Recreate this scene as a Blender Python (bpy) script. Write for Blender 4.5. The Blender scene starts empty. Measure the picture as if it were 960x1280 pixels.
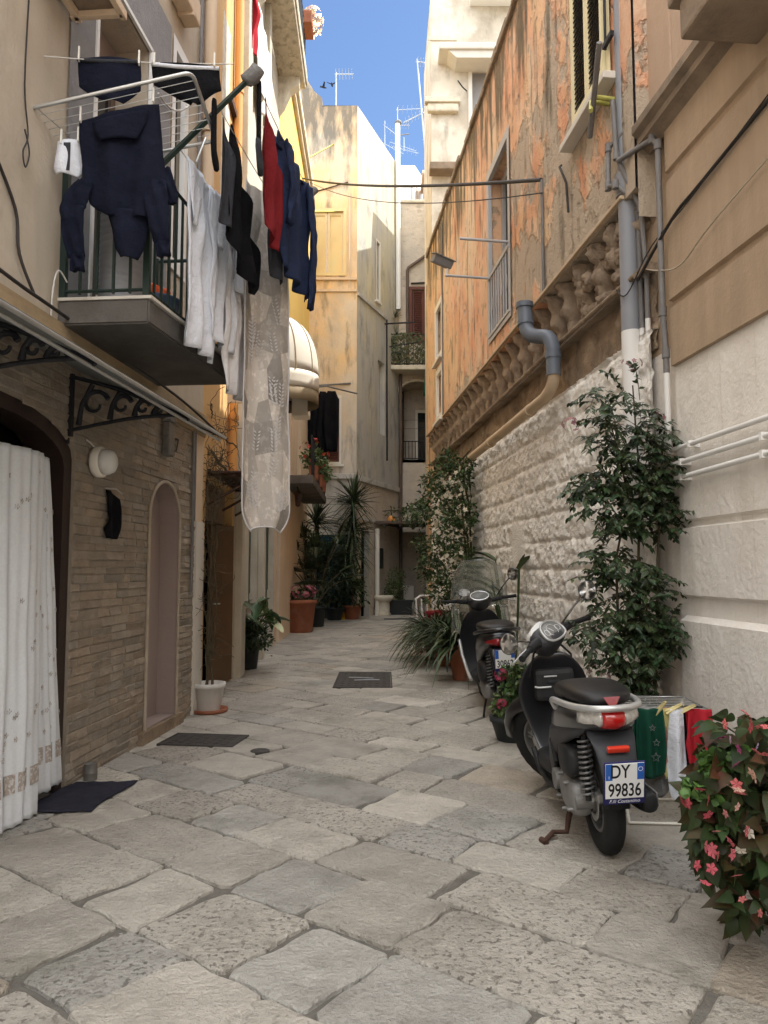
import bpy, bmesh, math, random
from math import sin, cos, pi, radians, hypot, atan2, sqrt, atan, tan
from mathutils import Vector, Matrix, Euler, noise
from mathutils.geometry import tessellate_polygon
SC = bpy.context.scene
COL = SC.collection
RND = random.Random(11)

# ---------------------------------------------------------------- camera
FPX = 930.0; EYE = 1.42; PITCH = atan(72 / 930.0)
cd = bpy.data.cameras.new('camera'); cam = bpy.data.objects.new('camera', cd); COL.objects.link(cam)
cam.location = (0, 0, EYE); cam.rotation_euler = (pi / 2 + PITCH, 0, 0)
cd.sensor_fit = 'HORIZONTAL'; cd.sensor_width = 36; cd.lens = 36 * FPX / 960
cd.clip_start = 0.05; cd.clip_end = 500
SC.camera = cam

def ray(px, py):
    u = (px - 480) / FPX; v = (640 - py) / FPX
    return (u, cos(PITCH) - v * sin(PITCH), sin(PITCH) + v * cos(PITCH))
def at(px, py, Y):                       # survey helper: image measurement + known distance -> place in the alley
    d = ray(px, py); t = Y / d[1]
    return Vector((d[0] * t, Y, EYE + d[2] * t))
def gnd(px, py, z=0.0):
    d = ray(px, py); t = (z - EYE) / d[2]
    return Vector((d[0] * t, d[1] * t, z))

class Wall:                              # a facade line in plan; s runs left to right seen from the alley
    def __init__(s, a, b):
        s.a = Vector((a[0], a[1], 0)); v = Vector((b[0] - a[0], b[1] - a[1], 0)); s.L = v.length
        s.d = v.normalized(); s.n = Vector((s.d.y, -s.d.x, 0)); s.rz = atan2(s.d.y, s.d.x)
    def p(s, S, z, out=0.0):
        return s.a + s.d * S + s.n * out + Vector((0, 0, z))
WL = Wall((-2.087, 4.976), (-1.88, 7.577))
WL2 = Wall((-1.93, 7.62), (-2.2, 21.5))
WR = Wall((0.93, 15.64), (1.84, 5.33))
WR1 = Wall((2.02 - .085 * .55, 5.55), (2.02 + .085 * 3, 2.0))
WC = Wall((-2.6, 22.0), (-0.82, 22.0))
WC2 = Wall((-0.82, 22.0), (0.56, 25.6))
WB = Wall((0.2, 25.5), (2.6, 25.5))
WT = Wall((1.10, 16.5), (4.5, 16.5))

# ---------------------------------------------------------------- object helpers
def tag(o, label=None, cat=None, group=None, kind=None):
    if label: o['label'] = label
    if cat: o['category'] = cat
    if group: o['group'] = group
    if kind: o['kind'] = kind
    return o
def thing(name, label, cat, loc=(0, 0, 0), rz=0.0, group=None, rot=None):
    o = bpy.data.objects.new(name, None); COL.objects.link(o)
    o.empty_display_size = .1
    o.location = loc; o.rotation_euler = rot if rot else (0, 0, rz)
    return tag(o, label, cat, group)
def kids(o):
    return [c for c in bpy.data.objects if c.parent == o]
def copy_tree(o, parent=None):
    c = o.copy(); COL.objects.link(c); c.parent = parent
    for k in kids(o): copy_tree(k, c)
    return c

class MB:
    def __init__(s): s.v = []; s.f = []; s.c = []; s.sm = []; s.cur = (1, 1, 1, 1); s.smooth = False
    def add(s, vs, fs, smooth=None, col=None):
        n = len(s.v); s.v += [tuple(p) for p in vs]; sm = s.smooth if smooth is None else smooth
        c = s.cur if col is None else col
        for f in fs:
            s.f.append(tuple(i + n for i in f)); s.sm.append(sm); s.c.append(c)
        return s
    def box(s, x0, x1, y0, y1, z0, z1, m=None, **k):
        vs = [Vector(p) for p in ((x0, y0, z0), (x1, y0, z0), (x1, y1, z0), (x0, y1, z0), (x0, y0, z1), (x1, y0, z1), (x1, y1, z1), (x0, y1, z1))]
        if m is not None: vs = [m @ v for v in vs]
        return s.add(vs, [(0, 3, 2, 1), (4, 5, 6, 7), (0, 1, 5, 4), (1, 2, 6, 5), (2, 3, 7, 6), (3, 0, 4, 7)], **k)
    def bbox(s, x0, x1, y0, y1, z0, z1, b=.01, m=None, **k):   # box with chamfered edges
        bm = bmesh.new(); bmesh.ops.create_cube(bm, size=1)
        for v in bm.verts:
            v.co = Vector(((x0 + x1) / 2 + v.co.x * (x1 - x0), (y0 + y1) / 2 + v.co.y * (y1 - y0), (z0 + z1) / 2 + v.co.z * (z1 - z0)))
        b = min(b, .45 * min(abs(x1 - x0), abs(y1 - y0), abs(z1 - z0)))
        bmesh.ops.bevel(bm, geom=list(bm.edges), offset=b, segments=2, affect='EDGES', profile=.6)
        return s.bm(bm, m, **k)
    def bm(s, bm, m=None, **k):
        bm.verts.ensure_lookup_table(); bm.normal_update()
        for i, v in enumerate(bm.verts): v.index = i
        vs = [(m @ v.co) if m is not None else v.co.copy() for v in bm.verts]
        s.add(vs, [tuple(v.index for v in f.verts) for f in bm.faces], **k); bm.free(); return s
    def tube(s, pts, r, n=8, cap=True, smooth=True, closed=False, **k):
        pts = [Vector(p) for p in pts]; N = len(pts)
        rs = r if isinstance(r, (list, tuple)) else [r] * N
        rings = []; up = None
        for i, p in enumerate(pts):
            if closed: t = pts[(i + 1) % N] - pts[i - 1]
            else: t = pts[min(i + 1, N - 1)] - pts[max(i - 1, 0)]
            if t.length < 1e-9: t = Vector((0, 0, 1))
            t.normalize()
            if up is None:
                up = Vector((0, 0, 1)) if abs(t.z) < .9 else Vector((1, 0, 0))
            a = t.cross(up)
            if a.length < 1e-6: a = t.cross(Vector((0, 1, 0)))
            a.normalize(); b = a.cross(t).normalized(); up = b
            rings.append([p + (a * cos(2 * pi * j / n) + b * sin(2 * pi * j / n)) * rs[i] for j in range(n)])
        vs = [v for rg in rings for v in rg]; fs = []
        R_ = N if closed else N - 1
        for i in range(R_):
            i2 = (i + 1) % N
            for j in range(n):
                j2 = (j + 1) % n
                fs.append((i * n + j, i * n + j2, i2 * n + j2, i2 * n + j))
        s.add(vs, fs, smooth=smooth, **k)
        if cap and not closed:
            s.add(rings[0], [tuple(range(n))[::-1]], smooth=False, **k); s.add(rings[-1], [tuple(range(n))], smooth=False, **k)
        return s
    def lathe(s, prof, n=24, m=None, smooth=True, **k):          # prof: (radius, z) list
        vs = []
        for (r, z) in prof:
            for j in range(n):
                v = Vector((r * cos(2 * pi * j / n), r * sin(2 * pi * j / n), z)); vs.append(m @ v if m is not None else v)
        fs = []
        for i in range(len(prof) - 1):
            for j in range(n):
                j2 = (j + 1) % n
                fs.append((i * n + j, i * n + j2, (i + 1) * n + j2, (i + 1) * n + j))
        fs.append(tuple(range(n))[::-1]); fs.append(tuple((len(prof) - 1) * n + j for j in range(n)))
        return s.add(vs, fs, smooth=smooth, **k)
    def loft(s, rings, cap=True, smooth=True, **k):              # rings: lists of points, same count
        n = len(rings[0]); vs = [p for rg in rings for p in rg]; fs = []
        for i in range(len(rings) - 1):
            for j in range(n):
                j2 = (j + 1) % n
                fs.append((i * n + j, i * n + j2, (i + 1) * n + j2, (i + 1) * n + j))
        if cap: fs.append(tuple(range(n))[::-1]); fs.append(tuple((len(rings) - 1) * n + j for j in range(n)))
        return s.add(vs, fs, smooth=smooth, **k)
    def grid(s, fn, nu, nv, smooth=True, **k):
        vs = [fn(i / nu, j / nv) for j in range(nv + 1) for i in range(nu + 1)]; w = nu + 1
        return s.add(vs, [(j * w + i, j * w + i + 1, (j + 1) * w + i + 1, (j + 1) * w + i) for j in range(nv) for i in range(nu)], smooth=smooth, **k)
    def prism(s, poly, y0, y1, m=None, **k):                     # polygon in (x,z), extruded along y
        n = len(poly); tr = tessellate_polygon([[Vector((p[0], p[1], 0)) for p in poly]])
        vs = [Vector((p[0], y0, p[1])) for p in poly] + [Vector((p[0], y1, p[1])) for p in poly]
        if m is not None: vs = [m @ v for v in vs]
        fs = [tuple(t) for t in tr] + [tuple(i + n for i in t[::-1]) for t in tr]
        fs += [(i, (i + 1) % n, (i + 1) % n + n, i + n) for i in range(n)]
        return s.add(vs, fs, **k)
    def panel(s, poly, holes=(), rev=.2, y=0.0, revs=None, **k):  # wall front with openings and their reveals, in (x,z)
        loops = [list(poly)] + [list(h) for h in holes]
        tr = tessellate_polygon([[Vector((p[0], p[1], 0)) for p in l] for l in loops])
        vs = [Vector((p[0], y, p[1])) for l in loops for p in l]
        s.add(vs, [tuple(t) for t in tr], smooth=False, **k)
        for hi, h in enumerate(holes):
            n = len(h); d = revs[hi] if revs else rev
            if d <= 0: continue
            s.add([Vector((p[0], y, p[1])) for p in h] + [Vector((p[0], y + d, p[1])) for p in h],
                  [(i, (i + 1) % n, (i + 1) % n + n, i + n) for i in range(n)], smooth=False, **k)
        return s
    def build(s, name, mat, parent=None, fixn=True, solid=0.0, sub=0, bevel=0.0):
        me = bpy.data.meshes.new(name); me.from_pydata(s.v, [], s.f)
        for i, p in enumerate(me.polygons): p.use_smooth = s.sm[i]
        if mat.get('tint') or any(c != (1, 1, 1, 1) for c in s.c):
            ca = me.color_attributes.new('tint', 'FLOAT_COLOR', 'CORNER')
            arr = []
            for i, p in enumerate(me.polygons): arr += list(s.c[i]) * p.loop_total
            ca.data.foreach_set('color', arr)
        if fixn:
            bm = bmesh.new(); bm.from_mesh(me); bmesh.ops.recalc_face_normals(bm, faces=bm.faces); bm.to_mesh(me); bm.free()
        me.materials.append(mat)
        o = bpy.data.objects.new(name, me); COL.objects.link(o)
        if parent is not None: o.parent = parent
        if solid:
            md = o.modifiers.new('thick', 'SOLIDIFY'); md.thickness = solid; md.offset = 0
        if bevel:
            md = o.modifiers.new('bevel', 'BEVEL'); md.width = bevel; md.segments = 2; md.limit_method = 'ANGLE'
        if sub:
            md = o.modifiers.new('sub', 'SUBSURF'); md.levels = sub; md.render_levels = sub
        return o

def smooth_path(pts, k=5):
    pts = [Vector(p) for p in pts]; out = []
    if len(pts) < 3: return pts
    for i in range(len(pts) - 1):
        p0 = pts[max(0, i - 1)]; p1 = pts[i]; p2 = pts[i + 1]; p3 = pts[min(len(pts) - 1, i + 2)]
        for q in range(k):
            t = q / k; out.append(.5 * (2 * p1 + (p2 - p0) * t + (2 * p0 - 5 * p1 + 4 * p2 - p3) * t * t + (3 * p1 - p0 - 3 * p2 + p3) * t ** 3))
    out.append(pts[-1]); return out
def rect(x0, x1, z0, z1): return [(x0, z0), (x1, z0), (x1, z1), (x0, z1)]
def arch(x0, x1, z0, zs, za, n=14):       # opening with a curved head: springing zs, apex za
    xm = (x0 + x1) / 2; w = (x1 - x0) / 2
    return [(x0, z0), (x1, z0)] + [(xm + w * cos(pi * i / n), zs + (za - zs) * sin(pi * i / n)) for i in range(0, n + 1)]
def ring(cx, cy, cz, rx, ry, n=16, p=2.0, axis='x', tw=0.0):      # superellipse ring
    out = []
    for j in range(n):
        a = 2 * pi * j / n + tw; c = cos(a); s_ = sin(a)
        u = rx * math.copysign(abs(c) ** (2 / p), c); v = ry * math.copysign(abs(s_) ** (2 / p), s_)
        out.append(Vector((cx, cy + u, cz + v)) if axis == 'x' else Vector((cx + u, cy + v, cz)) if axis == 'z' else Vector((cx + u, cy, cz + v)))
    return out
def text_mesh(txt, size, depth, mat, name, parent, m, align='CENTER', shear=0.0, sx=1.0, bold=0.0):
    cu = bpy.data.curves.new(name, 'FONT'); cu.body = txt; cu.size = size; cu.extrude = depth; cu.align_x = align; cu.shear = shear; cu.offset = bold
    tmp = bpy.data.objects.new(name, cu); COL.objects.link(tmp)
    dg = bpy.context.evaluated_depsgraph_get(); me = bpy.data.meshes.new_from_object(tmp.evaluated_get(dg))
    bpy.data.objects.remove(tmp); me.transform(Matrix.Diagonal((sx, 1, 1, 1))); me.transform(m)
    me.materials.clear(); me.materials.append(mat); me.name = name
    o = bpy.data.objects.new(name, me); COL.objects.link(o); o.parent = parent
    return o
def along(p, q):                           # matrix whose z axis runs from p to q, origin at p
    p = Vector(p); q = Vector(q); z = (q - p).normalized(); return Matrix.Translation(p) @ z.to_track_quat('Z', 'Y').to_matrix().to_4x4()
def sag(p, q, d, n=12):
    p = Vector(p); q = Vector(q)
    return [p.lerp(q, i / n) - Vector((0, 0, d * 4 * (i / n) * (1 - i / n))) for i in range(n + 1)]

# ---------------------------------------------------------------- materials
def mat(name, col, rough=.7, metal=0.0, var=.12, vs=3.0, bump=0.0, bs=40.0, col2=None, c2s=2.0, c2t=.55, c2w=.12, c2str=(1, 1, 1), c2f=1.0,
        col3=None, c3s=2.0, c3t=.6, c3w=.1, c3str=(1, 1, 1), c3f=1.0, spec=.3, tint=False, trans=0.0, coat=0.0, alpha=1.0, sss=0.0, bs2=None, bump2=0.0, coord='Object', layers=()):
    m = bpy.data.materials.new(name); m.use_nodes = True; nt = m.node_tree; N = nt.nodes; L = nt.links
    b = N['Principled BSDF']
    b.inputs['Roughness'].default_value = rough; b.inputs['Metallic'].default_value = metal
    b.inputs['Specular IOR Level'].default_value = spec
    if coat: b.inputs['Coat Weight'].default_value = coat; b.inputs['Coat Roughness'].default_value = .08
    if trans: b.inputs['Transmission Weight'].default_value = trans
    if alpha < 1: b.inputs['Alpha'].default_value = alpha
    tc = N.new('ShaderNodeTexCoord'); co = tc.outputs[coord]
    def nz(scale, strv=(1, 1, 1), det=6, rough_=.6):
        mp = N.new('ShaderNodeMapping'); mp.inputs['Scale'].default_value = strv; L.new(co, mp.inputs['Vector'])
        t = N.new('ShaderNodeTexNoise'); t.inputs['Scale'].default_value = scale; t.inputs['Detail'].default_value = det; t.inputs['Roughness'].default_value = rough_
        L.new(mp.outputs[0], t.inputs['Vector']); return t.outputs[0]
    def mix(fac, a, bb, mode='MIX'):
        x = N.new('ShaderNodeMix'); x.data_type = 'RGBA'; x.blend_type = mode
        for soc, val in ((x.inputs[0], fac), (x.inputs[6], a), (x.inputs[7], bb)):
            if hasattr(val, 'node'): L.new(val, soc)
            elif isinstance(val, (int, float)): soc.default_value = val
            else: soc.default_value = (*val, 1)
        return x.outputs[2]
    def step(v, t, w, f):
        r = N.new('ShaderNodeMapRange'); r.inputs[1].default_value = t - w; r.inputs[2].default_value = t + w; r.inputs[3].default_value = 0; r.inputs[4].default_value = f
        L.new(v, r.inputs[0]); return r.outputs[0]
    c = mix(step(nz(vs), .5, .25, 1.0), tuple(max(0, x * (1 - var)) for x in col), tuple(min(1, x * (1 + var)) for x in col))
    if col2: c = mix(step(nz(c2s, c2str), c2t, c2w, c2f), c, col2)
    if col3: c = mix(step(nz(c3s, c3str), c3t, c3w, c3f), c, col3)
    va = None; relief = []
    if tint:
        va = N.new('ShaderNodeVertexColor'); va.layer_name = 'tint'
    for ly in layers:
        v = nz(ly.get('s', 2), ly.get('st', (1, 1, 1)), ly.get('det', 6), ly.get('ro', .6))
        for key, ax in (('z', 2), ('x', 0)):
            if key in ly:
                sp = N.new('ShaderNodeSeparateXYZ'); L.new(co, sp.inputs[0])
                g = N.new('ShaderNodeMapRange'); a0, a1, am = ly[key]
                g.inputs[1].default_value = a0; g.inputs[2].default_value = a1; g.inputs[3].default_value = 0; g.inputs[4].default_value = am
                L.new(sp.outputs[ax], g.inputs[0])
                ad = N.new('ShaderNodeMath'); ad.operation = 'ADD'; L.new(v, ad.inputs[0]); L.new(g.outputs[0], ad.inputs[1]); v = ad.outputs[0]
        fa = step(v, ly.get('t', .55), ly.get('w', .1), ly.get('f', 1.0))
        if ly.get('al') and va:
            mm = N.new('ShaderNodeMath'); mm.operation = 'MULTIPLY'; L.new(fa, mm.inputs[0]); L.new(va.outputs[1], mm.inputs[1]); fa = mm.outputs[0]
        c = mix(fa, c, ly['c'])
        if 'bmp' in ly: relief.append((fa, ly['bmp']))
    if tint:
        m['tint'] = 1
        c = mix(1.0, c, va.outputs[0], 'MULTIPLY')
    L.new(c, b.inputs['Base Color'])
    if bump:
        bp = N.new('ShaderNodeBump'); bp.inputs['Strength'].default_value = bump; bp.inputs['Distance'].default_value = .02
        h = nz(bs, det=8, rough_=.65)
        if bump2:
            h2 = nz(bs2, det=3); ad = N.new('ShaderNodeMath'); ad.operation = 'MULTIPLY_ADD'; L.new(h2, ad.inputs[0]); ad.inputs[1].default_value = bump2; L.new(h, ad.inputs[2]); h = ad.outputs[0]
        for fa, am in relief:
            ad = N.new('ShaderNodeMath'); ad.operation = 'MULTIPLY_ADD'; L.new(fa, ad.inputs[0]); ad.inputs[1].default_value = am; L.new(h, ad.inputs[2]); h = ad.outputs[0]
        L.new(h, bp.inputs['Height']); L.new(bp.outputs[0], b.inputs['Normal'])
    if sss:
        b.inputs['Subsurface Weight'].default_value = sss
    m['nodes'] = 1
    return m
# ---------------------------------------------------------------- material library
M = {}
def D(n, *a, **k): M[n] = mat(n, *a, **k)
D('slab', (.475, .445, .395), rough=.55, var=.16, vs=5, bump=1.0, bs=62, bs2=24, bump2=1.6, tint=True, spec=.4,
  layers=[dict(c=(.15, .135, .115), s=40, t=.59, w=.04, f=.9, det=2, al=1), dict(c=(.32, .295, .255), s=2.6, t=.57, w=.10, f=.65), dict(c=(.57, .535, .475), s=9, t=.60, w=.08, f=.6), dict(c=(.26, .235, .20), s=15, t=.62, w=.04, f=.7, al=1), dict(c=(.20, .18, .15), s=.9, t=.62, w=.08, f=.45), dict(c=(.19, .195, .14), s=1.3, t=.65, w=.07, f=.5)])
D('grout', (.15, .138, .118), rough=.95, var=.3, vs=9, bump=.8, bs=60)
D('ochre', (.485, .415, .325), rough=.9, var=.08, vs=1.5, bump=.35, bs=25, layers=[
  dict(c=(.36, .305, .24), s=1.3, st=(3, 3, .5), t=.6, w=.16, f=.6), dict(c=(.54, .48, .39), s=3, t=.62, w=.1, f=.5), dict(c=(.27, .23, .18), s=8, st=(5, 5, .6), t=.70, w=.07, f=.5)])
D('ochre_warm', (.60, .375, .16), rough=.9, var=.08, vs=1.5, bump=.3, bs=25, layers=[dict(c=(.45, .29, .14), s=1.3, st=(3, 3, .4), t=.6, w=.16, f=.5)])
D('ochre_pale', (.62, .48, .34), rough=.9, var=.08, vs=1.5, bump=.3, bs=25, layers=[dict(c=(.48, .37, .26), s=2, st=(3, 3, .3), t=.6, w=.16, f=.5)])
D('string', (.36, .27, .16), rough=.9, var=.2, vs=4, bump=.4, bs=30, layers=[dict(c=(.2, .16, .11), s=3, st=(1, 4, 4), t=.58, w=.1, f=.6)])
D('clad', (.33, .275, .215), rough=.85, var=.2, vs=8, bump=1.0, bs=60, bs2=22, bump2=.8, tint=True)
D('mortar', (.30, .25, .195), rough=.95, var=.2, vs=8, bump=.6, bs=60)
D('clad_trim', (.40, .335, .26), rough=.9, var=.15, vs=8, bump=.4, bs=40)
D('mauve', (.33, .26, .235), rough=.8, var=.06, vs=2, bump=.15, bs=30)
D('white_plaster', (.62, .58, .51), rough=.85, var=.06, vs=2, bump=.3, bs=30, layers=[dict(c=(.5, .45, .38), s=2, st=(2, 2, .5), t=.62, w=.12, f=.5)])
D('cream_wall', (.84, .795, .73), rough=.6, var=.05, vs=1.6, bump=.5, bs=22, bs2=7, bump2=.8, spec=.4, layers=[dict(c=(.66, .59, .52), s=1.2, st=(4, 4, .4), t=.6, w=.15, f=.5), dict(c=(.55, .49, .42), s=1.6, t=.55, w=.2, f=.5, z=(.9, 0, .12)), dict(c=(.60, .54, .47), s=5, st=(6, 6, .22), t=.63, w=.06, f=.45), dict(c=(.92, .88, .82), s=7, t=.62, w=.05, f=.4)])
D('brown_wall', (.40, .295, .20), rough=.8, var=.08, vs=1.5, bump=.3, bs=25, layers=[dict(c=(.30, .22, .15), s=1.5, st=(4, 4, .4), t=.58, w=.15, f=.6), dict(c=(.47, .35, .24), s=2.5, st=(3, 3, .5), t=.62, w=.12, f=.5)])
D('pink_wall', (.47, .345, .25), rough=.85, var=.07, vs=1.5, bump=.3, bs=25, layers=[dict(c=(.40, .27, .18), s=1.5, st=(3, 3, .5), t=.58, w=.15, f=.6)])
D('moulding', (.27, .205, .145), rough=.9, var=.2, vs=5, bump=.5, bs=30, layers=[dict(c=(.13, .105, .08), s=4, t=.58, w=.1, f=.6)])
D('rough_white', (.88, .845, .78), rough=.9, var=.1, vs=3, bump=1.0, bs=38, bs2=90, bump2=.4, layers=[dict(c=(.74, .68, .60), s=2.2, t=.62, w=.12, f=.3), dict(c=(.45, .38, .30), s=14, t=.70, w=.06, f=.5)])
D('old_stone', (.30, .225, .155), rough=.95, var=.22, vs=4, bump=1.2, bs=18, bs2=50, bump2=.5, layers=[dict(c=(.16, .12, .085), s=5, st=(1, 1, .5), t=.56, w=.1, f=.8), dict(c=(.50, .40, .29), s=3, t=.62, w=.08, f=.7)])
D('corbel', (.36, .28, .205), rough=.95, var=.2, vs=6, bump=1.2, bs=22, layers=[dict(c=(.17, .13, .1), s=6, t=.57, w=.1, f=.75)])
D('orange', (.72, .45, .285), rough=.92, var=.12, vs=1.2, bump=1.0, bs=14, bs2=40, bump2=.5, layers=[
  dict(c=(.68, .535, .385), s=1.1, st=(1.1, 1, .8), t=.52, w=.05, f=.9, bmp=.4),
  dict(c=(.64, .29, .16), s=1.1, st=(1.5, 1, .6), t=.52, w=.08, f=.85),
  dict(c=(.76, .54, .30), s=1.0, st=(2, 1, .7), t=.58, w=.1, f=.7, x=(5, 0, .18)),
  dict(c=(.46, .375, .285), s=1.1, st=(1.2, 1, .8), t=.715, w=.02, f=1.0, x=(6.0, 7.8, .16), z=(6.8, 4.8, .14), bmp=-1.2),
  dict(c=(.38, .30, .215), s=5, st=(1.4, 1, .8), t=.59, w=.03, f=.8, bmp=-.8),
  dict(c=(.13, .105, .065), s=1.9, st=(2.4, 1, .38), t=.62, w=.07, f=.92, z=(6.4, 8.1, .17)),
  dict(c=(.10, .08, .055), s=5, st=(1, 1, 1), t=.80, w=.06, f=.9, z=(7.75, 8.15, .32))])
D('corner_plaster', (.70, .57, .38), rough=.9, var=.08, vs=.8, bump=.5, bs=12, layers=[
  dict(c=(.80, .50, .195), s=.5, t=.42, w=.15, f=.95, z=(8.5, 11, .3)),
  dict(c=(.60, .56, .50), s=.6, t=.52, w=.16, f=.85, z=(9.5, 5, .2)),
  dict(c=(.36, .33, .30), s=1.0, st=(1.2, 1.2, .6), t=.60, w=.13, f=.7),
  dict(c=(.10, .10, .095), s=1.4, st=(2, 2, .5), t=.62, w=.10, f=.85, z=(13.4, 15.6, .23))])
D('corner_side', (.56, .50, .345), rough=.9, var=.1, vs=.8, bump=.5, bs=12, layers=[
  dict(c=(.42, .42, .42), s=.9, st=(1.4, 1.4, .5), t=.50, w=.14, f=.8, z=(12, 8, .12)),
  dict(c=(.16, .16, .16), s=1.5, st=(1.5, 1.5, .7), t=.63, w=.10, f=.7),
  dict(c=(.34, .29, .2), s=3, st=(4, 4, .2), t=.62, w=.1, f=.55, z=(12, 15.6, .1))])
D('rubble', (.62, .53, .42), rough=.95, var=.15, vs=2, bump=1.0, bs=9, bs2=30, bump2=.6, layers=[dict(c=(.40, .33, .26), s=3.2, st=(1, 1, 2), t=.60, w=.06, f=.7), dict(c=(.40, .38, .35), s=.7, t=.58, w=.15, f=.6, z=(9, 3, .15))])
D('tall_plaster', (.66, .60, .50), rough=.9, var=.08, vs=.8, bump=.6, bs=10, layers=[dict(c=(.42, .36, .28), s=1.3, st=(1.2, 1.2, .8), t=.54, w=.08, f=.75), dict(c=(.2, .18, .15), s=2.2, st=(2, 2, .5), t=.66, w=.08, f=.6), dict(c=(.72, .68, .60), s=1.7, t=.6, w=.06, f=.8)])
D('grey_render', (.27, .265, .27), rough=.9, var=.12, vs=6, bump=.7, bs=40)
D('grey_stucco', (.50, .48, .45), rough=.9, var=.1, vs=1, bump=.5, bs=14, layers=[dict(c=(.2, .19, .18), s=1.4, st=(2, 2, .5), t=.6, w=.12, f=.7)])
D('yellow_wall', (.78, .54, .155), rough=.9, var=.05, vs=1.5, bump=.2, bs=20)
D('pale_stone', (.66, .60, .48), rough=.9, var=.1, vs=2, bump=.6, bs=14, layers=[dict(c=(.42, .36, .27), s=5, t=.58, w=.1, f=.7)])
D('ceil_stone', (.52, .46, .35), rough=.95, var=.2, vs=6, bump=1.0, bs=16, layers=[dict(c=(.25, .21, .15), s=7, t=.58, w=.09, f=.8)])
D('cream_sun', (.52, .47, .38), rough=.9, var=.08, vs=1.5, bump=.5, bs=14, layers=[dict(c=(.38, .33, .25), s=2, st=(2, 2, .6), t=.58, w=.1, f=.6), dict(c=(.60, .56, .48), s=3, t=.6, w=.06, f=.6)])
D('white_paint', (.78, .77, .74), rough=.5, var=.03)
D('white_warm', (.74, .70, .62), rough=.6, var=.05, vs=2)
D('concrete_dark', (.105, .095, .085), rough=.9, var=.25, vs=3, bump=.5, bs=25, layers=[dict(c=(.19, .17, .15), s=2, t=.6, w=.1, f=.5)])
D('dark_wood', (.035, .022, .018), rough=.5, var=.25, vs=3, c2str=(8, 8, .6), bump=.2, bs=20)
D('brown_door', (.12, .065, .032), rough=.45, var=.15, vs=4, bump=.1, bs=10)
D('dark_red_wood', (.13, .045, .03), rough=.6, var=.2, vs=6)
D('green_paint', (.022, .038, .032), rough=.45, var=.2, vs=6)
D('dark_green_door', (.02, .045, .03), rough=.4, var=.2, vs=4)
D('iron', (.022, .022, .026), rough=.55, var=.25, vs=9, metal=.3, bump=.2, bs=60)
D('rust_iron', (.075, .04, .028), rough=.7, var=.3, vs=9, metal=.2, bump=.3, bs=60)
D('steel', (.50, .50, .49), rough=.35, metal=.85, var=.15, vs=8)
D('galv', (.36, .37, .39), rough=.5, metal=.5, var=.15, vs=5)
D('pipe_grey', (.25, .255, .28), rough=.5, var=.08, vs=2, layers=[dict(c=(.17, .17, .18), s=3, st=(3, 3, .4), t=.6, w=.1, f=.5)])
D('pipe_lead', (.175, .165, .16), rough=.6, var=.2, vs=5, bump=.3, bs=40)
D('pvc_grey', (.125, .14, .165), rough=.42, var=.06, vs=3)
D('pipe_beige', (.52, .40, .27), rough=.6, var=.1, vs=3, layers=[dict(c=(.36, .27, .18), s=5, t=.6, w=.1, f=.5)])
D('pipe_white', (.72, .70, .67), rough=.5, var=.05, vs=3)
D('pipe_brown', (.12, .085, .065), rough=.6, var=.15, vs=3)
D('window_grey', (.40, .395, .40), rough=.5, var=.06, vs=3)
D('cream_shutter', (.66, .50, .24), rough=.6, var=.1, vs=1.5, layers=[dict(c=(.50, .50, .28), s=1.5, t=.6, w=.1, f=.6)])
D('cream_paint', (.72, .64, .40), rough=.5, var=.06, vs=3)
D('shutter_dark', (.016, .02, .024), rough=.4, var=.2)
D('glass_dark', (.02, .022, .025), rough=.08, spec=.6, var=.1)
D('glass', (.85, .88, .88), rough=.05, trans=1.0, var=0)
D('canopy_sheet', (.19, .20, .195), rough=.5, alpha=.85, var=.15, vs=5)
D('black', (.012, .012, .012), rough=.8, var=.2)
D('black_void', (.01, .009, .008), rough=1, var=0, spec=0)  # flat black panels standing in for the shade inside openings
D('navy', (.010, .012, .024), rough=.95, var=.15, vs=6, bump=.55, bs=200, bs2=11, bump2=3.0, spec=.1)
D('navy_jacket', (.022, .032, .075), rough=.9, var=.15, vs=6, bump=.55, bs=150, bs2=11, bump2=3.0, spec=.15)
D('black_cloth', (.008, .008, .010), rough=.95, var=.15, vs=6, bump=.55, bs=150, bs2=11, bump2=3.0, spec=.1)
D('grey_cloth', (.045, .047, .055), rough=.95, var=.25, vs=8, bump=.55, bs=120, bs2=11, bump2=3.0, spec=.1)
D('red_cloth', (.20, .018, .022), rough=.9, var=.12, vs=6, bump=.55, bs=150, bs2=11, bump2=3.0, spec=.1)
D('red_bright', (.36, .02, .03), rough=.9, var=.12, vs=6, spec=.1)
D('white_cloth', (.74, .76, .82), rough=.9, var=.04, vs=5, bump=.55, bs=120, bs2=11, bump2=3.0, spec=.15)
D('white_cloth_warm', (.72, .70, .70), rough=.9, var=.05, vs=5, bump=.55, bs=120, bs2=11, bump2=3.0, spec=.15)
D('lace', (.68, .70, .72), rough=.9, var=.06, vs=60, bump=.35, bs=240, spec=.15)
D('lace_band', (.36, .31, .27), rough=.9, var=.3, vs=40, layers=[dict(c=(.62, .60, .58), s=45, t=.55, w=.05, f=.9)])
D('quilt', (.46, .42, .375), rough=.75, var=.08, vs=8, bump=.5, bs=22, tint=True, spec=.3, layers=[dict(c=(.62, .575, .52), s=22, st=(1, 1, .7), t=.57, w=.03, f=.75)])
D('quilt_edge', (.52, .50, .49), rough=.7, var=.05)
D('green_cloth', (.012, .06, .038), rough=.9, var=.2, vs=8, spec=.1)
D('yellow_cloth', (.62, .55, .22), rough=.9, var=.1)
D('pink_cloth', (.5, .27, .22), rough=.9, var=.1)
D('mat_navy', (.03, .03, .042), rough=.95, var=.3, vs=10, bump=.5, bs=120, spec=.1)
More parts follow.
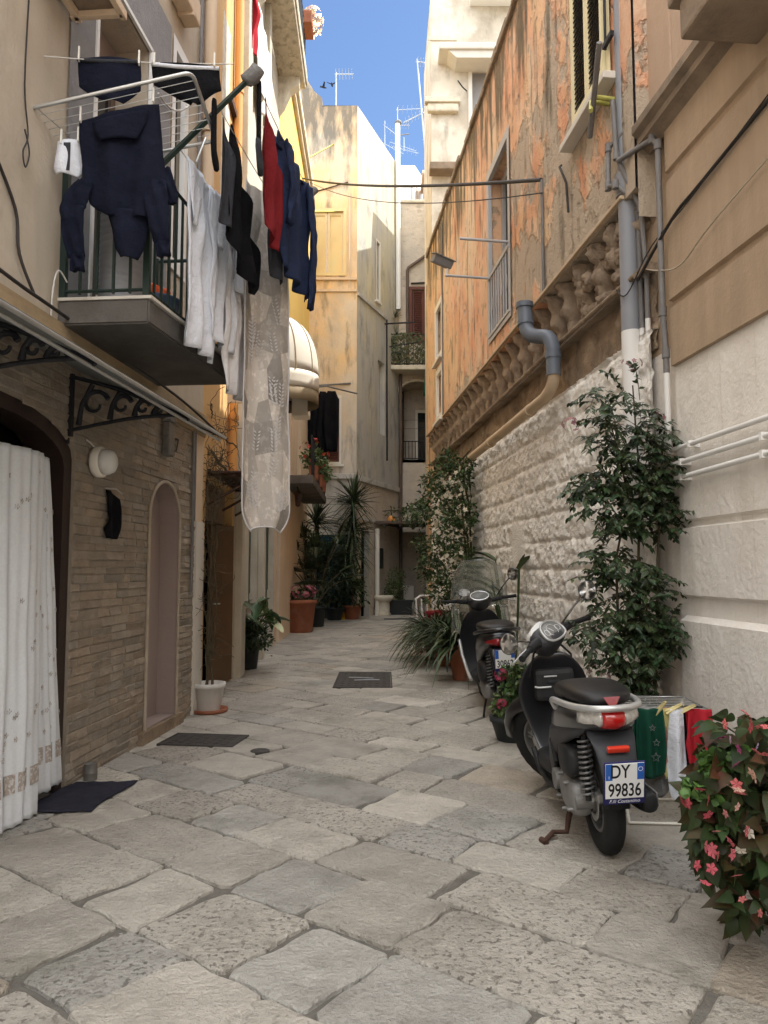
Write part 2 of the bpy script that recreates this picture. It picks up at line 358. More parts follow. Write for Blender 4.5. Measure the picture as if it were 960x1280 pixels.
D('wrap_cloth', (.20, .195, .19), rough=.95, var=.2, vs=12, bump=.8, bs=40)
D('awning', (.47, .43, .36), rough=.7, var=.05, vs=4)
D('awning_dark', (.20, .155, .095), rough=.8, var=.1)
D('blue_tub', (.09, .125, .21), rough=.45, var=.08)
D('orange_cloth', (.65, .11, .03), rough=.9, var=.12)
D('terracotta', (.29, .105, .055), rough=.8, var=.15, vs=6, bump=.2, bs=40, layers=[dict(c=(.36, .2, .14), s=4, t=.62, w=.1, f=.5)])
D('pot_dark', (.028, .032, .033), rough=.55, var=.15)
D('pot_white', (.66, .65, .62), rough=.4, var=.06, vs=3, layers=[dict(c=(.45, .41, .35), s=3, st=(2, 2, .5), t=.62, w=.1, f=.5)])
D('pot_beige', (.40, .33, .25), rough=.8, var=.15, vs=5, bump=.3, bs=40)
D('soil', (.05, .035, .025), rough=1, var=.3, vs=20, bump=.8, bs=60)
D('leaf', (.045, .075, .026), rough=.5, var=.25, vs=9, tint=True, spec=.35)
D('leaf_dark', (.030, .052, .022), rough=.45, var=.25, vs=9, tint=True, spec=.4)
D('leaf_begonia', (.022, .032, .011), rough=.5, var=.3, vs=20, tint=True, spec=.2, layers=[dict(c=(.045, .017, .014), s=9, t=.58, w=.1, f=.8)])
D('leaf_blade', (.040, .062, .028), rough=.45, var=.25, vs=7, tint=True, spec=.4)
D('petal', (.75, .72, .66), rough=.6, var=.08, tint=True)
D('stem', (.075, .06, .035), rough=.8, var=.25, vs=9)
D('bark', (.17, .125, .09), rough=.9, var=.3, vs=12, bump=.6, bs=30)
D('bark_pale', (.26, .21, .17), rough=.9, var=.25, vs=12, bump=.6, bs=30)
D('rubber', (.014, .014, .014), rough=.75, var=.2, vs=12, bump=.25, bs=60)
D('scooter_grey', (.036, .037, .040), rough=.28, var=.05, metal=.4, coat=.5, spec=.5)
D('scooter_dark', (.010, .010, .012), rough=.30, var=.1, coat=.35, spec=.5)
D('scooter_plastic', (.020, .020, .021), rough=.55, var=.15, vs=8)
D('scooter_panel', (.036, .036, .040), rough=.5, var=.1, vs=8)
D('seat_vinyl', (.013, .012, .012), rough=.42, var=.15, vs=14, bump=.15, bs=90)
D('alloy', (.22, .22, .22), rough=.5, metal=.7, var=.2, vs=9)
D('engine', (.27, .265, .255), rough=.55, metal=.6, var=.25, vs=9, bump=.2, bs=40)
D('chrome', (.62, .62, .62), rough=.18, metal=1.0, var=.05)
D('silver_paint', (.50, .50, .49), rough=.32, metal=.5, var=.05)
D('mirror_glass', (.62, .61, .58), rough=.32, metal=1.0, var=0)
D('lens_red', (.42, .012, .010), rough=.12, var=.12, vs=30, coat=.8, spec=.6)
D('lens_red_dark', (.22, .008, .010), rough=.15, var=.1, coat=.7)
D('lens_clear', (.62, .60, .56), rough=.12, metal=.4, var=.35, vs=40, coat=.8)
D('reflector', (.62, .05, .025), rough=.2, var=.1, coat=.5)
D('plate_white', (.78, .78, .76), rough=.4, var=.02)
D('plate_blue', (.03, .12, .45), rough=.4, var=.03)
D('plate_holder', (.02, .02, .10), rough=.4, var=.05)
D('ink', (.008, .008, .009), rough=.5, var=0)
D('ink_white', (.8, .8, .8), rough=.5, var=0)
D('dial', (.20, .20, .19), rough=.4, var=.15, vs=30)
D('screen_glass', (.70, .74, .70), rough=.06, trans=.9, var=.02, alpha=.55)
D('iron_cover', (.060, .055, .050), rough=.65, var=.3, vs=12, bump=.6, bs=40, metal=.2)
D('tin', (.17, .16, .145), rough=.5, metal=.3, var=.25, vs=20)
D('camo_net', (.075, .095, .055), rough=.9, var=.4, vs=9, tint=True)
D('green_net', (.03, .12, .075), rough=.9, var=.2)
D('blue_door', (.012, .06, .125), rough=.6, var=.2)
D('amber', (.75, .32, .08), rough=.3, var=.2)
D('cable', (.035, .03, .028), rough=.7, var=.2)
D('cable_pale', (.42, .36, .28), rough=.7, var=.2)
D('bamboo', (.42, .40, .10), rough=.6, var=.15)
D('antenna', (.42, .45, .50), rough=.5, metal=.3, var=.1)
D('yellow_tin', (.62, .42, .03), rough=.5, var=.1)
D('cord_white', (.6, .58, .54), rough=.8, var=.05)
D('peg', (.68, .66, .60), rough=.7, var=.1)
D('peg_yellow', (.66, .56, .26), rough=.6, var=.1)
D('red_plastic', (.36, .03, .03), rough=.4, var=.1)
D('bird', (.02, .02, .025), rough=.8, var=.1)
# ---------------------------------------------------------------- paving
def make_ground():
    g = MB(); g.add([(-60, -60, -.016), (60, -60, -.016), (60, 90, -.016), (-60, 90, -.016)], [(0, 1, 2, 3)])
    tag(g.build('ground', M['grout'], fixn=False), kind='structure')
    r = random.Random(5); th = radians(-37); ux = Vector((cos(th), sin(th), 0)); vx = Vector((-sin(th), cos(th), 0))
    mb = MB(); org = Vector((0, 12, 0)); v = -19.0
    while v < 19:
        w = r.choice((.32, .40, .46, .36, .48)) ; u = -22 + r.random()
        while u < 20:
            l = r.uniform(.34, .70)
            c = org + ux * (u + l / 2) + vx * (v + w / 2)
            if -3.1 < c.x < 3.4 and -1.2 < c.y < 30:
                near = c.y < 9
                gp = r.uniform(.003, .009); pts = []
                cs = [(u + gp, v + gp), (u + l - gp, v + gp), (u + l - gp, v + w - gp), (u + gp, v + w - gp)]
                cs = [(a + r.uniform(-.035, .035), b + r.uniform(-.014, .014)) for a, b in cs]
                for k in range(4):
                    a = Vector((*cs[k], 0)); b = Vector((*cs[(k + 1) % 4], 0)); n = 8 if near else 3
                    cut = .035 + r.random() * .045
                    for i in range(n):
                        t = cut + (1 - 2 * cut) * i / (n - 1) if n > 1 else .5
                        q = a.lerp(b, t); e = 1.0 if 0 < i < n - 1 else .3
                        q += Vector((noise.noise(Vector((q.x * 7, q.y * 7, 3))), noise.noise(Vector((q.x * 7, q.y * 7, 9))), 0)) * .020 * e
                        pts.append(q)
                cc = Vector((u + l / 2, v + w / 2, 0)); tilt = (r.uniform(-.006, .006), r.uniform(-.006, .006)); h0 = r.uniform(-.002, .004)
                def W(q, ins, z):
                    d = (cc - q); q2 = q + d.normalized() * ins
                    p = org + ux * q2.x + vx * q2.y; return Vector((p.x, p.y, z + h0 + tilt[0] * (q2.x - cc.x) + tilt[1] * (q2.y - cc.y)))
                k = len(pts); vs = [W(q, 0, -.022) for q in pts] + [W(q, .003, -.006) for q in pts] + [W(q, .012, .0015) for q in pts]
                fs = [(i, (i + 1) % k, (i + 1) % k + k, i + k) for i in range(k)] + [(i + k, (i + 1) % k + k, (i + 1) % k + 2 * k, i + 2 * k) for i in range(k)]
                fs.append(tuple(range(2 * k, 3 * k)))
                b = r.uniform(.84, 1.12); t = r.random(); pit = r.choice((0, .1, .3, .5, .7, 1))
                if t < .10: col = (b * 1.02, b * .95, b * .86, pit)
                elif t < .24: col = (b * .84, b * .855, b * .87, pit)
                elif t < .34: col = (b * 1.14, b * 1.13, b * 1.10, pit)
                else: col = (b, b * .985, b * .96, pit)
                mb.add(vs, fs, smooth=False, col=col)
            u += l
        v += w
    o = mb.build('paving', M['slab'], fixn=True); tag(o, kind='structure')
make_ground()

def cover(name, label, cat, p, sx, sy, rz, mtl, marks=0, grid=True, rnd=False):
    t = thing(name, label, cat, (p[0], p[1], .006), rz)
    mb = MB()
    if rnd: mb.lathe([(sx, -.01), (sx, .006), (sx - .01, .010), (.001, .010)], 24)
    else:
        mb.bbox(-sx, sx, -sy, sy, -.01, .006, .004)
        if grid:
            n = 7
            for i in range(n):
                for j in range(n):
                    x = -sx + .04 + (2 * sx - .08) * (i + .5) / n; y = -sy + .04 + (2 * sy - .08) * (j + .5) / n
                    mb.box(x - .022, x + .022, y - .008 if (i + j) % 2 else y - .03, y + .008 if (i + j) % 2 else y + .03, .005, .0095)
    mb.build('lid', mtl, t)
    if not rnd:
        f = MB()
        for a in ((-sx - .02, sx + .02, -sy - .02, -sy - .003), (-sx - .02, sx + .02, sy + .003, sy + .02), (-sx - .02, -sx - .003, -sy, sy), (sx + .003, sx + .02, -sy, sy)):
            f.box(a[0], a[1], a[2], a[3], -.01, .007)
        f.build('rim', mtl, t)
    if marks:
        s = MB()
        for i, (a, b, c, d) in enumerate(((-.2, .12, .12, .05), (-.12, -.12, .2, -.09))): s.tube([(a, b, .011), ((a + c) / 2, (b + d) / 2 + .01, .012), (c, d, .011)], .006, 4)
        s.build('handle', M['galv'], t)
    return t
sq = MB(); sq.add([(-16, -26, -.006), (16, -26, -.006), (16, -.7, -.006), (-16, -.7, -.006)], [(0, 1, 2, 3)]); tag(sq.build('bounce_paving', M['slab'], fixn=False), kind='structure')  # unseen sunlit ground behind the viewer, added to bounce light into the alley
cover('manhole_cover', 'large square dark iron cover with two pale lifting slots in the middle of the alley', 'manhole cover', gnd(455, 850), .34, .66, .0, M['iron_cover'], 1)
cover('manhole_cover', 'dark rectangular iron cover in the paving in front of the arched niche', 'manhole cover', gnd(255, 926), .30, .19, radians(-8), M['iron_cover'])
cover('manhole_cover', 'small round dark iron drain cover in the paving by the wall niche', 'drain cover', gnd(325, 940), .075, .075, 0, M['iron_cover'], rnd=True)
cover('manhole_cover', 'narrow far iron grate across the paving, nearest the dark rectangular planter', 'drain grate', gnd(492, 768), .42, .18, 0, M['iron_cover'])
cover('manhole_cover', 'narrow far iron grate in the paving, a step in front of the other grate', 'drain grate', gnd(498, 774), .40, .18, 0, M['iron_cover'])
# ---------------------------------------------------------------- houses on the left
def shell(mb, s0, s1, z0, z1, depth, y=0.0):          # sides, back and roof behind a facade
    vs = [Vector(p) for p in ((s0, y, z0), (s1, y, z0), (s1, depth, z0), (s0, depth, z0), (s0, y, z1), (s1, y, z1), (s1, depth, z1), (s0, depth, z1))]
    mb.add(vs, [(4, 5, 6, 7), (1, 2, 6, 5), (2, 3, 7, 6), (3, 0, 4, 7)], smooth=False)

def shutters(parent, x0, x1, z0, z1, y, mtl, frame_m, n=2, slat=.05, name='shutter'):
    w = (x1 - x0) / n
    for i in range(n):
        a = x0 + i * w + .004; b = a + w - .008
        f = MB(); fr = .045
        f.box(a, a + fr, y, y + .035, z0, z1); f.box(b - fr, b, y, y + .035, z0, z1)
        f.box(a + fr, b - fr, y, y + .035, z0, z0 + fr * 1.4); f.box(a + fr, b - fr, y, y + .035, z1 - fr, z1)
        o = f.build(name, frame_m, parent)
        sl = MB(); z = z0 + fr * 1.4 + .005
        while z < z1 - fr - .02:
            m = Matrix.Translation((0, y + .018, z + slat / 2)) @ Matrix.Rotation(radians(-38), 4, 'X')
            sl.box(a + fr, b - fr, -.004, .004, -slat * .55, slat * .55, m=m); z += slat
        sl.build('slat_panel', mtl, o)

def opening_interval(op, z):
    lo = 1e9; hi = -1e9; n = len(op)
    for i in range(n):
        a = op[i]; b = op[(i + 1) % n]
        if (a[1] - z) * (b[1] - z) < 0:
            t = (z - a[1]) / (b[1] - a[1]); s = a[0] + t * (b[0] - a[0]); lo = min(lo, s); hi = max(hi, s)
    return (lo, hi) if lo < hi else None

# --- house clad in split stone ------------------------------------------------
H1 = thing('stone_house', 'beige plastered house at left with a rough stone ground floor and curtained door', 'house', WL.a, WL.rz)
door_op = arch(-1.66, 0.0, -.04, 2.16, 2.43)
niche_op = arch(1.27, 1.99, .10, 1.86, 2.20)
mb = MB()
balc_op = rect(.12, 1.06, 3.14, 5.83); win_op = rect(1.60, 1.97, 4.2, 6.36)
mb.panel([(-5.2, 2.9), (2.64, 2.9), (2.64, 11), (-5.2, 11)], [balc_op, win_op], revs=[.30, .12])
shell(mb, -5.2, 2.64, -.05, 11, 6, 0.03)
mb.add([(-5.2, 0, 2.9), (2.64, 0, 2.9), (2.64, .03, 2.9), (-5.2, .03, 2.9)], [(0, 1, 2, 3)])
mb.build('wall', M['ochre'], H1)
mb = MB(); mb.panel([(-5.2, -.05), (2.43, -.05), (2.43, 2.82), (-5.2, 2.82)], [door_op, niche_op], revs=[.34, 0], y=0.0)
cl = mb.build('stone_cladding', M['mortar'], H1)
r = random.Random(3); mb = MB(); z = -.02
while z < 2.80:
    h = r.uniform(.05, .072); h = min(h, 2.81 - z); s = -2.6 - r.random() * .2
    while s < 2.43:
        l = r.uniform(.13, .36); segs = [(s, min(s + l, 2.44))]
        for op in (door_op, niche_op):
            iv = opening_interval(op, z + h / 2)
            if iv:
                ns = []
                for a, b in segs:
                    if b <= iv[0] or a >= iv[1]: ns.append((a, b)); continue
                    if a < iv[0]: ns.append((a, iv[0]))
                    if b > iv[1]: ns.append((iv[1], b))
                segs = ns
        for a, b in segs:
            if b - a < .03: continue
            d = r.uniform(.004, .011); g = .0012; b2 = r.uniform(.85, 1.13); k = r.uniform(-.04, .04); tl = r.uniform(-.006, .006)
            q = [(a + g, z + g), (b - g, z + g), (b - g, z + h - g), (a + g, z + h - g)]
            ins = .007
            vs = [Vector((x, -.001, zz)) for x, zz in q]
            vs += [Vector((x + (ins if i in (0, 3) else -ins), -d - r.uniform(-.004, .004) - tl * (1 if i > 1 else -1), zz + (ins if i < 2 else -ins))) for i, (x, zz) in enumerate(q)]
            mb.add(vs, [(4, 5, 6, 7)] + [(i, (i + 1) % 4, (i + 1) % 4 + 4, i + 4) for i in range(4)], smooth=False, col=(b2 * (1 + k), b2, b2 * (1 - k), 1))
        s += l
    z += h
mb.build('stone_facing', M['clad'], cl)
mb = MB(); mb.panel(niche_op, [], y=.17)
n_ = len(niche_op); mb.add([Vector((p[0], -.012, p[1])) for p in niche_op] + [Vector((p[0], .17, p[1])) for p in niche_op], [(i, (i + 1) % n_, (i + 1) % n_ + n_, i + n_) for i in range(n_)])
nic = mb.build('niche', M['mauve'], H1)
mb = MB(); mb.box(1.15, 2.1, -.055, .0, -.03, .10); mb.build('step', M['old_stone'], nic)
tr = MB(); pts = [(p[0], -.016, p[1]) for p in niche_op[1:]] + [(niche_op[0][0], -.016, niche_op[0][1])]
tr.tube(pts, .016, 6); tr.build('edge_trim', M['clad_trim'], nic)
vp = MB()
for zz in (1.66, 1.74): vp.bbox(1.60, 1.74, .135, .17, zz, zz + .035, .006)
vp.bbox(1.575, 1.765, .15, .17, 1.63, 1.80, .008); vp.build('vent_plate', M['mauve'], nic)
mb = MB(); mb.box(-5.2, 2.66, -.075, .0, 2.82, 2.90); mb.box(-5.2, 2.66, -.045, .0, 2.90, 3.0); mb.box(-5.2, 2.66, -.03, .03, 2.78, 2.82); mb.build('string_course', M['string'], H1)
mb = MB(); mb.box(2.43, 2.66, -.03, .1, -.03, 1.90); mb.build('corner_strip', M['white_plaster'], H1)
mb = MB(); mb.box(2.43, 2.645, -.015, .1, 1.90, 2.78); mb.build('corner_pier', M['ochre_pale'], H1)
# curtained door frame
mb = MB()
inn = arch(-1.56, -.10, -.04, 2.10, 2.34)
mb.panel(door_op, [inn], rev=.20, y=.02); mb.box(-1.6, -.06, .19, .30, 2.03, 2.15); mb.box(-.30, -.08, .215, .27, 0, 2.04); mb.box(-.20, -.18, .20, .215, 0, 2.04)
df = mb.build('door_frame', M['dark_wood'], H1)
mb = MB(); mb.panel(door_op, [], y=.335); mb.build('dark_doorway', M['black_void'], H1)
# surround of the balcony door, door and small window
mb = MB()
mb.panel(rect(-.26, 1.52, 3.05, 6.4), [rect(.10, 1.08, 3.10, 5.85)], rev=.0, y=-.012)
mb.build('painted_surround', M['grey_render'], H1)
mb = MB()
for b in ((.085, .12, 3.15, 5.86), (1.06, 1.095, 3.15, 5.86)): mb.box(b[0], b[1], -.026, .01, b[2], b[3])
mb.box(.085, 1.095, -.026, .01, 5.83, 5.865); bt = mb.build('white_edging', M['white_paint'], H1)
mb = MB(); mb.panel(rect(.12, 1.06, 3.14, 5.83), [], y=.295); mb.build('recess_back', M['mauve'], H1)
bd = MB(); bd.panel(rect(.16, .98, 3.15, 5.5), [rect(.26, .55, 3.3, 5.35), rect(.62, .90, 3.3, 5.35)], rev=.03, y=.25); bdo = bd.build('balcony_door', M['pipe_brown'], H1)
mb = MB(); mb.panel(rect(.2, .95, 3.2, 5.4), [], y=.275); mb.build('pane', M['glass_dark'], bdo)
wf = MB(); wf.panel(rect(1.57, 2.0, 4.17, 6.39), [rect(1.655, 1.915, 4.28, 6.28)], rev=.05, y=-.014); w_o = wf.build('window', M['white_paint'], H1)
mb = MB(); mb.panel(rect(1.60, 1.97, 4.2, 6.36), [], y=.09); mb.build('pane', M['glass_dark'], w_o)
# overhead slab beside the window, underside seen from the alley
mb = MB(); mb.bbox(1.45, 1.88, -.16, -.0, 6.66, 6.9, .02); mb.box(1.66, 1.69, -.165, -.01, 6.63, 6.66); mb.build('window_hood', M['ochre_pale'], H1)
dp = MB(); dp.tube([(2.42, -.08, 4.35), (2.42, -.08, 11)], .062, 14); dp.tube([(2.42, -.08, 5.92), (2.42, -.08, 5.98)], .085, 14); dp.build('downpipe', M['ochre_pale'], H1)
dp = MB(); dp.tube([(2.26, -.035, 5.0), (2.26, -.035, 11)], .018, 8); dp.build('conduit', M['pipe_lead'], H1)
dp = MB(); dp.tube([(2.30, -.03, 2.8), (2.30, -.03, 1.22), (2.30, -.01, 1.18)], .014, 8); dp.tube([(2.36, -.03, 2.8), (2.36, -.03, 1.9)], .009, 6); dp.build('gas_pipe', M['pipe_lead'], H1)
nb = text_mesh('17', .19, .002, M['ink'], 'house_number', H1, Matrix.Translation((1.80, -.026, 2.50)) @ Matrix.Rotation(pi / 2, 4, 'X'))
# balcony
bal = MB()
def bo(s): return -(.61 + (s + .29) * .07)
a, b = -.29, 1.32
z0, z1 = 2.99, 3.15
vs = [Vector(p) for p in ((a, 0, z0), (b, 0, z0), (b, bo(b), z0), (a, bo(a), z0), (a, 0, z1), (b, 0, z1), (b, bo(b), z1), (a, bo(a), z1))]
bm_ = bmesh.new(); vv = [bm_.verts.new(v) for v in vs]
for f in ((0, 1, 2, 3), (7, 6, 5, 4), (0, 3, 7, 4), (3, 2, 6, 7), (2, 1, 5, 6), (1, 0, 4, 5)): bm_.faces.new([vv[i] for i in f])
bmesh.ops.bevel(bm_, geom=list(bm_.edges), offset=.012, segments=2, affect='EDGES')
bal.bm(bm_); BAL = bal.build('balcony', M['concrete_dark'], H1)
lip = MB(); lip.add([(a + .0, 0, 3.152), (b, 0, 3.152), (b, bo(b) - .015, 3.152), (a, bo(a) - .015, 3.152), (a, 0, 3.172), (b, 0, 3.172), (b, bo(b) - .015, 3.172), (a, bo(a) - .015, 3.172)],
                    [(0, 1, 2, 3), (7, 6, 5, 4), (0, 3, 7, 4), (3, 2, 6, 7), (2, 1, 5, 6)]); lip.build('floor_tiles', M['white_plaster'], BAL)
rl = MB(); zt = 4.08
ia = .03
corners = [(a + ia, -.02), (a + ia, bo(a) + ia), (b - ia, bo(b) + ia), (b - ia, -.02)]
for (x, y) in corners: rl.box(x - .02, x + .02, y - .02, y + .02, 3.16, zt + .02)
for k in range(3):
    p = Vector((*corners[k], 0)); q = Vector((*corners[k + 1], 0)); L_ = (q - p).length
    for zz in (3.22, zt): rl.tube([p + Vector((0, 0, zz)), q + Vector((0, 0, zz))], .016 if zz > 4 else .012, 4, smooth=False)
    n = max(3, round(L_ / .105))
    for i in range(1, n):
        c = p.lerp(q, i / n); rl.box(c.x - .008, c.x + .008, c.y - .008, c.y + .008, 3.20, zt)
rl.build('railing', M['green_paint'], BAL)

# --- ochre house next door -----------------------------------------------------
H2 = thing('ochre_house', 'narrow ochre plastered house with an open brown door, right after the stone clad house', 'house', WL2.a, WL2.rz)
mb = MB(); mb.panel([(0, -.05), (2.15, -.05), (2.15, 12), (0, 12)], [rect(.42, 2.02, -.02, 2.42)], rev=.3); shell(mb, 0, 2.15, -.05, 12, 6); mb.build('wall', M['ochre_warm'], H2)
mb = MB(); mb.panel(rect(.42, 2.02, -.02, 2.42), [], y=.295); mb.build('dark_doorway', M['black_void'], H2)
mb = MB(); mb.box(.42, 1.75, .05, .09, 1.98, 2.40); mb.build('transom_board', M['brown_door'], H2)
mb = MB()
m = Matrix.Translation((2.0, -.01, 0)) @ Matrix.Rotation(radians(180 - 22), 4, 'Z')
mb.bbox(0, .52, -.02, .02, .03, 1.98, .006, m=m); dl = mb.build('door', M['brown_door'], H2)
mb = MB(); mb.tube([m @ Vector((.44, .02, 1.0)), m @ Vector((.44, .06, 1.0)), m @ Vector((.36, .06, 1.0))], .009, 6); mb.build('handle', M['steel'], dl)
mb = MB()
mb.tube([(1.62, -.07, 2.6), (1.62, -.07, 11.5)], .055, 12)
for zz in (3.3, 5.2, 6.4, 7.6): mb.tube([(1.62, -.07, zz), (1.62, -.07, zz + .05)], .066, 12)
mb.build('downpipe', mat('orange_pipe', (.66, .33, .10), rough=.7, var=.08, vs=2), H2)
mb = MB(); mb.box(.9, 1.35, -.008, 0, 5.6, 8.2); mb.build('bare_patch', M['pale_stone'], H2)
mb = MB(); mb.box(1.25, 2.0, -.06, .0, 7.25, 7.33); mb.build('ledge', M['rust_iron'], H2)

# --- cream house with a stone balcony ---------------------------------------------
H3 = thing('cream_house', 'cream house with white pilasters, dark green doors and a stone balcony high up', 'house', WL2.p(2.15, 0), WL2.rz)
mb = MB()
ops = [rect(1.22, 2.05, -.02, 2.45), rect(2.35, 4.1, -.02, 2.45), rect(2.6, 3.7, 6.2, 8.4), rect(2.6, 3.7, 10.85, 12.9)]
mb.panel([(0, -.05), (4.2, -.05), (4.2, 14.2), (0, 14.2)], ops, rev=.3); shell(mb, 0, 4.2, -.05, 14.2, 6); mb.build('wall', M['cream_sun'], H3)
for (a_, b_) in ((1.22, 2.05), (2.35, 4.1)):
    mb = MB(); mb.box(a_, b_, .12, .17, 0, 2.45)
    k = 2 if b_ - a_ < 1 else 4
    for i in range(k):
        x0 = a_ + (b_ - a_) * i / k + .05; x1 = a_ + (b_ - a_) * (i + 1) / k - .05
        for z_ in ((.2, .9), (1.05, 2.3)): mb.bbox(x0, x1, .095, .125, z_[0], z_[1], .02)
    mb.build('door', M['dark_green_door'], H3)
mb = MB()
for (a_, b_) in ((.06, .42), (2.10, 2.32)): mb.bbox(a_, b_, -.10, .0, 0, 14.0, .015)
mb.build('pilaster', M['cream_sun'], H3)
mb = MB(); mb.panel(rect(2.45, 3.85, 6.05, 8.55), [rect(2.62, 3.68, 6.22, 8.38)], rev=.06, y=-.06)
mb.box(2.45, 3.85, -.06, 0, 6.04, 6.05); wf = mb.build('window', M['white_warm'], H3)
mb = MB()
for i in range(7):
    x = 2.65 + i * .165; mb.tube([(x, .02, 6.22), (x, .02, 8.38)], .011, 5)
for i in range(10): mb.tube([(2.62, .02, 6.3 + i * .22), (3.68, .02, 6.3 + i * .22)], .009, 5)
mb.build('grille', M['white_paint'], wf)
mb = MB(); mb.panel(rect(2.6, 3.7, 6.2, 8.4), [], y=.2); mb.build('pane', M['glass_dark'], wf)
for zz in (10.85,):
    mb = MB(); mb.panel(rect(2.6, 3.7, zz, zz + 2.05), [], y=.2); mb.build('balcony_door', M['window_grey'], H3)
mb = MB(); mb.bbox(.9, 4.35, -.62, 0, 10.45, 10.72, .03); mb.bbox(.85, 4.4, -.66, -.6, 10.55, 10.78, .02)
bs = mb.build('balcony', M['ceil_stone'], H3)
for x in (1.15, 3.95):
    mb = MB(); mb.prism([(0, 10.45), (-.52, 10.45), (-.50, 10.30), (-.28, 10.18), (-.14, 9.9), (0, 9.75)], 0, .22, m=Matrix.Translation((x, 0, 0)) @ Matrix(((0, 1, 0, 0), (1, 0, 0, 0), (0, 0, 1, 0), (0, 0, 0, 1)))); mb.build('bracket', M['pale_stone'], bs)
mb = MB(); n = 26
for i in range(n + 1):
    x = .93 + 3.4 * i / n; mb.tube([(x, -.6, 10.75), (x, -.6, 11.65)], .010, 5)
for zz in (10.84, 11.65): mb.tube([(.93, -.6, zz), (4.33, -.6, zz)], .016, 5)
mb.tube([(.93, -.6, 11.65), (.93, 0, 11.65)], .016, 5); mb.tube([(4.33, -.6, 11.65), (4.33, 0, 11.65)], .016, 5)
mb.build('railing', M['iron'], bs); bs.location.z = .5; bs.scale.y = .80

# --- yellow house ---------------------------------------------------------------------
H4 = thing('yellow_house', 'bright yellow rendered house behind the laundry with round cream awnings on its front', 'house', WL2.p(6.35, 0), WL2.rz)
mb = MB(); ops = [rect(.35, .85, -.02, 2.5), rect(1.7, 2.8, 3.55, 5.7), rect(4.2, 5.2, 3.4, 5.6)]
mb.panel([(0, 6.2), (7.35, 6.2), (7.35, 12.3), (0, 12.3)], []); shell(mb, 0, 7.35, -.05, 12.3, 6); mb.build('upper_wall', M['yellow_wall'], H4)
mb = MB(); mb.panel([(0, -.05), (7.35, -.05), (7.35, 6.2), (0, 6.2)], ops, rev=.3, y=.004); mb.build('lower_wall', M['ochre_pale'], H4)
mb = MB(); mb.bbox(-.01, 7.36, -.07, .02, 6.14, 6.26, .02); mb.build('band', M['pale_stone'], H4)
mb = MB(); mb.bbox(-.02, 7.4, -.16, .3, 12.3, 12.5, .03); mb.bbox(-.02, 7.4, -.09, .0, 12.15, 12.3, .02); mb.build('cornice', M['pale_stone'], H4)
mb = MB(); mb.box(.35, .85, .1, .14, 0, 2.5); mb.build('door', M['dark_green_door'], H4)
for q in ops[1:]:
    mb = MB(); mb.panel(q, [], y=.22); f = mb.build('balcony_door', M['glass_dark'], H4)
    mb = MB(); x0, x1 = q[0][0], q[1][0]; z0, z1 = q[0][1], q[2][1]
    mb.panel(q, [rect(x0 + .08, (x0 + x1) / 2 - .04, z0 + .1, z1 - .08), rect((x0 + x1) / 2 + .04, x1 - .08, z0 + .1, z1 - .08)], rev=.04, y=.17); mb.build('frame', M['white_paint'], f)
mb = MB(); mb.bbox(1.2, 5.9, -.62, 0, 3.18, 3.36, .02); b4 = mb.build('balcony', M['concrete_dark'], H4)
mb = MB(); n = 40
for i in range(n + 1):
    x = 1.24 + 4.6 * i / n; mb.tube([(x, -.58, 3.36), (x, -.58, 4.2)], .009, 5)
for zz in (3.44, 4.2): mb.tube([(1.24, -.58, zz), (5.84, -.58, zz)], .014, 5)
mb.build('railing', M['iron'], b4)
# ---------------------------------------------------------------- houses on the right
H5 = thing('orange_house', 'peeling orange house on the right with stone corbels above a whitewashed rough base', 'house', WR.a, WR.rz)
SE = 10.42
win_fr = rect(5.80, 6.90, 4.50, 6.78); win_sh = rect(9.24, 10.02, 5.36, 8.02)
w_a = rect(1.22, 1.92, 5.52, 6.52); w_b = rect(1.30, 1.90, 4.34, 5.22)
mb = MB()
top = [(SE, 8.25)] + [(SE - SE * i / 24, 8.17 + .05 * noise.noise(Vector((i * .9, 2, 1)))) for i in range(1, 24)] + [(0, 8.2)]
mb.panel([(0, 4.22), (SE, 4.22)] + top, [win_fr, win_sh, w_a, w_b], revs=[.26, .07, .22, .22])
shell(mb, 0, SE, 4.0, 8.17, 6.5, 0.02)
shell(mb, -1.2, .02, -.05, 8.0, 6.5, .16); mb.panel(rect(-1.2, .02, -.05, 8.0), [], y=.16)  # added block closing the gap, keeps stray sun off the paving
mb.add([(0, 0, 4.22), (SE, 0, 4.22), (SE, .22, 4.22), (0, .22, 4.22)], [(0, 1, 2, 3)])
mb.build('wall', M['orange'], H5)
# coping of weathered stones on the parapet
cp = MB(); r = random.Random(8); s = 0.0
while s < SE - .2:
    l = r.uniform(.25, .5); h = r.uniform(.03, .09); cp.bbox(s, s + l - .01, -r.uniform(.03, .06), .25, 8.13, 8.17 + h, .02); s += l
cp.build('coping', M['moulding'], H5)
def band(u, v):
    s = u * SE; z = 3.02 + 1.2 * v; return Vector((s, (.24 if z > 3.66 else .15) - .05 * noise.fractal(Vector((s * 2.5, z * 4, 3)), .8, 2.1, 5), z))
mb = MB(); mb.grid(band, 260, 40); mb.box(0, SE, .06, .3, 3.60, 3.655); mb.build('bare_stone_band', M['old_stone'], H5, fixn=False)
cn = MB(); cn.bbox(-.03, SE - .2, -.035, .02, 4.232, 4.262, .008); cn.build('cornice', M['pipe_beige'], H5)
ln = MB(); ln.tube([(.0, .03, 3.62), (4, .03, 3.60), (8.3, .03, 3.63), (10.3, .03, 3.60)], .022, 6); ln.build('conduit', M['old_stone'], H5)
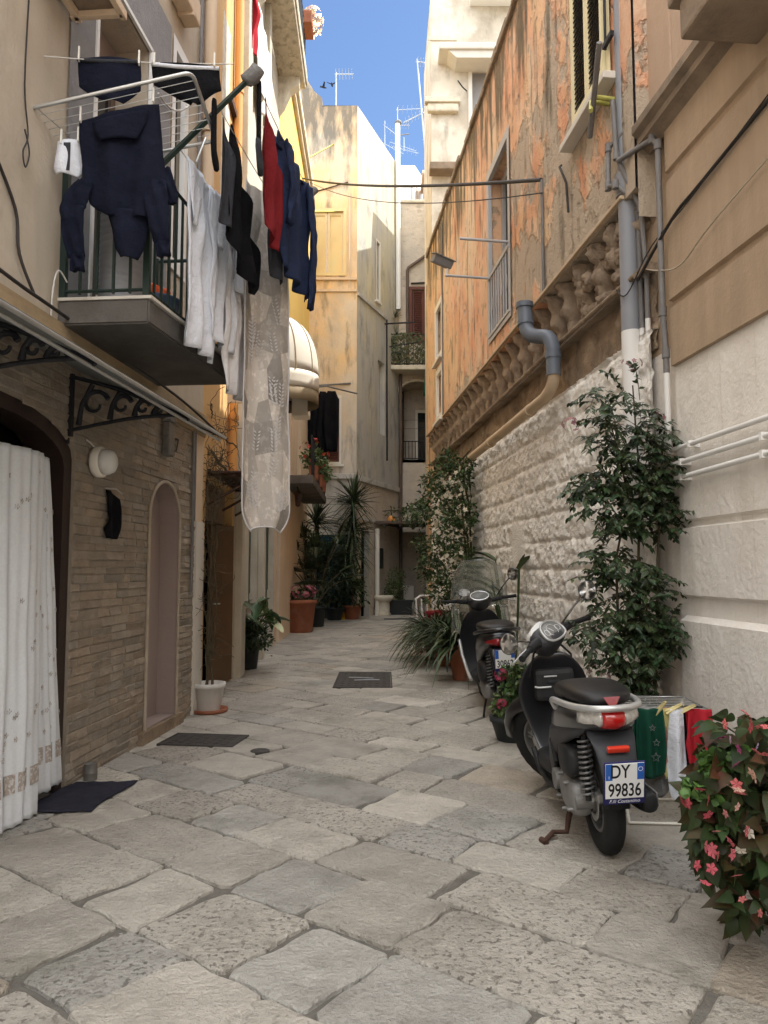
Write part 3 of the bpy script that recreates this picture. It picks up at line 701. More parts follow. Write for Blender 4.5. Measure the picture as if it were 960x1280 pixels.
# whitewashed rusticated base, really uneven
def rough(u, v):
    s = u * SE; z = -.04 + v * 3.20
    row = .285; wv = .02 * noise.noise(Vector((s * 1.5, 0, 4))); zz = z + wv; k = math.floor(zz / row); f = zz / row - k
    off = (k * .37) % 1.0; bl = .62; g = ((s / bl + off + .15 * noise.noise(Vector((k * 3.1, s * .4, 2)))) % 1.0)
    groove = min(1, min(f, 1 - f) / .16) * min(1, .45 + min(g, 1 - g) / .05)
    a = noise.fractal(Vector((s * 7, z * 7, 1)), .7, 2.1, 5) * .022 + noise.noise(Vector((s * 24, z * 24, 7))) * .014
    flat = math.exp(-(((s - 6.75) / .35) ** 2 + ((z - 1.75) / .32) ** 2) ** 2)
    return Vector((s, .10 - (.026 * groove ** .6 + a) * (1 - flat) - .03 * flat, z))
mb = MB(); mb.grid(rough, 640, 190); mb.build('whitewashed_base', M['rough_white'], H5, fixn=False)
lp = MB(); lp.add([rough(i / 60, 1.0) + Vector((0, 0, 0)) for i in range(61)] + [Vector((SE * i / 60, .2, 3.17)) for i in range(61)], [(i, i + 1, i + 62, i + 61) for i in range(60)]); lp.build('base_ledge', M['rough_white'], H5, fixn=False)
# corbels
def corbel_mesh(seed, big):
    r = random.Random(seed); b = MB(); rg = []; k_ = 1.25 if big else 1.0
    prof = [(4.215, .075, .185), (4.17, .082, .18), (4.12, .078, .165), (4.06, .055, .12), (4.02, .058, .12), (3.96, .070, .135), (3.90, .066, .125), (3.84, .048, .085), (3.80, .050, .085), (3.74, .052, .085), (3.69, .040, .055), (3.66, .015, .02)]
    for t in range((len(prof) - 1) * 3 + 1):
        i = min(len(prof) - 2, t // 3); f = t / 3 - i; z = prof[i][0] + (prof[i + 1][0] - prof[i][0]) * f; w_ = (prof[i][1] + (prof[i + 1][1] - prof[i][1]) * f) * k_; d_ = (prof[i][2] + (prof[i + 1][2] - prof[i][2]) * f) * (1.12 if big else 1)
        row = []
        for q in range(20):
            a = 2 * pi * q / 20; v = Vector((cos(a), sin(a), z * 6 + seed * 7.7))
            n = 1 + .30 * noise.fractal(v * 1.1, .8, 2.1, 4) * (1.5 if big else 1) - .12 * max(0, noise.noise(v * 3.1))
            row.append(Vector((w_ * n * math.copysign(abs(cos(a)) ** .75, cos(a)), .20 + d_ * n * math.copysign(abs(sin(a)) ** .75, sin(a)), z)))
        rg.append(row)
    b.loft(rg); return b
protos = []
for i in range(25):
    s = .2 + i * .40 + random.Random(i).uniform(-.03, .03); big = s > 8.7
    if i < 5 or i >= 21: c = corbel_mesh(i + 1, big).build('corbel', M['corbel'], H5); protos.append(c)
    else: c = protos[i % 5].copy(); COL.objects.link(c); c.parent = H5
    c.location = (s, 0, 0); c.scale = (random.Random(i + 9).uniform(.9, 1.2), 1, 1)
r = random.Random(77)                                       # loose rubble packed between the last corbels
mb = MB()
for k in range(26):
    bm = bmesh.new(); bmesh.ops.create_icosphere(bm, subdivisions=3, radius=1); sx, sy, sz = r.uniform(.05, .13), r.uniform(.05, .10), r.uniform(.05, .10); o_ = Vector((r.uniform(8.75, 10.2), r.uniform(.10, .2), r.uniform(3.70, 4.14)))
    for v in bm.verts:
        q_ = v.co * 1.3 + o_ * 5; v.co = Vector((v.co.x * sx, v.co.y * sy, v.co.z * sz)) * (1 + .5 * noise.fractal(q_, .8, 2.1, 4)) + o_; v.co.z = min(v.co.z, 4.218); v.co.y = max(v.co.y, -.0)
    mb.bm(bm, smooth=True)
mb.build('rubble_fill', M['corbel'], H5)
# French window
wf = MB(); wf.panel(rect(5.74, 6.96, 4.46, 6.86), [rect(5.84, 6.86, 4.52, 6.74)], rev=.05, y=-.02); W5 = wf.build('french_window', M['window_grey'], H5)
mb = MB(); mb.panel(win_fr, [rect(5.9, 6.28, 4.6, 6.66), rect(6.42, 6.8, 4.6, 6.66)], rev=.04, y=.17); mb.build('frame', M['window_grey'], W5)
mb = MB(); mb.panel(win_fr, [], y=.215); mb.build('pane', M['glass_dark'], W5)
mb = MB(); mb.box(5.79, 6.91, -.03, .0, 5.33, 5.38); mb.box(5.79, 6.91, -.03, .0, 4.53, 4.57)
for i in range(9):
    x = 5.84 + i * .128; mb.tube([(x, -.015, 4.55), (x, -.015, 5.35)], .011, 5)
for i in range(4):
    x = 5.97 + i * .256; mb.tube([(x + .035 * cos(a), -.015, 4.95 + .10 * sin(a)) for a in [2 * pi * k / 12 for k in range(12)]], .007, 4, closed=True)
mb.build('railing', M['window_grey'], W5)
mb = MB(); mb.tube([(6.88, -.02, 5.40), (6.88, -.62, 5.42)], .017, 6); mb.build('drying_rod', M['window_grey'], W5); mb = MB(); mb.tube([(5.84, -.02, 5.36), (5.84, -.62, 5.38)], .017, 6); mb.build('drying_rod', M['window_grey'], W5)
# shuttered window
wf = MB(); wf.panel(rect(9.18, 10.08, 5.30, 8.08), [rect(9.26, 10.0, 5.38, 8.0)], rev=.05, y=-.025); W6 = wf.build('shuttered_window', M['cream_paint'], H5)
shutters(W6, 9.28, 9.98, 5.40, 7.98, -.05, M['shutter_dark'], M['cream_paint'], 2, .045)
mb = MB(); mb.bbox(9.1, 10.16, -.12, 0, 5.24, 5.30, .008); mb.build('sill', M['white_plaster'], W6)
mb = MB(); mb.tube([(10.05, -.05, 8), (10.05, -.05, 5.55)], .012, 6); mb.box(10.03, 10.2, -.07, -.04, 5.56, 5.60); mb.build('shutter_bar', M['iron'], W6)
mb = MB(); mb.tube([(10.0, -.01, 5.13), (10.0, -.16, 5.14), (10.1, -.2, 5.0)], .018, 6); mb.tube([(10.12, -.01, 5.09), (10.12, -.16, 5.1)], .018, 6); mb.build('line_bracket', M['bamboo'], H5)
mb = MB(); mb.tube([(9.86, -.12, 4.93), (10.45, -.26, 5.30)], .022, 6); mb.build('drying_pole', M['pipe_lead'], H5)
# two small far windows
for (q, nm) in ((w_a, 'a'), (w_b, 'b')):
    x0, x1, z0, z1 = q[0][0], q[1][0], q[0][1], q[2][1]
    wf = MB(); wf.panel(rect(x0 - .08, x1 + .08, z0 - .08, z1 + .08), [rect(x0 + .04, x1 - .04, z0 + .04, z1 - .04)], rev=.05, y=-.02); w = wf.build('window', M['white_warm'], H5)
    mb = MB(); mb.panel(q, [], y=.18); mb.build('pane', M['glass_dark'] if nm == 'a' else M['ochre_pale'], w)
    mb = MB(); mb.box(x0 - .1, x1 + .1, -.08, 0, z0 - .13, z0 - .08); mb.build('sill', M['white_warm'], w)
mb = MB(); mb.tube([(8.26, -.025, 4.27), (8.26, -.025, 5.44)], .016, 6); mb.tube([(8.22, -.02, 4.27), (8.22, -.02, 5.3)], .008, 5); mb.build('conduit', M['pipe_lead'], H5)
mb = MB(); mb.tube([(2.05, -.02, 4.27), (2.05, -.02, 8.0)], .014, 6); mb.build('conduit', M['pipe_lead'], H5)
mb = MB(); mb.tube([(8.86, -.02, 5.26), (8.9, -.05, 5.22), (9.02, -.03, 5.0), (9.06, -.03, 4.7)], .012, 5); mb.build('loose_cable', M['cable'], H5)

# grey waste pipe with beige run along the base
P = thing('waste_pipe', 'grey plastic waste pipe with a bend, running on beige along the whitewashed wall', 'pipe', WR.p(8.4, 3.2, .0), WR.rz)
def L5(s, out, z): return Vector((s - 8.4, -out, z - 3.2))
mb = MB(); bend = []
mb.tube([L5(8.30, .24, 4.10), L5(8.34, .24, 3.86)], .075, 16)
arc = [L5(8.34, .24, 3.86), L5(8.36, .23, 3.80), L5(8.41, .20, 3.74), L5(8.48, .16, 3.71), L5(8.55, .12, 3.69), L5(8.60, .09, 3.66), L5(8.63, .07, 3.60), L5(8.64, .06, 3.52)]
mb.tube(arc, .072, 16); mb.tube([L5(8.64, .06, 3.54), L5(8.645, .06, 3.28)], .070, 16)
for c0, c1, rr in ((4.06, 4.11, .088), (3.87, 3.91, .083)): mb.tube([L5(8.31 if c0 > 4 else 8.335, .24, c1), L5(8.31 if c0 > 4 else 8.34, .24, c0)], rr, 16)
mb.tube([L5(8.64, .06, 3.50), L5(8.64, .06, 3.45)], .080, 16)
mb.build('trap', M['pvc_grey'], P)
mb = MB(); mb.tube([L5(8.645, .06, 3.30), L5(8.63, .06, 3.22), L5(8.55, .065, 3.16), L5(8.4, .07, 3.12), L5(6, .07, 3.08), L5(3.5, .07, 3.04), L5(1.2, .07, 3.0)], .058, 12)
for s in (7.9, 6.1, 4.2): mb.tube([L5(s, .07, 3.105 - (7.9 - s) * .016), L5(s - .08, .07, 3.104 - (7.98 - s) * .016)], .068, 12)
mb.build('run', M['pipe_beige'], P)
mb = MB(); mb.bbox(8.28 - 8.4, 8.36 - 8.4, -.02, .08, .28, .46, .02); mb.build('clamp', M['white_warm'], P)

# --- near house on the right --------------------------------------------------------
H6 = thing('cream_and_brown_house', 'house at right with a smooth cream ground floor and a brown banded upper wall', 'house', WR1.a, WR1.rz)
S0, S1 = .56, 6.0
def run(prof, s0, s1):
    n = len(prof); vs = [Vector((s, -o, z)) for s in (s0, s1) for (o, z) in prof]
    return vs, [(i, i + 1, i + 1 + n, i + n) for i in range(n - 1)]
mb = MB()
for (pr_, a_, b_) in (([(.05, -.05), (.05, 1.085), (.0, 1.12), (.0, 1.235), (.035, 1.255), (.035, 1.69), (.0, 1.705), (.0, 1.735), (.03, 1.75), (.03, 2.81)], S0, S1),):
    v, f = run(pr_, a_, b_); mb.add(v, f, smooth=False)
    mb.add([Vector((S0, -o, z)) for o, z in pr_] + [Vector((S0, .05, z)) for o, z in pr_], [(i, i + 1, i + 1 + len(pr_), i + len(pr_)) for i in range(len(pr_) - 1)])
mb.build('cream_ground_storey', M['cream_wall'], H6)
mb = MB(); pr_ = [(.0, 2.80), (.062, 2.805), (.062, 3.20), (.035, 3.21), (.035, 3.255), (.062, 3.265), (.062, 4.10), (.04, 4.11), (.04, 4.17), (.062, 4.18), (.062, 4.5)]
v, f = run(pr_, S0, S1); mb.add(v, f)
mb.add([Vector((S0, -o, z)) for o, z in pr_] + [Vector((S0, .05, z)) for o, z in pr_], [(i, i + 1, i + 1 + len(pr_), i + len(pr_)) for i in range(len(pr_) - 1)])
mb.build('brown_storey', M['brown_wall'], H6)
mb = MB(); pr_ = [(.05, 4.46), (.10, 4.50), (.14, 4.52), (.14, 4.57), (.18, 4.60), (.18, 4.66), (.13, 4.69), (.04, 4.70)]
v, f = run(pr_, .30, S1); mb.add(v, f); mb.add([Vector((.30, -o, z)) for o, z in pr_], [tuple(range(len(pr_)))]); mb.build('moulding', M['moulding'], H6)
mb = MB(); mb.panel(rect(.0, S1, 4.64, 11.0), [], y=-.03); shell(mb, 0, S1, 4.0, 11.0, 6.5, -.03); mb.box(.62, .64, -.045, -.02, 4.7, 11); mb.build('upper_wall', M['pink_wall'], H6)
mb = MB(); mb.panel(rect(-.25, S0 + .02, -.05, 2.97), [], y=.0); mb.build('corner_pier', M['cream_wall'], H6)
mb = MB(); mb.panel(rect(-.25, S0 + .02, 2.97, 4.64), [], y=.002); mb.add([(-.25, .002, 2.97), (S0, .002, 2.97), (S0, .1, 2.97), (-.25, .1, 2.97)], [(0, 1, 2, 3)]); mb.build('corner_pier', M['brown_wall'], H6)
mb = MB(); mb.bbox(1.66, 5.2, -.50, -.03, 4.30, 4.52, .02); mb.bbox(1.60, 5.25, -.54, -.03, 4.52, 4.70, .02); b6 = mb.build('balcony', M['moulding'], H6)
mb = MB()
for i in range(30): x = 1.7 + i * .115; mb.tube([(x, -.48, 4.7), (x, -.48, 5.6)], .01, 5)
mb.tube([(1.68, -.48, 5.6), (5.15, -.48, 5.6)], .016, 5); mb.build('railing', M['iron'], b6)
# drainpipe and supply pipes in the corner
P2 = thing('drainpipe', 'thick grey drainpipe in the corner of the right hand wall, painted white below', 'pipe', WR1.p(.02, 0, .10), WR1.rz)
mb = MB(); mb.tube([(0, 0, 3.22), (0, 0, 11)], .072, 18); mb.tube([(0, 0, 4.28), (0, 0, 4.46)], .088, 18); mb.tube([(0, 0, 6.6), (0, 0, 6.66)], .078, 18); mb.build('upper_pipe', M['pipe_grey'], P2)
mb = MB(); mb.tube([(0, 0, 0), (0, 0, 3.22)], .0725, 18); mb.build('lower_pipe', M['pipe_white'], P2)
def water_pipe(label, pts, rr, zs, extra=()):
    t = thing('water_pipe', label, 'pipe', WR1.p(pts[0][0], 0, 0), WR1.rz, 'water pipes on the right hand wall')
    pts = [Vector((p[0] - pts[0][0], -p[1], p[2])) for p in pts]
    up = [p for p in pts if p.z >= zs]; lo = [p for p in pts if p.z < zs]
    if up:
        u = list(up)
        if lo: u.append(Vector((lo[0].x, lo[0].y, zs)))
        m_ = MB(); m_.tube(u, rr, 8)
        for p in u[1:-1]: m_.tube([p - Vector((0, 0, rr * 1.6)), p + Vector((0, 0, rr * 1.6))], rr * 1.35, 8)
        m_.build('lead_length', M['pipe_lead'], t)
    if lo:
        l = list(lo)
        if up: l.insert(0, Vector((lo[0].x, lo[0].y, zs)))
        m_ = MB(); m_.tube(l, rr * 1.03, 8); m_.build('white_length', M['pipe_white'], t)
    return t
water_pipe('thin vertical pipe next to the thick drainpipe, stepping around it near the moulding', [(.13, .06, 11), (.13, .06, 4.95), (.13, .10, 4.80), (-.04, .22, 4.70), (-.06, .22, 4.40), (.08, .22, 4.34), (.10, .06, 4.2), (.10, .05, .4)], .020, 3.22)
water_pipe('second thin vertical pipe, between the thick drainpipe and the house corner', [(.02, .20, 5.05), (.06, .20, 4.58), (.20, .08, 4.1), (.20, .05, 3.6), (.20, .05, .8)], .019, 3.26)
water_pipe('slim pipe running down the corner edge of the brown and cream wall', [(.10, .20, 4.52), (.46, .10, 4.48), (.52, .09, 4.40), (.52, .09, 3.2), (.54, .085, 2.9), (.54, .085, 2.24)], .021, 2.76)
def rail_pipe(label, s0, z0, z1, out):
    t = thing('wall_pipe', label, 'pipe', WR1.p(s0, z0), WR1.rz, 'white pipes across the cream wall')
    m_ = MB(); m_.tube([(0, -out, 0), (2.5, -out, z1 - z0)], .017, 8); m_.tube([(-.02, -out, 0), (0, -out, 0), (.03, -out, 0)], .024, 8); m_.build('pipe', M['pipe_white'], t)
    for x in (.3, 1.2): m_ = MB(); m_.box(x - .012, x + .012, -out - .02, -.02, (z1 - z0) * x / 2.5 - .022, (z1 - z0) * x / 2.5 + .022); m_.build('clip', M['white_paint'], t)
    return t
rail_pipe('uppermost white pipe running across the cream wall', .54, 2.22, 2.23, .085)
rail_pipe('middle white pipe across the cream wall', .42, 2.12, 2.14, .085)
rail_pipe('lowest white pipe across the cream wall, behind the creeper', .42, 2.02, 2.05, .085)
def cable(label, pts, rr, mtl='cable', name='cable'):
    pts = [Vector(p) for p in pts]; pts = smooth_path(pts); t = MB(); o = pts[0].copy(); t.tube([p - o for p in pts], rr, 5); ob = t.build(name, M[mtl], None); ob.location = o; tag(ob, label, 'cable'); return ob
cable('thick dark cable running up across the brown wall', [WR1.p(.2, 3.55, .12), WR1.p(.7, 3.78, .09), WR1.p(1.1, 3.84, .08), WR1.p(2.6, 4.0, .08)], .012)
cable('thin pale wire drooping in a loop over the brown wall', [WR1.p(.25, 3.62, .10), WR1.p(.5, 3.50, .10), WR1.p(.8, 3.42, .09), WR1.p(1.25, 3.52, .09), WR1.p(2.6, 3.72, .08)], .005, 'cable_pale')
cable('thin dark wire slung from the drainpipe to the brown wall', [WR1.p(.0, 3.55, .2), WR1.p(.1, 3.48, .16), WR1.p(.4, 3.72, .1), WR1.p(1.0, 3.80, .09), WR1.p(2.6, 4.08, .08)], .005)
cable('twisted black cable strung across the alley to the orange wall', sag(at(374, 222, 19.2), WR.p(8.26, 5.44, .03), .14, 16), .022)
cable('thin cable strung across the alley just under the twisted one', sag(at(388, 228, 19.2), WR.p(8.3, 5.28, .03), .30, 16), .007)
# ---------------------------------------------------------------- houses closing the alley
HC = thing('corner_house', 'tall ochre and grey stained corner house facing down the alley with cream shutters', 'house', WC.a, 0)
mb = MB()
X = lambda x: x + 2.6
topl = [(X(-.82), 15.75), (X(-1.9), 15.72), (X(-1.92), 16.0), (X(-2.15), 16.2), (X(-2.4), 16.6), (0, 16.9)]
sw = rect(X(-2.22), X(-1.24), 10.42, 12.35); lw = rect(X(-2.25), X(-1.34), 4.62, 6.55); bd_ = rect(X(-2.0), X(-.98), -.02, 2.45)
mb.panel([(0, -.05), (X(-.82), -.05)] + topl, [sw, lw, bd_], rev=.16)
for k in range(len(topl) - 1): mb.add([(topl[k][0], 0, topl[k][1]), (topl[k + 1][0], 0, topl[k + 1][1]), (topl[k + 1][0], .4, topl[k + 1][1]), (topl[k][0], .4, topl[k][1])], [(0, 1, 2, 3)])
mb.add([(0, 0, -.05), (0, 5, -.05), (0, 5, 16.9), (0, 0, 16.9)], [(0, 1, 2, 3)])
mb.build('front_wall', M['corner_plaster'], HC)
rot = WC2.rz; ms = Matrix.Translation(WC2.a - WC.a) @ Matrix.Rotation(rot, 4, 'Z'); LC2 = WC2.L
def in2(mb_): mb_.v = [tuple(ms @ Vector(p)) for p in mb_.v]; return mb_
mb = MB(); wsl = rect(1.55, 1.85, 10.15, 12.1); wlo = rect(1.75, 2.35, 5.8, 8.2)
mb.panel([(0, -.05), (LC2, -.05), (LC2, 15.75), (0, 15.75)], [wsl, wlo, rect(.35, 1.0, -.02, 2.6)], rev=.18); in2(mb)
mb.add([ms @ Vector((0, 0, 15.75)), ms @ Vector((LC2, 0, 15.75)), ms @ Vector((LC2, 2, 15.75)), Vector((0, 5, 15.75)), Vector((0, .0, 15.75))], [(0, 1, 2, 3, 4)])
mb.build('side_wall', M['corner_side'], HC)
for q_ in (wsl, wlo): mb = MB(); mb.panel(q_, [], y=.17); in2(mb); mb.build('niche_back', M['grey_stucco'], HC)
mb = MB(); mb.panel(rect(1.50, 1.90, 10.1, 12.15), [rect(1.56, 1.84, 10.16, 12.09)], rev=.04, y=-.03); mb.box(1.47, 1.93, -.07, 0, 10.04, 10.1); in2(mb); mb.build('slit_window', M['white_warm'], HC)
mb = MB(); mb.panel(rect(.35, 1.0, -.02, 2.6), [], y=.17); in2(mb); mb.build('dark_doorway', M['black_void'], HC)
mb = MB(); mb.box(0.02, X(-.82) + .0, -.07, -.002, 10.18, 10.26); mb.box(0.02, X(-.82), -.05, -.002, 9.82, 9.9); mb.build('ledge', M['ochre_pale'], HC)
mb = MB(); mb.box(0, LC2 * .62, -.06, -.002, 9.72, 9.82); in2(mb); mb.build('ledge', M['grey_stucco'], HC)
mb = MB(); mb.bbox(0.02, X(-.82) + .05, -.11, -.002, 4.1, 4.26, .02); mb.box(0.02, X(-.82) + .04, -.05, -.002, 2.9, 2.98); mb.build('ledge', M['grey_stucco'], HC)
mb = MB(); mb.bbox(.0, LC2, -.09, -.002, 4.05, 4.22, .02); mb.box(.0, LC2, -.05, -.002, 2.9, 2.98); in2(mb); mb.build('ledge', M['grey_stucco'], HC)
mb = MB(); mb.panel(rect(0.02, X(-.82), -.04, 4.1), [bd_], rev=0, y=-.012); mb.build('grey_base', M['grey_stucco'], HC)
mb = MB(); mb.panel(rect(.0, LC2, -.04, 4.05), [rect(.35, 1.0, -.02, 2.6)], rev=0, y=-.012); in2(mb); mb.build('stone_base', M['rubble'], HC)
# shuttered window
wf = MB(); wf.panel(rect(X(-2.32), X(-1.14), 10.32, 12.45), [rect(X(-2.22), X(-1.24), 10.42, 12.35)], rev=.05, y=-.03); w = wf.build('shuttered_window', M['cream_shutter'], HC)
for i in range(2):
    a_ = X(-2.21) + i * .49; mb = MB(); mb.panel(rect(a_, a_ + .47, 10.43, 12.34), [rect(a_ + .07, a_ + .40, 10.53, 12.24)], rev=.03, y=.04); mb.panel(rect(a_ + .06, a_ + .41, 10.52, 12.25), [], y=.065); mb.build('shutter', M['cream_shutter'], w)
wf = MB(); wf.panel(rect(X(-2.33), X(-1.27), 4.55, 6.63), [lw], rev=.02, y=-.02); wf.box(X(-2.35), X(-1.2), -.08, -.0, 4.48, 4.55); w = wf.build('shuttered_window', M['white_warm'], HC)
shutters(w, X(-1.82), X(-1.35), 4.63, 6.54, .05, M['dark_red_wood'], M['dark_red_wood'], 1, .06)
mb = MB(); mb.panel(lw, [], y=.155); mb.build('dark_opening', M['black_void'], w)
mb = MB(); mb.box(X(-2.0), X(-.98), .05, .1, 0, 2.45)
for i in range(4): mb.box(X(-2.0), X(-.98), .035, .05, .3 + i * .55, .36 + i * .55)
mb.build('door', M['blue_door'], HC)
mb = MB(); mb.panel(rect(X(-1.05), X(-.99), 9.9, 12.9), [], y=-.02); mb.tube([(X(-1.06), -.03, 9.9), (X(-1.06), -.03, 12.95)], .02, 6); mb.build('conduit', M['ochre_pale'], HC)
mb = MB(); mb.tube([(X(-2.2), .0, 12.95), (X(-1.1), -.06, 13.25)], .02, 5); mb.build('clothes_rod', M['rust_iron'], HC)
mb = MB(); mb.tube([(X(-2.3), -.9, 13.5), (X(-1.55), -.0, 14.5)], .022, 5); mb.build('drying_pole', M['bamboo'], HC)
mb = MB(); mb.tube([(X(-2.05), -1.1, 11.8), (X(-1.5), -.0, 12.35)], .022, 5); mb.build('drying_pole', M['bamboo'], HC)
mb = MB(); mb.tube([(X(-2.3), -.25, 6.85), (X(-1.0), -.02, 7.0)], .03, 6); mb.build('clothes_rod', M['pipe_lead'], HC)
mb = MB(); mb.tube([(2.3, -.02, 9.55), (2.5, -1.0, 9.55)], .03, 5); mb.tube([(2.75, -.02, 8.9), (2.9, -1.0, 9.0)], .02, 5); mb.tube([(2.5, -.02, 9.75), (2.5, -.02, 8.8), (2.5, -.03, 5.0)], .03, 6); in2(mb); mb.build('wall_irons', M['iron'], HC)
mb = MB(); mb.tube([(LC2 - .22, -.10, -.02), (LC2 - .22, -.10, 9.0)], .06, 10); in2(mb); mb.build('downpipe', M['pipe_brown'], HC)
mb = MB(); mb.tube([(1.35, -.14, 0), (1.35, -.14, 2.7)], .07, 10); in2(mb); mb.build('white_pipe', M['white_warm'], HC)
mb = MB(); mb.bbox(1.6, 1.95, -.12, 0, 1.45, 2.1, .02); in2(mb); mb.build('meter_box', M['pot_dark'], HC)
# timber porch roof between the two houses
PR = thing('porch_roof', 'low dark porch roof tucked into the end corner of the alley', 'porch', (.0, 24.2, 2.85), 0)
mb = MB(); mb.bbox(-.55, 2.0, -.9, 1.1, 0, .10, .02); mb.build('roof_board', M['pipe_brown'], PR)
mb = MB()
for i in range(6): mb.box(-.5 + i * .48, -.42 + i * .48, -.95, 1.1, -.07, 0)
mb.build('rafter', M['dark_wood'], PR)

# --- back house with loggia ----------------------------------------------------
HB = thing('loggia_house', 'pale stone end house with an arched loggia and a leaf screened balcony', 'house', WB.a, 0)
lo = arch(.12, 1.75, 5.2, 7.1, 8.0); sh = rect(.78, 1.6, 9.35, 11.25)
mb = MB(); mb.panel([(-.1, -.05), (2.4, -.05), (2.4, 14.4), (-.1, 14.4)], [lo, sh, rect(.2, 2.0, -.02, 2.7)], revs=[1.3, .2, 1.0]); shell(mb, -.1, 2.4, -.05, 14.4, 5, .02); mb.build('wall', M['rubble'], HB)
mb = MB(); mb.bbox(-.1, 2.4, -.08, .4, 14.4, 14.5, .02); mb.build('coping', M['pale_stone'], HB)
mb = MB(); mb.panel(rect(0, 2.0, 5.0, 8.2), [rect(1.0, 1.7, 5.2, 7.15)], y=1.29, rev=.05); mb.build('loggia_back', M['rubble'], HB)
mb = MB(); mb.box(.1, 1.8, .0, 1.3, 5.1, 5.2); mb.build('loggia_floor', M['pale_stone'], HB)
mb = MB(); mb.panel(rect(1.0, 1.7, 5.2, 7.15), [], y=1.34); ld = mb.build('loggia_door', M['glass_dark'], HB)
mb = MB(); mb.panel(rect(.94, 1.76, 5.2, 7.22), [rect(1.03, 1.67, 5.21, 7.12)], y=1.26, rev=.03); mb.build('frame', M['white_warm'], ld)
lo2 = [(p[0], p[1]) for p in lo]
mb = MB(); pts = [Vector((p[0], -.03, p[1])) for p in lo2[2:]]; mb.tube(pts, .06, 6); mb.bbox(.02, .30, -.08, .06, 6.98, 7.12, .03); mb.build('arch_trim', M['pale_stone'], HB)
mb = MB(); mb.tube([(.42, .05, 5.2), (.42, .05, 7.6)], .07, 8); mb.build('post', M['dark_wood'], HB)
mb = MB()
for zz in (5.25, 5.85): mb.tube([(.15, .03, zz), (1.75, .03, zz)], .018, 5)
for i in range(14): mb.tube([(.2 + i * .115, .03, 5.25), (.2 + i * .115, .03, 5.85)], .012, 4)
for zz in (6.3, 6.6): mb.tube([(.15, .03, zz), (1.75, .03, zz)], .006, 4)
mb.build('railing', M['iron'], HB)
mb = MB(); mb.bbox(-.15, 1.75, -.75, -.0, 8.18, 8.34, .03); b9 = mb.build('balcony', M['pale_stone'], HB)
mb = MB()
for zz in (8.4, 9.42): mb.tube([(-.1, -.68, zz), (1.7, -.68, zz)], .02, 5)
for i in range(13): mb.tube([(-.1 + i * .15, -.68, 8.34), (-.1 + i * .15, -.68, 9.42)], .012, 4)
mb.build('railing', M['iron'], b9)
r = random.Random(4); mb = MB()
for i in range(900):
    x = r.uniform(-.12, 1.72); z = r.uniform(8.38, 9.45); a_ = r.uniform(0, 6.28); sz = r.uniform(.03, .07); g_ = r.uniform(.4, 1.6)
    c = Vector((x, -.70 - r.random() * .04, z)); u = Vector((cos(a_), r.uniform(-.3, .3), sin(a_))) * sz; v = Vector((-sin(a_), r.uniform(-.3, .3), cos(a_))) * sz * .6
    mb.add([c - u, c - v, c + u, c + v], [(0, 1, 2, 3)], col=(g_ * r.uniform(.9, 1.5), g_, g_ * .9, 1))
mb.build('leaf_screen', M['camo_net'], b9, fixn=False)
wf = MB(); wf.panel(rect(.68, 1.7, 9.3, 11.35), [sh], y=-.02, rev=.03); w = wf.build('shuttered_window', M['dark_red_wood'], HB)
shutters(w, .80, 1.58, 9.38, 11.22, .05, M['dark_red_wood'], M['dark_red_wood'], 2, .07)
mb = MB(); mb.tube([(.62, -.09, 8.4), (.62, -.09, 11.9), (.66, -.09, 12.0), (1.7, -.09, 12.75)], .055, 8); mb.build('downpipe', M['pipe_brown'], HB)
mb = MB(); mb.panel(rect(.1, 2.0, -.02, 2.75), [], y=.99); mb.build('porch_back', M['rubble'], HB)
mb = MB(); mb.tube([(.75, -.04, 9.3 + 2.15), (1.75, -.05, 9.3 + 2.2)], .03, 5); mb.build('cable_run', M['cable'], HB)
# terrace room on the roof
HW = thing('roof_room', 'small white rendered rooftop room behind the white pole', 'roof room', (.75, 28.0, 14.3), 0)
mb = MB(); pts = [(-.35, 0), (.45, 0), (1.75, 3.2), (-.35, 3.2)]
mb.loft([[Vector((x, y, z)) for x, y in pts] for z in (0, 2.9)], smooth=False); mb.build('room', M['white_paint'], HW)
TR = thing('terrace_railing', 'thin iron railing on the edge of the stone roof terrace', 'railing', (1.0, 25.7, 14.5), 0)
mb = MB(); mb.tube([(0, 0, .62), (1.1, 0, .62)], .02, 5)
for i in range(7): mb.tube([(i * .18, 0, 0), (i * .18, 0, .62)], .014, 4)
mb.build('bars', M['rust_iron'], TR)
TW = thing('terrace_hut', 'small brown hut wall with a dark door at the far roof terrace', 'hut', (1.55, 27.2, 14.4), 0)
mb = MB(); mb.bbox(0, 1.6, 0, 1.4, 0, 2.0, .02); mb.bbox(-.1, 1.7, -.1, 1.5, 2.0, 2.12, .02); mb.build('wall', M['ochre_pale'], TW)
mb = MB(); mb.box(.12, .6, -.04, .0, 0, 1.4); mb.build('door', M['dark_red_wood'], TW)

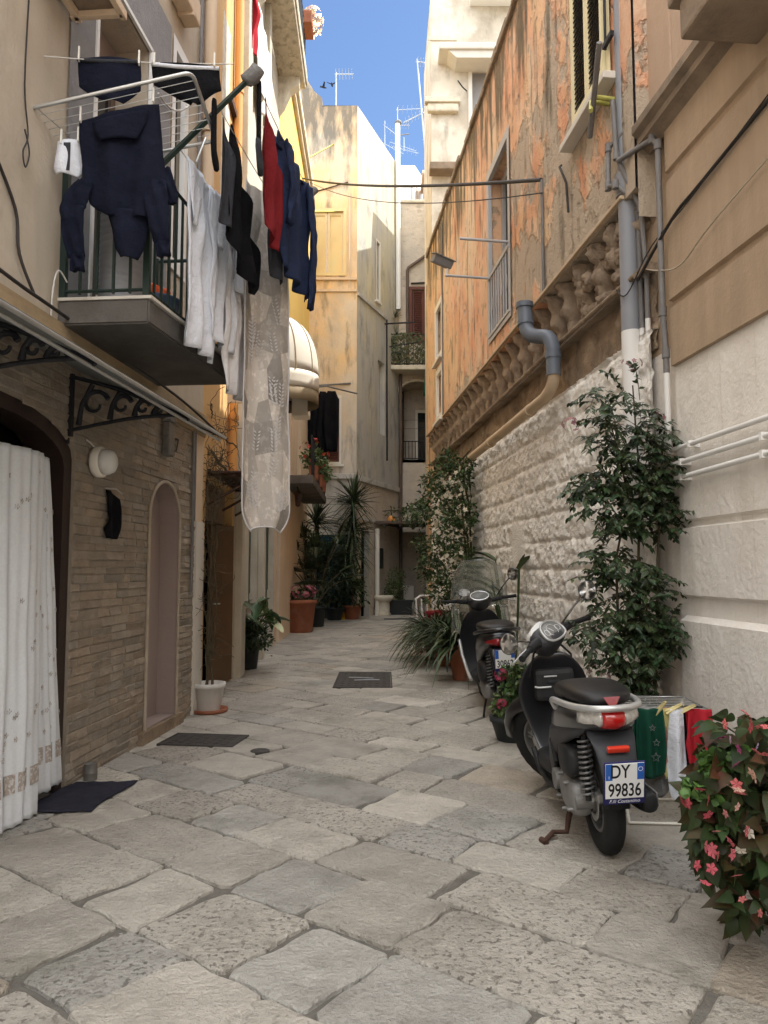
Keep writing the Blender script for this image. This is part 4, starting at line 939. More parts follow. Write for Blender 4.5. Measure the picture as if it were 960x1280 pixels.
# --- tall pale house behind the orange one --------------------------------------------
HT = thing('tall_pale_house', 'tall weathered pale house rising behind the orange house roof at right', 'house', WT.a, 0)
tw = rect(.90, 1.6, 11.2, 13.1)
mb = MB(); mb.panel([(0, -.05), (3.4, -.05), (3.4, 15.0), (0, 15.0)], [tw], rev=.25)
mb.add([(0, 0, -.05), (0, 3.0, -.05), (0, 3.0, 15.0), (0, 0, 15.0), (3.4, 0, -.05), (3.4, 3.0, -.05), (3.4, 3.0, 15.0), (3.4, 0, 15.0)], [(0, 3, 2, 1), (4, 5, 6, 7), (2, 3, 7, 6), (1, 2, 6, 5)])
mb.build('wall', M['tall_plaster'], HT)
mb = MB(); mb.panel(tw, [], y=.22); w = mb.build('window', M['window_grey'], HT)
mb = MB(); mb.panel(rect(.86, 1.64, 11.2, 13.14), [rect(.95, 1.55, 11.25, 13.05)], y=-.02, rev=.05); mb.build('frame', M['white_warm'], w)
mb = MB(); mb.bbox(.15, 3.0, -.55, 0, 13.16, 13.32, .03); mb.prism([(.35, 13.16), (2.9, 13.16), (2.9, 12.98), (.55, 12.98)], -.5, 0); mb.build('balcony', M['white_plaster'], HT)
mb = MB(); mb.bbox(.9, 2.6, -.7, 0, 14.6, 14.8, .02); mb.bbox(.9, 2.6, -.7, -.64, 14.8, 15.6, .02); mb.bbox(.9, .96, -.7, 0, 14.8, 15.6, .02); mb.build('balcony', M['white_paint'], HT)
mb = MB(); mb.bbox(-.10, .62, -.14, 0, 11.95, 12.15, .04); mb.bbox(-.16, .66, -.18, 0, 12.15, 12.28, .02); mb.box(-.05, .6, -.03, -.0, 13.75, 13.85); mb.build('cornice', M['pale_stone'], HT)
mb = MB(); mb.bbox(-.06, .9, -.35, 0, 10.45, 10.62, .02); mb.build('ledge', M['moulding'], HT)
mb = MB(); mb.tube([(.62, -.03, 12.75), (.7, -.25, 12.45), (.82, -.03, 12.5)], .015, 5); mb.tube([(1.02 - .0, -.04, 10.65), (1.02, -.04, 11.6)], .03, 5); mb.build('wall_irons', M['iron'], HT)

HA = thing('opposite_house', 'plain pale house across the small square behind the viewer', 'house', (-9, -17, 0), 0)
mb = MB(); mb.box(0, 18, 0, 5, -.02, 8.5)
for i in range(5):
    for z in (.9, 4.6): mb.box(1.5 + i * 3.3, 2.7 + i * 3.3, 4.98, 5.06, z, z + 2.1)
mb.build('wall', M['ochre_pale'], HA)
# unseen blocks added behind the right hand fronts to cast shadow
HR = thing('shade_block', 'unseen plain block added behind the tall pale house to shade the corner house', 'house', (1.75, 19.6, 0), 0)
mb = MB(); mb.box(0, 4, 0, 3.9, 0, 14.8)
pl = [(3.9, 0), (6.6, 0), (6.6, 14.5), (3.9, 16.0)]
mb.prism([(p[0], p[1]) for p in pl], 0, -4, m=Matrix(((0, -1, 0, 0), (1, 0, 0, 0), (0, 0, 1, 0), (0, 0, 0, 1)))); mb.build('wall', M['tall_plaster'], HR)
HQ = thing('shade_block', 'unseen block added above the orange house roof to shade the left hand walls', 'house', (3.6, 5.6, 0), 0)
mb = MB(); mb.box(0, 3.5, 0, 3.9, 7, 17); mb.build('wall', M['tall_plaster'], HQ)

# ---------------------------------------------------------------- antennas, pole and birds against the sky
def antenna(label, base, h, arms, rr=.03, lean=0.0):
    t = thing('antenna', label, 'antenna', base, 0, 'roof antennas')
    mb_ = MB(); mb_.tube([(0, 0, -.1), (lean, 0, h)], rr, 6); mb_.build('mast', M['antenna'], t)
    for (z, x0, x1, dz) in arms:
        mb_ = MB(); mb_.tube([(lean * z / h + x0, 0, z), (lean * z / h + x1, 0, z + dz)], rr * .6, 5)
        n = 6
        for i in range(n):
            x = x0 + (x1 - x0) * (i + .5) / n; mb_.tube([(lean * z / h + x, -.25, z + dz * (i + .5) / n), (lean * z / h + x, .25, z + dz * (i + .5) / n)], rr * .3, 4)
        mb_.build('arm', M['antenna'], t)
antenna('thin antenna with one arm on the roof of the ochre corner house', at(420, 138, 22.4), 1.25, [(1.2, -.05, .55, 0)], .024)
antenna('tall leaning lattice antenna beside the tall pale house', at(534, 216, 26), 4.35, [(4.25, -.05, .6, -.08), (1.25, -.05, .75, .35), (1.9, -.7, .05, .4)], .032, -.35)
antenna('slender antenna right beside the white pole', at(497, 205, 26.5), 2.2, [(2.1, -.05, .95, .05), (1.5, -.05, .45, 0)], .02)
antenna('low antenna with drooping arms behind the roof edge of the corner house', at(481, 186, 27), 1.1, [(.95, -.05, .55, -.5), (.3, -.2, .7, -.5)], .018)
antenna('faint curved antenna left of the white rooftop room', at(505, 186, 30), .5, [(.3, -.6, .5, -.4), (.1, -.5, .6, -.3)], .018)
PO = thing('pole', 'tall white pole standing in the corner between the corner house and the stone house', 'pole', (.50, 25.15, 12.0), 0)
mb = MB(); mb.tube([(0, 0, -1.6), (-.02, 0, 5.15)], .09, 10); mb.build('shaft', M['white_paint'], PO)
mb = MB(); mb.lathe([(.12, 5.12), (.12, 5.2), (.05, 5.26)], 10); mb.tube([(0, 0, 4.7), (.4, 0, 4.75)], .02, 5); mb.build('cap', M['pipe_lead'], PO)
for i, (px, py) in enumerate(((404, 109), (415, 106))):
    b = thing('bird', ('dark bird in the sky left of the thin antenna, the lower one', 'dark bird in the sky left of the thin antenna, the higher one')[i], 'bird', at(px, py, 24), .5 + i, 'birds in the sky')
    mb = MB(); mb.loft([ring(-.12, 0, 0, .01, .01, 8), ring(-.05, 0, 0, .03, .03, 8), ring(.04, 0, 0, .035, .03, 8), ring(.10, 0, .01, .02, .02, 8), ring(.13, 0, .01, .005, .005, 8)])
    for sg in (-1, 1): mb.add([(.05, 0, .02), (-.03, 0, .02), (-.06, sg * .2, .08), (.0, sg * .16, .08)], [(0, 1, 2, 3)])
    mb.build('body', M['bird'], b)
# ---------------------------------------------------------------- laundry
def interp(rows, t):
    n = len(rows) - 1; x = min(n - 1e-6, max(0, t * n)); i = int(x); f = x - i
    return tuple(rows[i][k] + (rows[i + 1][k] - rows[i][k]) * f for k in range(len(rows[0])))
def cloth(mb, o, du, rows, nu=28, nv=36, fold=.02, ff=9.0, seed=0, dep=0.0, nrm=None, even=True):
    """hanging cloth: rows of (left, right, z) measured along du from o; folds run downwards"""
    o = Vector(o); du = Vector(du).normalized(); nr = Vector(nrm).normalized() if nrm else Vector((du.y, -du.x, 0))
    zt = rows[0][2]; hts = [r_[2] for r_ in rows]; hh = max(1e-3, abs(hts[0] - hts[-1]))
    cum = [0]
    for i in range(1, len(rows)): cum.append(cum[-1] + max(1e-4, hypot(rows[i][2] - rows[i - 1][2], .2 * (rows[i][0] - rows[i - 1][0]))))
    def fn(u, v):
        d = v * cum[-1]; i = 0
        while i < len(cum) - 2 and cum[i + 1] < d: i += 1
        f = (d - cum[i]) / (cum[i + 1] - cum[i]); a = rows[i]; b = rows[i + 1]
        l = a[0] + (b[0] - a[0]) * f; r_ = a[1] + (b[1] - a[1]) * f; z = a[2] + (b[2] - a[2]) * f
        x = l + (r_ - l) * u; k = .25 + .75 * min(1, v * 3)
        w = sin(x * ff * 2 * pi + seed + 1.2 * noise.noise(Vector((x * 2, z * 1.5, seed)))) * fold * k
        w += noise.noise(Vector((x * 4, z * 3, seed * 1.7))) * fold * 1.1 * k
        z += noise.noise(Vector((x * 5, seed, 3))) * .012 * (v > .9)
        return o + du * x + nr * (w + dep) + Vector((0, 0, z))
    mb.grid(fn, nu, nv)
def peg(parent_label, p, rot=0.0, m='peg', sc=1.0):
    t = thing('clothes_peg', parent_label, 'clothes peg', p, rot, 'clothes pegs')
    for sg in (-1, 1):
        b = MB(); b.box(-.005, .005, -.012 + sg * .006, .0 + sg * .006, -.028 * sc, .045 * sc, m=Matrix.Rotation(sg * .08, 4, 'X')); b.build('prong', M[m], t)
    return t
AD = Vector((.166, 1, 0)).normalized()                     # direction of the balcony front
AN = Vector((AD.y, -AD.x, 0))
def bp(Y, out, z): return Vector((-1.5 + .166 * (Y - 4.69), Y, z)) + AN * out

# lines between the two arms of the balcony
LINES = (.10, .34, .62)
arm = thing('line_arm', 'dark green steel arm with a cloth wrapped end, holding out the clothes lines', 'line arm', bp(4.74, -.02, 4.06), 0)
o0 = bp(4.74, -.02, 4.06); tip = at(320, 90, 4.98)
mb = MB(); mb.tube([Vector((0, 0, 0)), tip - o0], .020, 4, smooth=False); mb.build('bar', M['green_paint'], arm)
mb = MB(); d_ = (tip - o0).normalized(); c_ = tip - o0
mb.loft([[c_ + d_ * t + (Vector((0, 1, 0)) * cos(a) + d_.cross(Vector((0, 1, 0))) * sin(a)) * (rr * (1 + .16 * sin(a * 3 + t * 40))) for a in [2 * pi * k / 14 for k in range(14)]] for t, rr in ((-.12, .03), (-.10, .05), (-.04, .056), (.01, .048), (.03, .05), (.045, .02))]); mb.build('cloth_wrap', M['wrap_cloth'], arm)
arm2 = thing('line_arm', 'far steel arm holding the other ends of the clothes lines, mostly behind the navy jacket', 'line arm', bp(6.2, -.02, 4.06), 0)
tip2 = at(391, 240, 6.62); o2 = bp(6.2, -.02, 4.06)
mb = MB(); mb.tube([Vector((0, 0, 0)), tip2 - o2], .020, 4, smooth=False); mb.build('bar', M['green_paint'], arm2)
mb = MB(); d_ = (tip2 - o2).normalized(); mb.tube([tip2 - o2 - d_ * .05, tip2 - o2 + d_ * .04], .035, 10); mb.build('end_cap', M['wrap_cloth'], arm2)
lp_ = []
for k, f in enumerate((.22, .62, .97)):
    a_ = o0.lerp(tip, f); b_ = o2.lerp(tip2, f); lp_.append((a_, b_))
    l = MB(); l.tube([p - a_ for p in sag(a_, b_, .02, 8)], .0035, 5); ob = l.build('clothes_line', M['cord_white'], None); ob.location = a_
    tag(ob, ('clothes line nearest the balcony railing, carrying the white shirts', 'middle clothes line, carrying the black sock and black clothes', 'outermost clothes line, carrying the red garment and navy jacket')[k], 'clothes line', 'clothes lines beside the balcony')
def on(k, Y, z=None):
    a_, b_ = lp_[k]; f = (Y - a_.y) / (b_.y - a_.y); p = a_.lerp(b_, f)
    return Vector((p.x, p.y, p.z if z is None else z))
def ldir(k): v = lp_[k][1] - lp_[k][0]; v.z = 0; return v.normalized()
def hung(name, label, cat, mtl, k, Y0, rows, group=None, pegs=(), **kw):
    o = on(k, Y0); t = thing(name, label, cat, o, 0, group)
    mb_ = MB(); cloth(mb_, (0, 0, 0), ldir(k), rows, **kw); mb_.build('cloth', M[mtl], t, solid=.006)
    return t
slope = (lp_[0][1].z - lp_[0][0].z) / (lp_[0][1] - lp_[0][0]).length
# white shirts over the inner line
def shirt(name, label, Y0, w, h, mtl, seed, k=0, sl=.42, hem=.0):
    t = thing(name, label, 'shirt', on(k, Y0), 0, 'white shirts on the inner clothes line')
    b = MB(); cloth(b, (0, 0, 0), ldir(k), [(0, w, .01), (-.01, w + .01, -.10), (.0, w + .02, -h * .45), (.0, w + .03, -h * .8), (.02 + hem, w + .03, -h)], fold=.035, ff=4.5, seed=seed, nu=36, nv=30); b.build('body', M[mtl], t, solid=.005)
    for (x0, x1, dx, dp_) in ((-.01, .15, .03, .03), (w - .16, w - .0, .05, .05)):
        b = MB(); cloth(b, (0, 0, 0), ldir(k), [(x0, x1, -.02), (x0 + dx * .5, x1 + dx, -sl * .5), (x0 + dx + .02, x1 + dx - .02, -sl)], fold=.02, ff=6, seed=seed + 5, nu=10, nv=16, dep=dp_); b.build('sleeve', M[mtl], t, solid=.005)
    return t
shirt('white_shirt', 'white shirt hanging over the balcony railing nearest the camera, longest of the white washing', 4.90, .58, 1.28, 'white_cloth', 1, hem=.05)
shirt('white_shirt', 'white long sleeved shirt hanging behind the first one, short sleeve turned out', 5.30, .56, 1.12, 'white_cloth', 7, sl=.62)
shirt('white_shirt', 'crumpled off-white vest hanging lowest at the far end of the balcony railing', 5.62, .54, 1.44, 'white_cloth_warm', 13, sl=.3)
# dark garments
def sock(label, k, Y, h, mtl, flip=1, toe=None, dep=0.0):
    t = thing('sock', label, 'sock', on(k, Y), 0, 'socks on the clothes lines')
    b = MB(); cs = [(0, .022, 0), (0, .036, -.03), (0, .04, -h * .5), (.004 * flip, .044, -h * .72), (.03 * flip, .060, -h * .84), (.045 * flip, .055, -h * .94), (.05 * flip, .02, -h)]
    b.loft([[Vector((0, 0, z)) + ldir(k) * (x + r_ * cos(a)) + AN * (dep + .014 * sin(a)) for a in [2 * pi * q / 12 for q in range(12)]] for x, r_, z in cs]); b.build('leg', M[mtl], t)
    if toe:
        b = MB(); cs2 = [(0, .041, -h * .66), (.0, .05, -h * .74), (.03 * flip, .066, -h * .84), (.045 * flip, .06, -h * .94), (.05 * flip, .025, -h * 1.005)]
        b.loft([[Vector((0, 0, z)) + ldir(k) * (x + r_ * cos(a)) + AN * (dep + .018 * sin(a)) for a in [2 * pi * q / 12 for q in range(12)]] for x, r_, z in cs2]); b.build('toe', M[toe], t)
    return t
sock('long black sock hanging on its own, first from the camera', 1, 4.80, .47, 'black_cloth', 1)
sock('black sock with a grey toe, just before the red garment', 2, 5.05, .66, 'black_cloth', 1, 'grey_cloth', .02)
hung('dark_shirt', 'washed out dark grey shirt hanging between the long black sock and the black clothes', 'shirt', 'grey_cloth', 1, 4.96, [(.0, .03, -.02), (-.01, .16, -.25), (.0, .20, -.48), (.02, .22, -.75)], fold=.03, ff=5, seed=3)
hung('black_trousers', 'black garment hanging from one corner in front of the patchwork cover', 'trousers', 'black_cloth', 1, 5.13, [(.0, .03, .04), (-.03, .16, -.20), (-.06, .40, -.45), (-.07, .60, -.65), (-.02, .64, -.80), (.12, .62, -.93), (.36, .56, -1.02)], fold=.04, ff=4, seed=5, nu=34, nv=40)
hung('red_garment', 'dark red garment hanging on the outer line, only red piece beside the balcony', 'garment', 'red_cloth', 2, 5.22, [(.0, .03, .0), (.0, .26, -.22), (.02, .42, -.45), (.04, .44, -.75), (.08, .42, -.92), (.28, .40, -1.0)], fold=.03, ff=5, seed=8)
jk = thing('navy_jacket', 'navy blue jacket hanging at the far end of the outer clothes line', 'jacket', on(2, 5.62), 0)
b = MB(); cloth(b, (0, 0, 0), ldir(2), [(.0, .05, .0), (.0, .40, -.12), (.0, .92, -.03), (.02, .96, -.4), (.05, .97, -.8), (.12, .93, -1.06)], fold=.045, ff=3.2, seed=11, nu=40, nv=40); b.build('body', M['navy_jacket'], jk, solid=.008)
for x0, z1, sd in ((.04, -.72, 2), (.72, -1.18, 9)):
    b = MB(); rg_ = []; d2 = ldir(2)
    for i in range(25):
        f = i / 24; c = Vector((0, 0, -.10 + (z1 + .10) * f)) + d2 * (x0 + .06 * sin(f * 2)) + AN * (.06 + .03 * sin(pi * f)); w_ = .085 - .03 * f
        rg_.append([c + d2 * w_ * cos(q) + AN * (.020 * sin(q) + .010 * sin(cos(q) * 5 + i * .5) + .012 * noise.noise(Vector((i * .4, cos(q) * 2, sd)))) for q in [2 * pi * k / 18 for k in range(18)]])
    b.loft(rg_); b.build('sleeve', M['navy_jacket'], jk)
b = MB(); cloth(b, (0, 0, 0), ldir(2), [(.02, .30, -.6), (.0, .33, -1.0), (.03, .30, -1.14)], fold=.03, ff=4, seed=21, dep=-.06); b.build('lining', M['grey_cloth'], jk, solid=.006)
# patchwork cover
qt = thing('patchwork_cover', 'long grey patchwork bedspread with leaf embroidery hanging far below the balcony', 'bedspread', (-1.085, 6.02, 4.62), 0)
qd = Vector((.35, .25, 0)).normalized(); qn = Vector((qd.y, -qd.x, 0)); QW = .425; QH = 2.90
r = random.Random(21); nu, nv = 5, 13
us = [[max(0, min(1, (i + (r.uniform(-.3, .3) if 0 < i < nu else 0)) / nu)) for i in range(nu + 1)] for j in range(nv + 1)]
vs_j = [[(j + (r.uniform(-.3, .3) if 0 < j < nv else 0)) / nv for i in range(nu + 1)] for j in range(nv + 1)]
def qpos(u, v):
    end = max(0, (v - .93) / .07); sh = 1 - .34 * end ** 2
    x = (.5 + (u - .5) * (sh if u > .5 else sh * .97)) * QW * (1.0 + .22 * v) - .02 * v
    w = .035 * sin(u * 9 + v * 2.2) * (.6 + .4 * v) + .03 * noise.noise(Vector((u * 3, v * 7, 2)))
    if u < .16: w += (.16 - u) * .5
    return qd * (x - .12) + qn * w + Vector((0, 0, -v * QH + .05 * end * sin(u * 3)))
mb = MB()
for j in range(nv):
    for i in range(nu):
        g = r.uniform(.55, 1.35); col = (g, g * .985, g * .97, 1); K = 6; base = len(mb.v); vs2 = []
        for b_ in range(K + 1):
            for a_ in range(K + 1):
                fu, fv = a_ / K, b_ / K
                u = (us[j][i] * (1 - fu) + us[j][i + 1] * fu) * (1 - fv) + (us[j + 1][i] * (1 - fu) + us[j + 1][i + 1] * fu) * fv
                v = (vs_j[j][i] * (1 - fu) + vs_j[j][i + 1] * fu) * (1 - fv) + (vs_j[j + 1][i] * (1 - fu) + vs_j[j + 1][i + 1] * fu) * fv
                puff = .0025 * (1 - (2 * fu - 1) ** 4) * (1 - (2 * fv - 1) ** 4)
                vs2.append(qpos(u, v) + qn * puff)
        mb.add(vs2, [(b_ * (K + 1) + a_, b_ * (K + 1) + a_ + 1, (b_ + 1) * (K + 1) + a_ + 1, (b_ + 1) * (K + 1) + a_) for b_ in range(K) for a_ in range(K)], smooth=True, col=col)
mb.build('patchwork', M['quilt'], qt, fixn=False)
mb = MB()
edge = [qpos(1, v / 60) for v in range(61)] + [qpos(1 - u / 20, 1) for u in range(1, 21)] + [qpos(0, 1 - v / 60) for v in range(1, 61)]
mb.tube([e + qn * .004 for e in edge], .007, 5); mb.build('border', M['quilt_edge'], qt)
for kk in range(26):                                       # embroidered sprigs
    pass
mb = MB()
for kk in range(22):
    u0 = r.uniform(.2, .85); v0 = r.uniform(.35, .95); a0 = r.uniform(-.5, .5); n_ = r.randint(5, 8)
    for q in range(n_):
        for sg in (-1, 1):
            uu = u0 + (a0 * q * .03) + sg * .035; vv_ = v0 - q * .010
            c = qpos(uu, vv_) + qn * .014; d1 = Vector((0, 0, .022)) + qd * sg * .022; d2 = qd * .006 - Vector((0, 0, .004 * sg))
            mb.add([c - d1 * .5, c + d2, c + d1 * .6, c - d2], [(0, 1, 2, 3)])
mb.build('embroidery', M['quilt_edge'], qt, fixn=False)

# washing on the near end of the balcony: folding rack, sweatshirt, shorts
A_, B_, C_, D_ = at(28, 138, 4.33), at(240, 90, 4.40), at(270, 176, 4.95), at(66, 216, 4.86)
rk = thing('drying_rack', 'silver folding drying rack hooked over the near end of the balcony railing', 'drying rack', A_, 0)
def rp(q): return q - A_
def corner(p, q, s, r_=.06, n=5):
    a_ = q + (p - q).normalized() * r_; b_ = q + (s - q).normalized() * r_
    return [a_.lerp(q, t).lerp(q.lerp(b_, t), t) for t in [i / n for i in range(n + 1)]]
pts = corner(D_, A_, B_) + corner(A_, B_, C_) + corner(B_, C_, D_) + corner(C_, D_, A_)
mb = MB(); mb.tube([rp(q) for q in pts], .0125, 8, closed=True); mb.build('frame', M['steel'], rk)
mb = MB()
for i in range(1, 9):
    f = i / 9; mb.tube([rp(A_.lerp(D_, f)), rp(B_.lerp(C_, f))], .0028, 4)
mb.tube([rp(A_.lerp(B_, .08)), rp(A_.lerp(D_, .55) + (B_ - A_) * .2)], .004, 4); mb.build('wires', M['steel'], rk)
for f in (.62, .93):
    mb = MB(); p_ = D_.lerp(C_, f); mb.tube([rp(p_), rp(p_ + Vector((0, .02, .05))), rp(Vector((p_.x, 4.72, 4.10)))], .007, 6)
    mb.build('hook', M['steel'], rk)
# sweatshirt, hung upside down by its hem
sw_t = thing('sweatshirt', 'navy sweatshirt pegged by its hem to the drying rack, sleeves hanging down', 'sweatshirt', at(100, 150, 4.47), 0)
o_ = at(100, 150, 4.47)
def px(x, y, Y=4.47): v = at(x, y, Y); return (v.x - o_.x, v.z - o_.z)
def rowz(l, r_): return (l[0], r_[0], (l[1] + r_[1]) / 2)
X_ = Vector((1, .06, 0)); nrm = Vector((.06, -1, 0))
def sheet(mb_, rows, fold, ff, seed, dep, nu=30, nv=34):   # rows of (left point, right point), each (x, z)
    def fn(u, v):
        n = len(rows) - 1; t = min(n - 1e-6, v * n); i = int(t); f = t - i; f2 = f * f * (3 - 2 * f) * .35 + f * .65
        l = [rows[i][0][k] + (rows[i + 1][0][k] - rows[i][0][k]) * f2 for k in (0, 1)]; r_ = [rows[i][1][k] + (rows[i + 1][1][k] - rows[i][1][k]) * f2 for k in (0, 1)]
        x = l[0] + (r_[0] - l[0]) * u; z = l[1] + (r_[1] - l[1]) * u
        w = fold * (sin(x * ff + seed + 1.5 * noise.noise(Vector((x * 3, z * 2, seed)))) + 1.2 * noise.noise(Vector((x * 5, z * 4, seed)))) * min(1, .2 + 2 * v)
        bulge = dep * 4 * u * (1 - u)
        return X_ * x + nrm * (w + bulge) + Vector((0, 0, z))
    mb_.grid(fn, nu, nv)
b = MB(); sheet(b, [(px(100, 153), px(197, 127)), (px(100, 175), px(199, 160)), (px(102, 200), px(201, 190)), (px(104, 225), px(206, 222)), (px(112, 255), px(200, 255)), (px(136, 270), px(190, 272))], .022, 30, 2, .03); b.build('body', M['navy'], sw_t, solid=.012)
b = MB(); sheet(b, [(px(133, 262), px(184, 262)), (px(140, 285), px(182, 290)), (px(146, 312), px(176, 312)), (px(152, 322), px(170, 323))], .02, 30, 6, .03, 14, 20); b.build('hood', M['navy'], sw_t, solid=.012)
def sleeve(pts_, r_):
    b_ = MB(); P_ = [X_ * px(*q)[0] + nrm * d + Vector((0, 0, px(*q)[1])) for q, d in pts_]; N_ = len(P_); rg_ = []
    for i in range((N_ - 1) * 6 + 1):
        t = i / 6; k = min(N_ - 2, int(t)); f = t - k; c = P_[k].lerp(P_[k + 1], f); w_ = r_[k] + (r_[k + 1] - r_[k]) * f; t_ = (P_[k + 1] - P_[k]).normalized(); s_ = t_.cross(nrm).normalized()
        rg_.append([c + s_ * w_ * cos(a) * (1 + .08 * noise.noise(Vector((i * .5, 1, 2)))) + nrm * (.016 * sin(a) + .012 * sin(cos(a) * 6 + i * .35) + .02 * noise.noise(Vector((i * .3, cos(a) * 1.5, 4)))) for a in [2 * pi * q / 20 for q in range(20)]])
    b_.loft(rg_); return b_
sleeve([((108, 228), .02), ((100, 250), .04), ((93, 262), .05), ((94, 290), .05), ((99, 325), .04)], [.05, .072, .075, .068, .052]).build('sleeve', M['navy'], sw_t)
sleeve([((99, 322), .04), ((100, 342), .04)], [.047, .045]).build('cuff', M['navy'], sw_t)
sleeve([((194, 225), .02), ((196, 250), .05), ((199, 280), .06), ((203, 305), .05)], [.06, .075, .065, .05]).build('sleeve', M['navy'], sw_t)
sleeve([((203, 303), .05), ((206, 322), .05)], [.045, .043]).build('cuff', M['navy'], sw_t)
sleeve([((200, 205), -.03), ((209, 235), -.03), ((212, 248), -.03)], [.05, .05, .03]).build('pocket_flap', M['navy'], sw_t)
b = MB(); sheet(b, [(px(118, 158), px(186, 140)), (px(120, 168), px(183, 156)), (px(128, 180), px(172, 176))], .006, 20, 3, .02, 12, 8); b.v = [tuple(Vector(v) + nrm * .045) for v in b.v]; b.build('hem_pocket', M['navy'], sw_t, solid=.01)
# line with two pairs of shorts
w0 = at(50, 70, 4.42); w1 = at(292, 80, 4.9)
l = MB(); l.tube([p - w0 for p in sag(w0, w1, .015, 8)], .004, 5); l.tube([Vector((-.08, 0, .0)), Vector((.0, 0, 0))], .008, 6); ob = l.build('clothes_line', M['cord_white'], None); ob.location = w0
tag(ob, 'white cord from a spike in the beige wall, carrying two pairs of black shorts', 'clothes line', 'clothes lines beside the balcony')
def shorts(label, P, Y, band):
    t = thing('shorts', label, 'shorts', at(*P[0][0], Y), 0, 'black shorts on the white cord'); o = at(*P[0][0], Y)
    def q(x, y): v = at(x, y, Y); return (v.x - o.x, v.z - o.z)
    b_ = MB(); sheet(b_, [(q(*l_), q(*r_)) for l_, r_ in P], .012, 18, P[0][0][0], .03, 24, 20); b_.build('cloth', M['navy' if not band else 'black_cloth'], t, solid=.012)
    b_ = MB(); l_, r_ = P[0]; b_.tube([X_ * (q(*l_)[0] * (1 - f) + q(*r_)[0] * f) + Vector((0, 0, q(*l_)[1] * (1 - f) + q(*r_)[1] * f - .012 - .02 * sin(pi * f))) + nrm * (.015 + .02 * sin(pi * f)) for f in [i / 10 for i in range(11)]], .013, 8); b_.build('waistband', M['grey_cloth' if not band else 'white_cloth'], t)
    return t
shorts('black shorts on the white cord, nearer the beige wall', [((98, 74), (174, 74)), ((98, 92), (175, 92)), ((99, 108), (174, 109)), ((112, 117), (164, 118)), ((126, 124), (156, 124)), ((132, 127), (152, 127))], 4.55, False)
shorts('black shorts with a white waistband on the cord, nearer the green arm', [((190, 80), (273, 82)), ((191, 95), (274, 98)), ((193, 108), (276, 112)), ((215, 118), (264, 118)), ((232, 125), (250, 127)), ((238, 128), (246, 129))], 4.72, True)
sm = thing('underpants', 'small white underpants pegged to the back of the drying rack beside the beige wall', 'underpants', at(85, 178, 4.5), 0)
b = MB(); o = at(85, 178, 4.5)
def q_(x, y): v = at(x, y, 4.5); return (v.x - o.x, v.z - o.z)
sheet(b, [(q_(73, 178), q_(101, 175)), (q_(71, 195), q_(102, 195)), (q_(68, 212), q_(100, 214)), (q_(72, 220), q_(96, 219))], .018, 40, 2, .02, 14, 12); b.build('cloth', M['white_cloth'], sm, solid=.008)
b = MB(); b.box(-.012, .03, -.035, -.03, -.2, -.02); b.build('dark_strap', M['grey_cloth'], sm)
for i, (x_, y_, Y_) in enumerate(((99, 70, 4.53), (174, 75, 4.56), (193, 77, 4.71), (268, 78, 4.71), (101, 146, 4.45), (192, 122, 4.44), (77, 174, 4.48), (98, 171, 4.48))):
    peg('pale wooden clothes peg ' + ('at the left corner of the left shorts', 'at the right corner of the left shorts', 'at the left corner of the shorts beside the green arm', 'at the right corner of the shorts beside the green arm', 'at the left end of the sweatshirt hem', 'at the right end of the sweatshirt hem', 'at the left of the small underpants', 'at the right of the small underpants')[i], at(x_, y_, Y_), .2, sc=1.3)
# things on the balcony floor
def Lw(s, out, z): return WL.p(s, z, out)
tk = thing('water_tank', 'ribbed galvanised water tank standing on the balcony', 'water tank', Lw(.02, .30, 3.172), 0)
mb = MB(); prof = [(.14, 0), (.155, .02)]
for i in range(14): z = .05 + i * .045; prof += [(.16, z), (.168, z + .015), (.16, z + .03)]
prof += [(.15, .72), (.10, .80), (.05, .84), (.05, .90), (.02, .9)]
mb.lathe(prof, 24); mb.build('shell', M['galv'], tk)
tb = thing('washing_tub', 'blue plastic tub of washing on the balcony floor', 'tub', Lw(.44, .36, 3.172), 0)
mb = MB(); mb.lathe([(.15, 0), (.17, .2), (.19, .22), (.19, .235), (.165, .235), (.14, .05)], 20); mb.build('tub', M['blue_tub'], tb)
oc = thing('washing_heap', 'orange cloth bundled in the blue tub on the balcony', 'cloth', Lw(.44, .36, 3.38), 0)
mb = MB(); bm = bmesh.new(); bmesh.ops.create_icosphere(bm, subdivisions=4, radius=.15)
for v in bm.verts: v.co *= 1 + .35 * noise.fractal(v.co * 9, .8, 2, 4); v.co.z *= .9
mb.bm(bm, smooth=True); mb.build('orange_bundle', M['orange_cloth'], oc)
mb = MB(); bm = bmesh.new(); bmesh.ops.create_icosphere(bm, subdivisions=4, radius=.12)
for v in bm.verts: v.co *= 1 + .4 * noise.fractal(v.co * 8 + Vector((5, 0, 0)), .8, 2, 4); v.co += Vector((-.12, -.05, -.04))
mb.bm(bm, smooth=True); mb.build('grey_bundle', M['grey_cloth'], oc)
bg_ = thing('white_bag', 'white paper bag leaning by the balcony door behind the washing', 'bag', Lw(.25, .12, 3.172), 0)
mb = MB(); mb.bbox(-.11, .11, -.06, .06, 0, .62, .02); mb.build('bag', M['white_warm'], bg_)
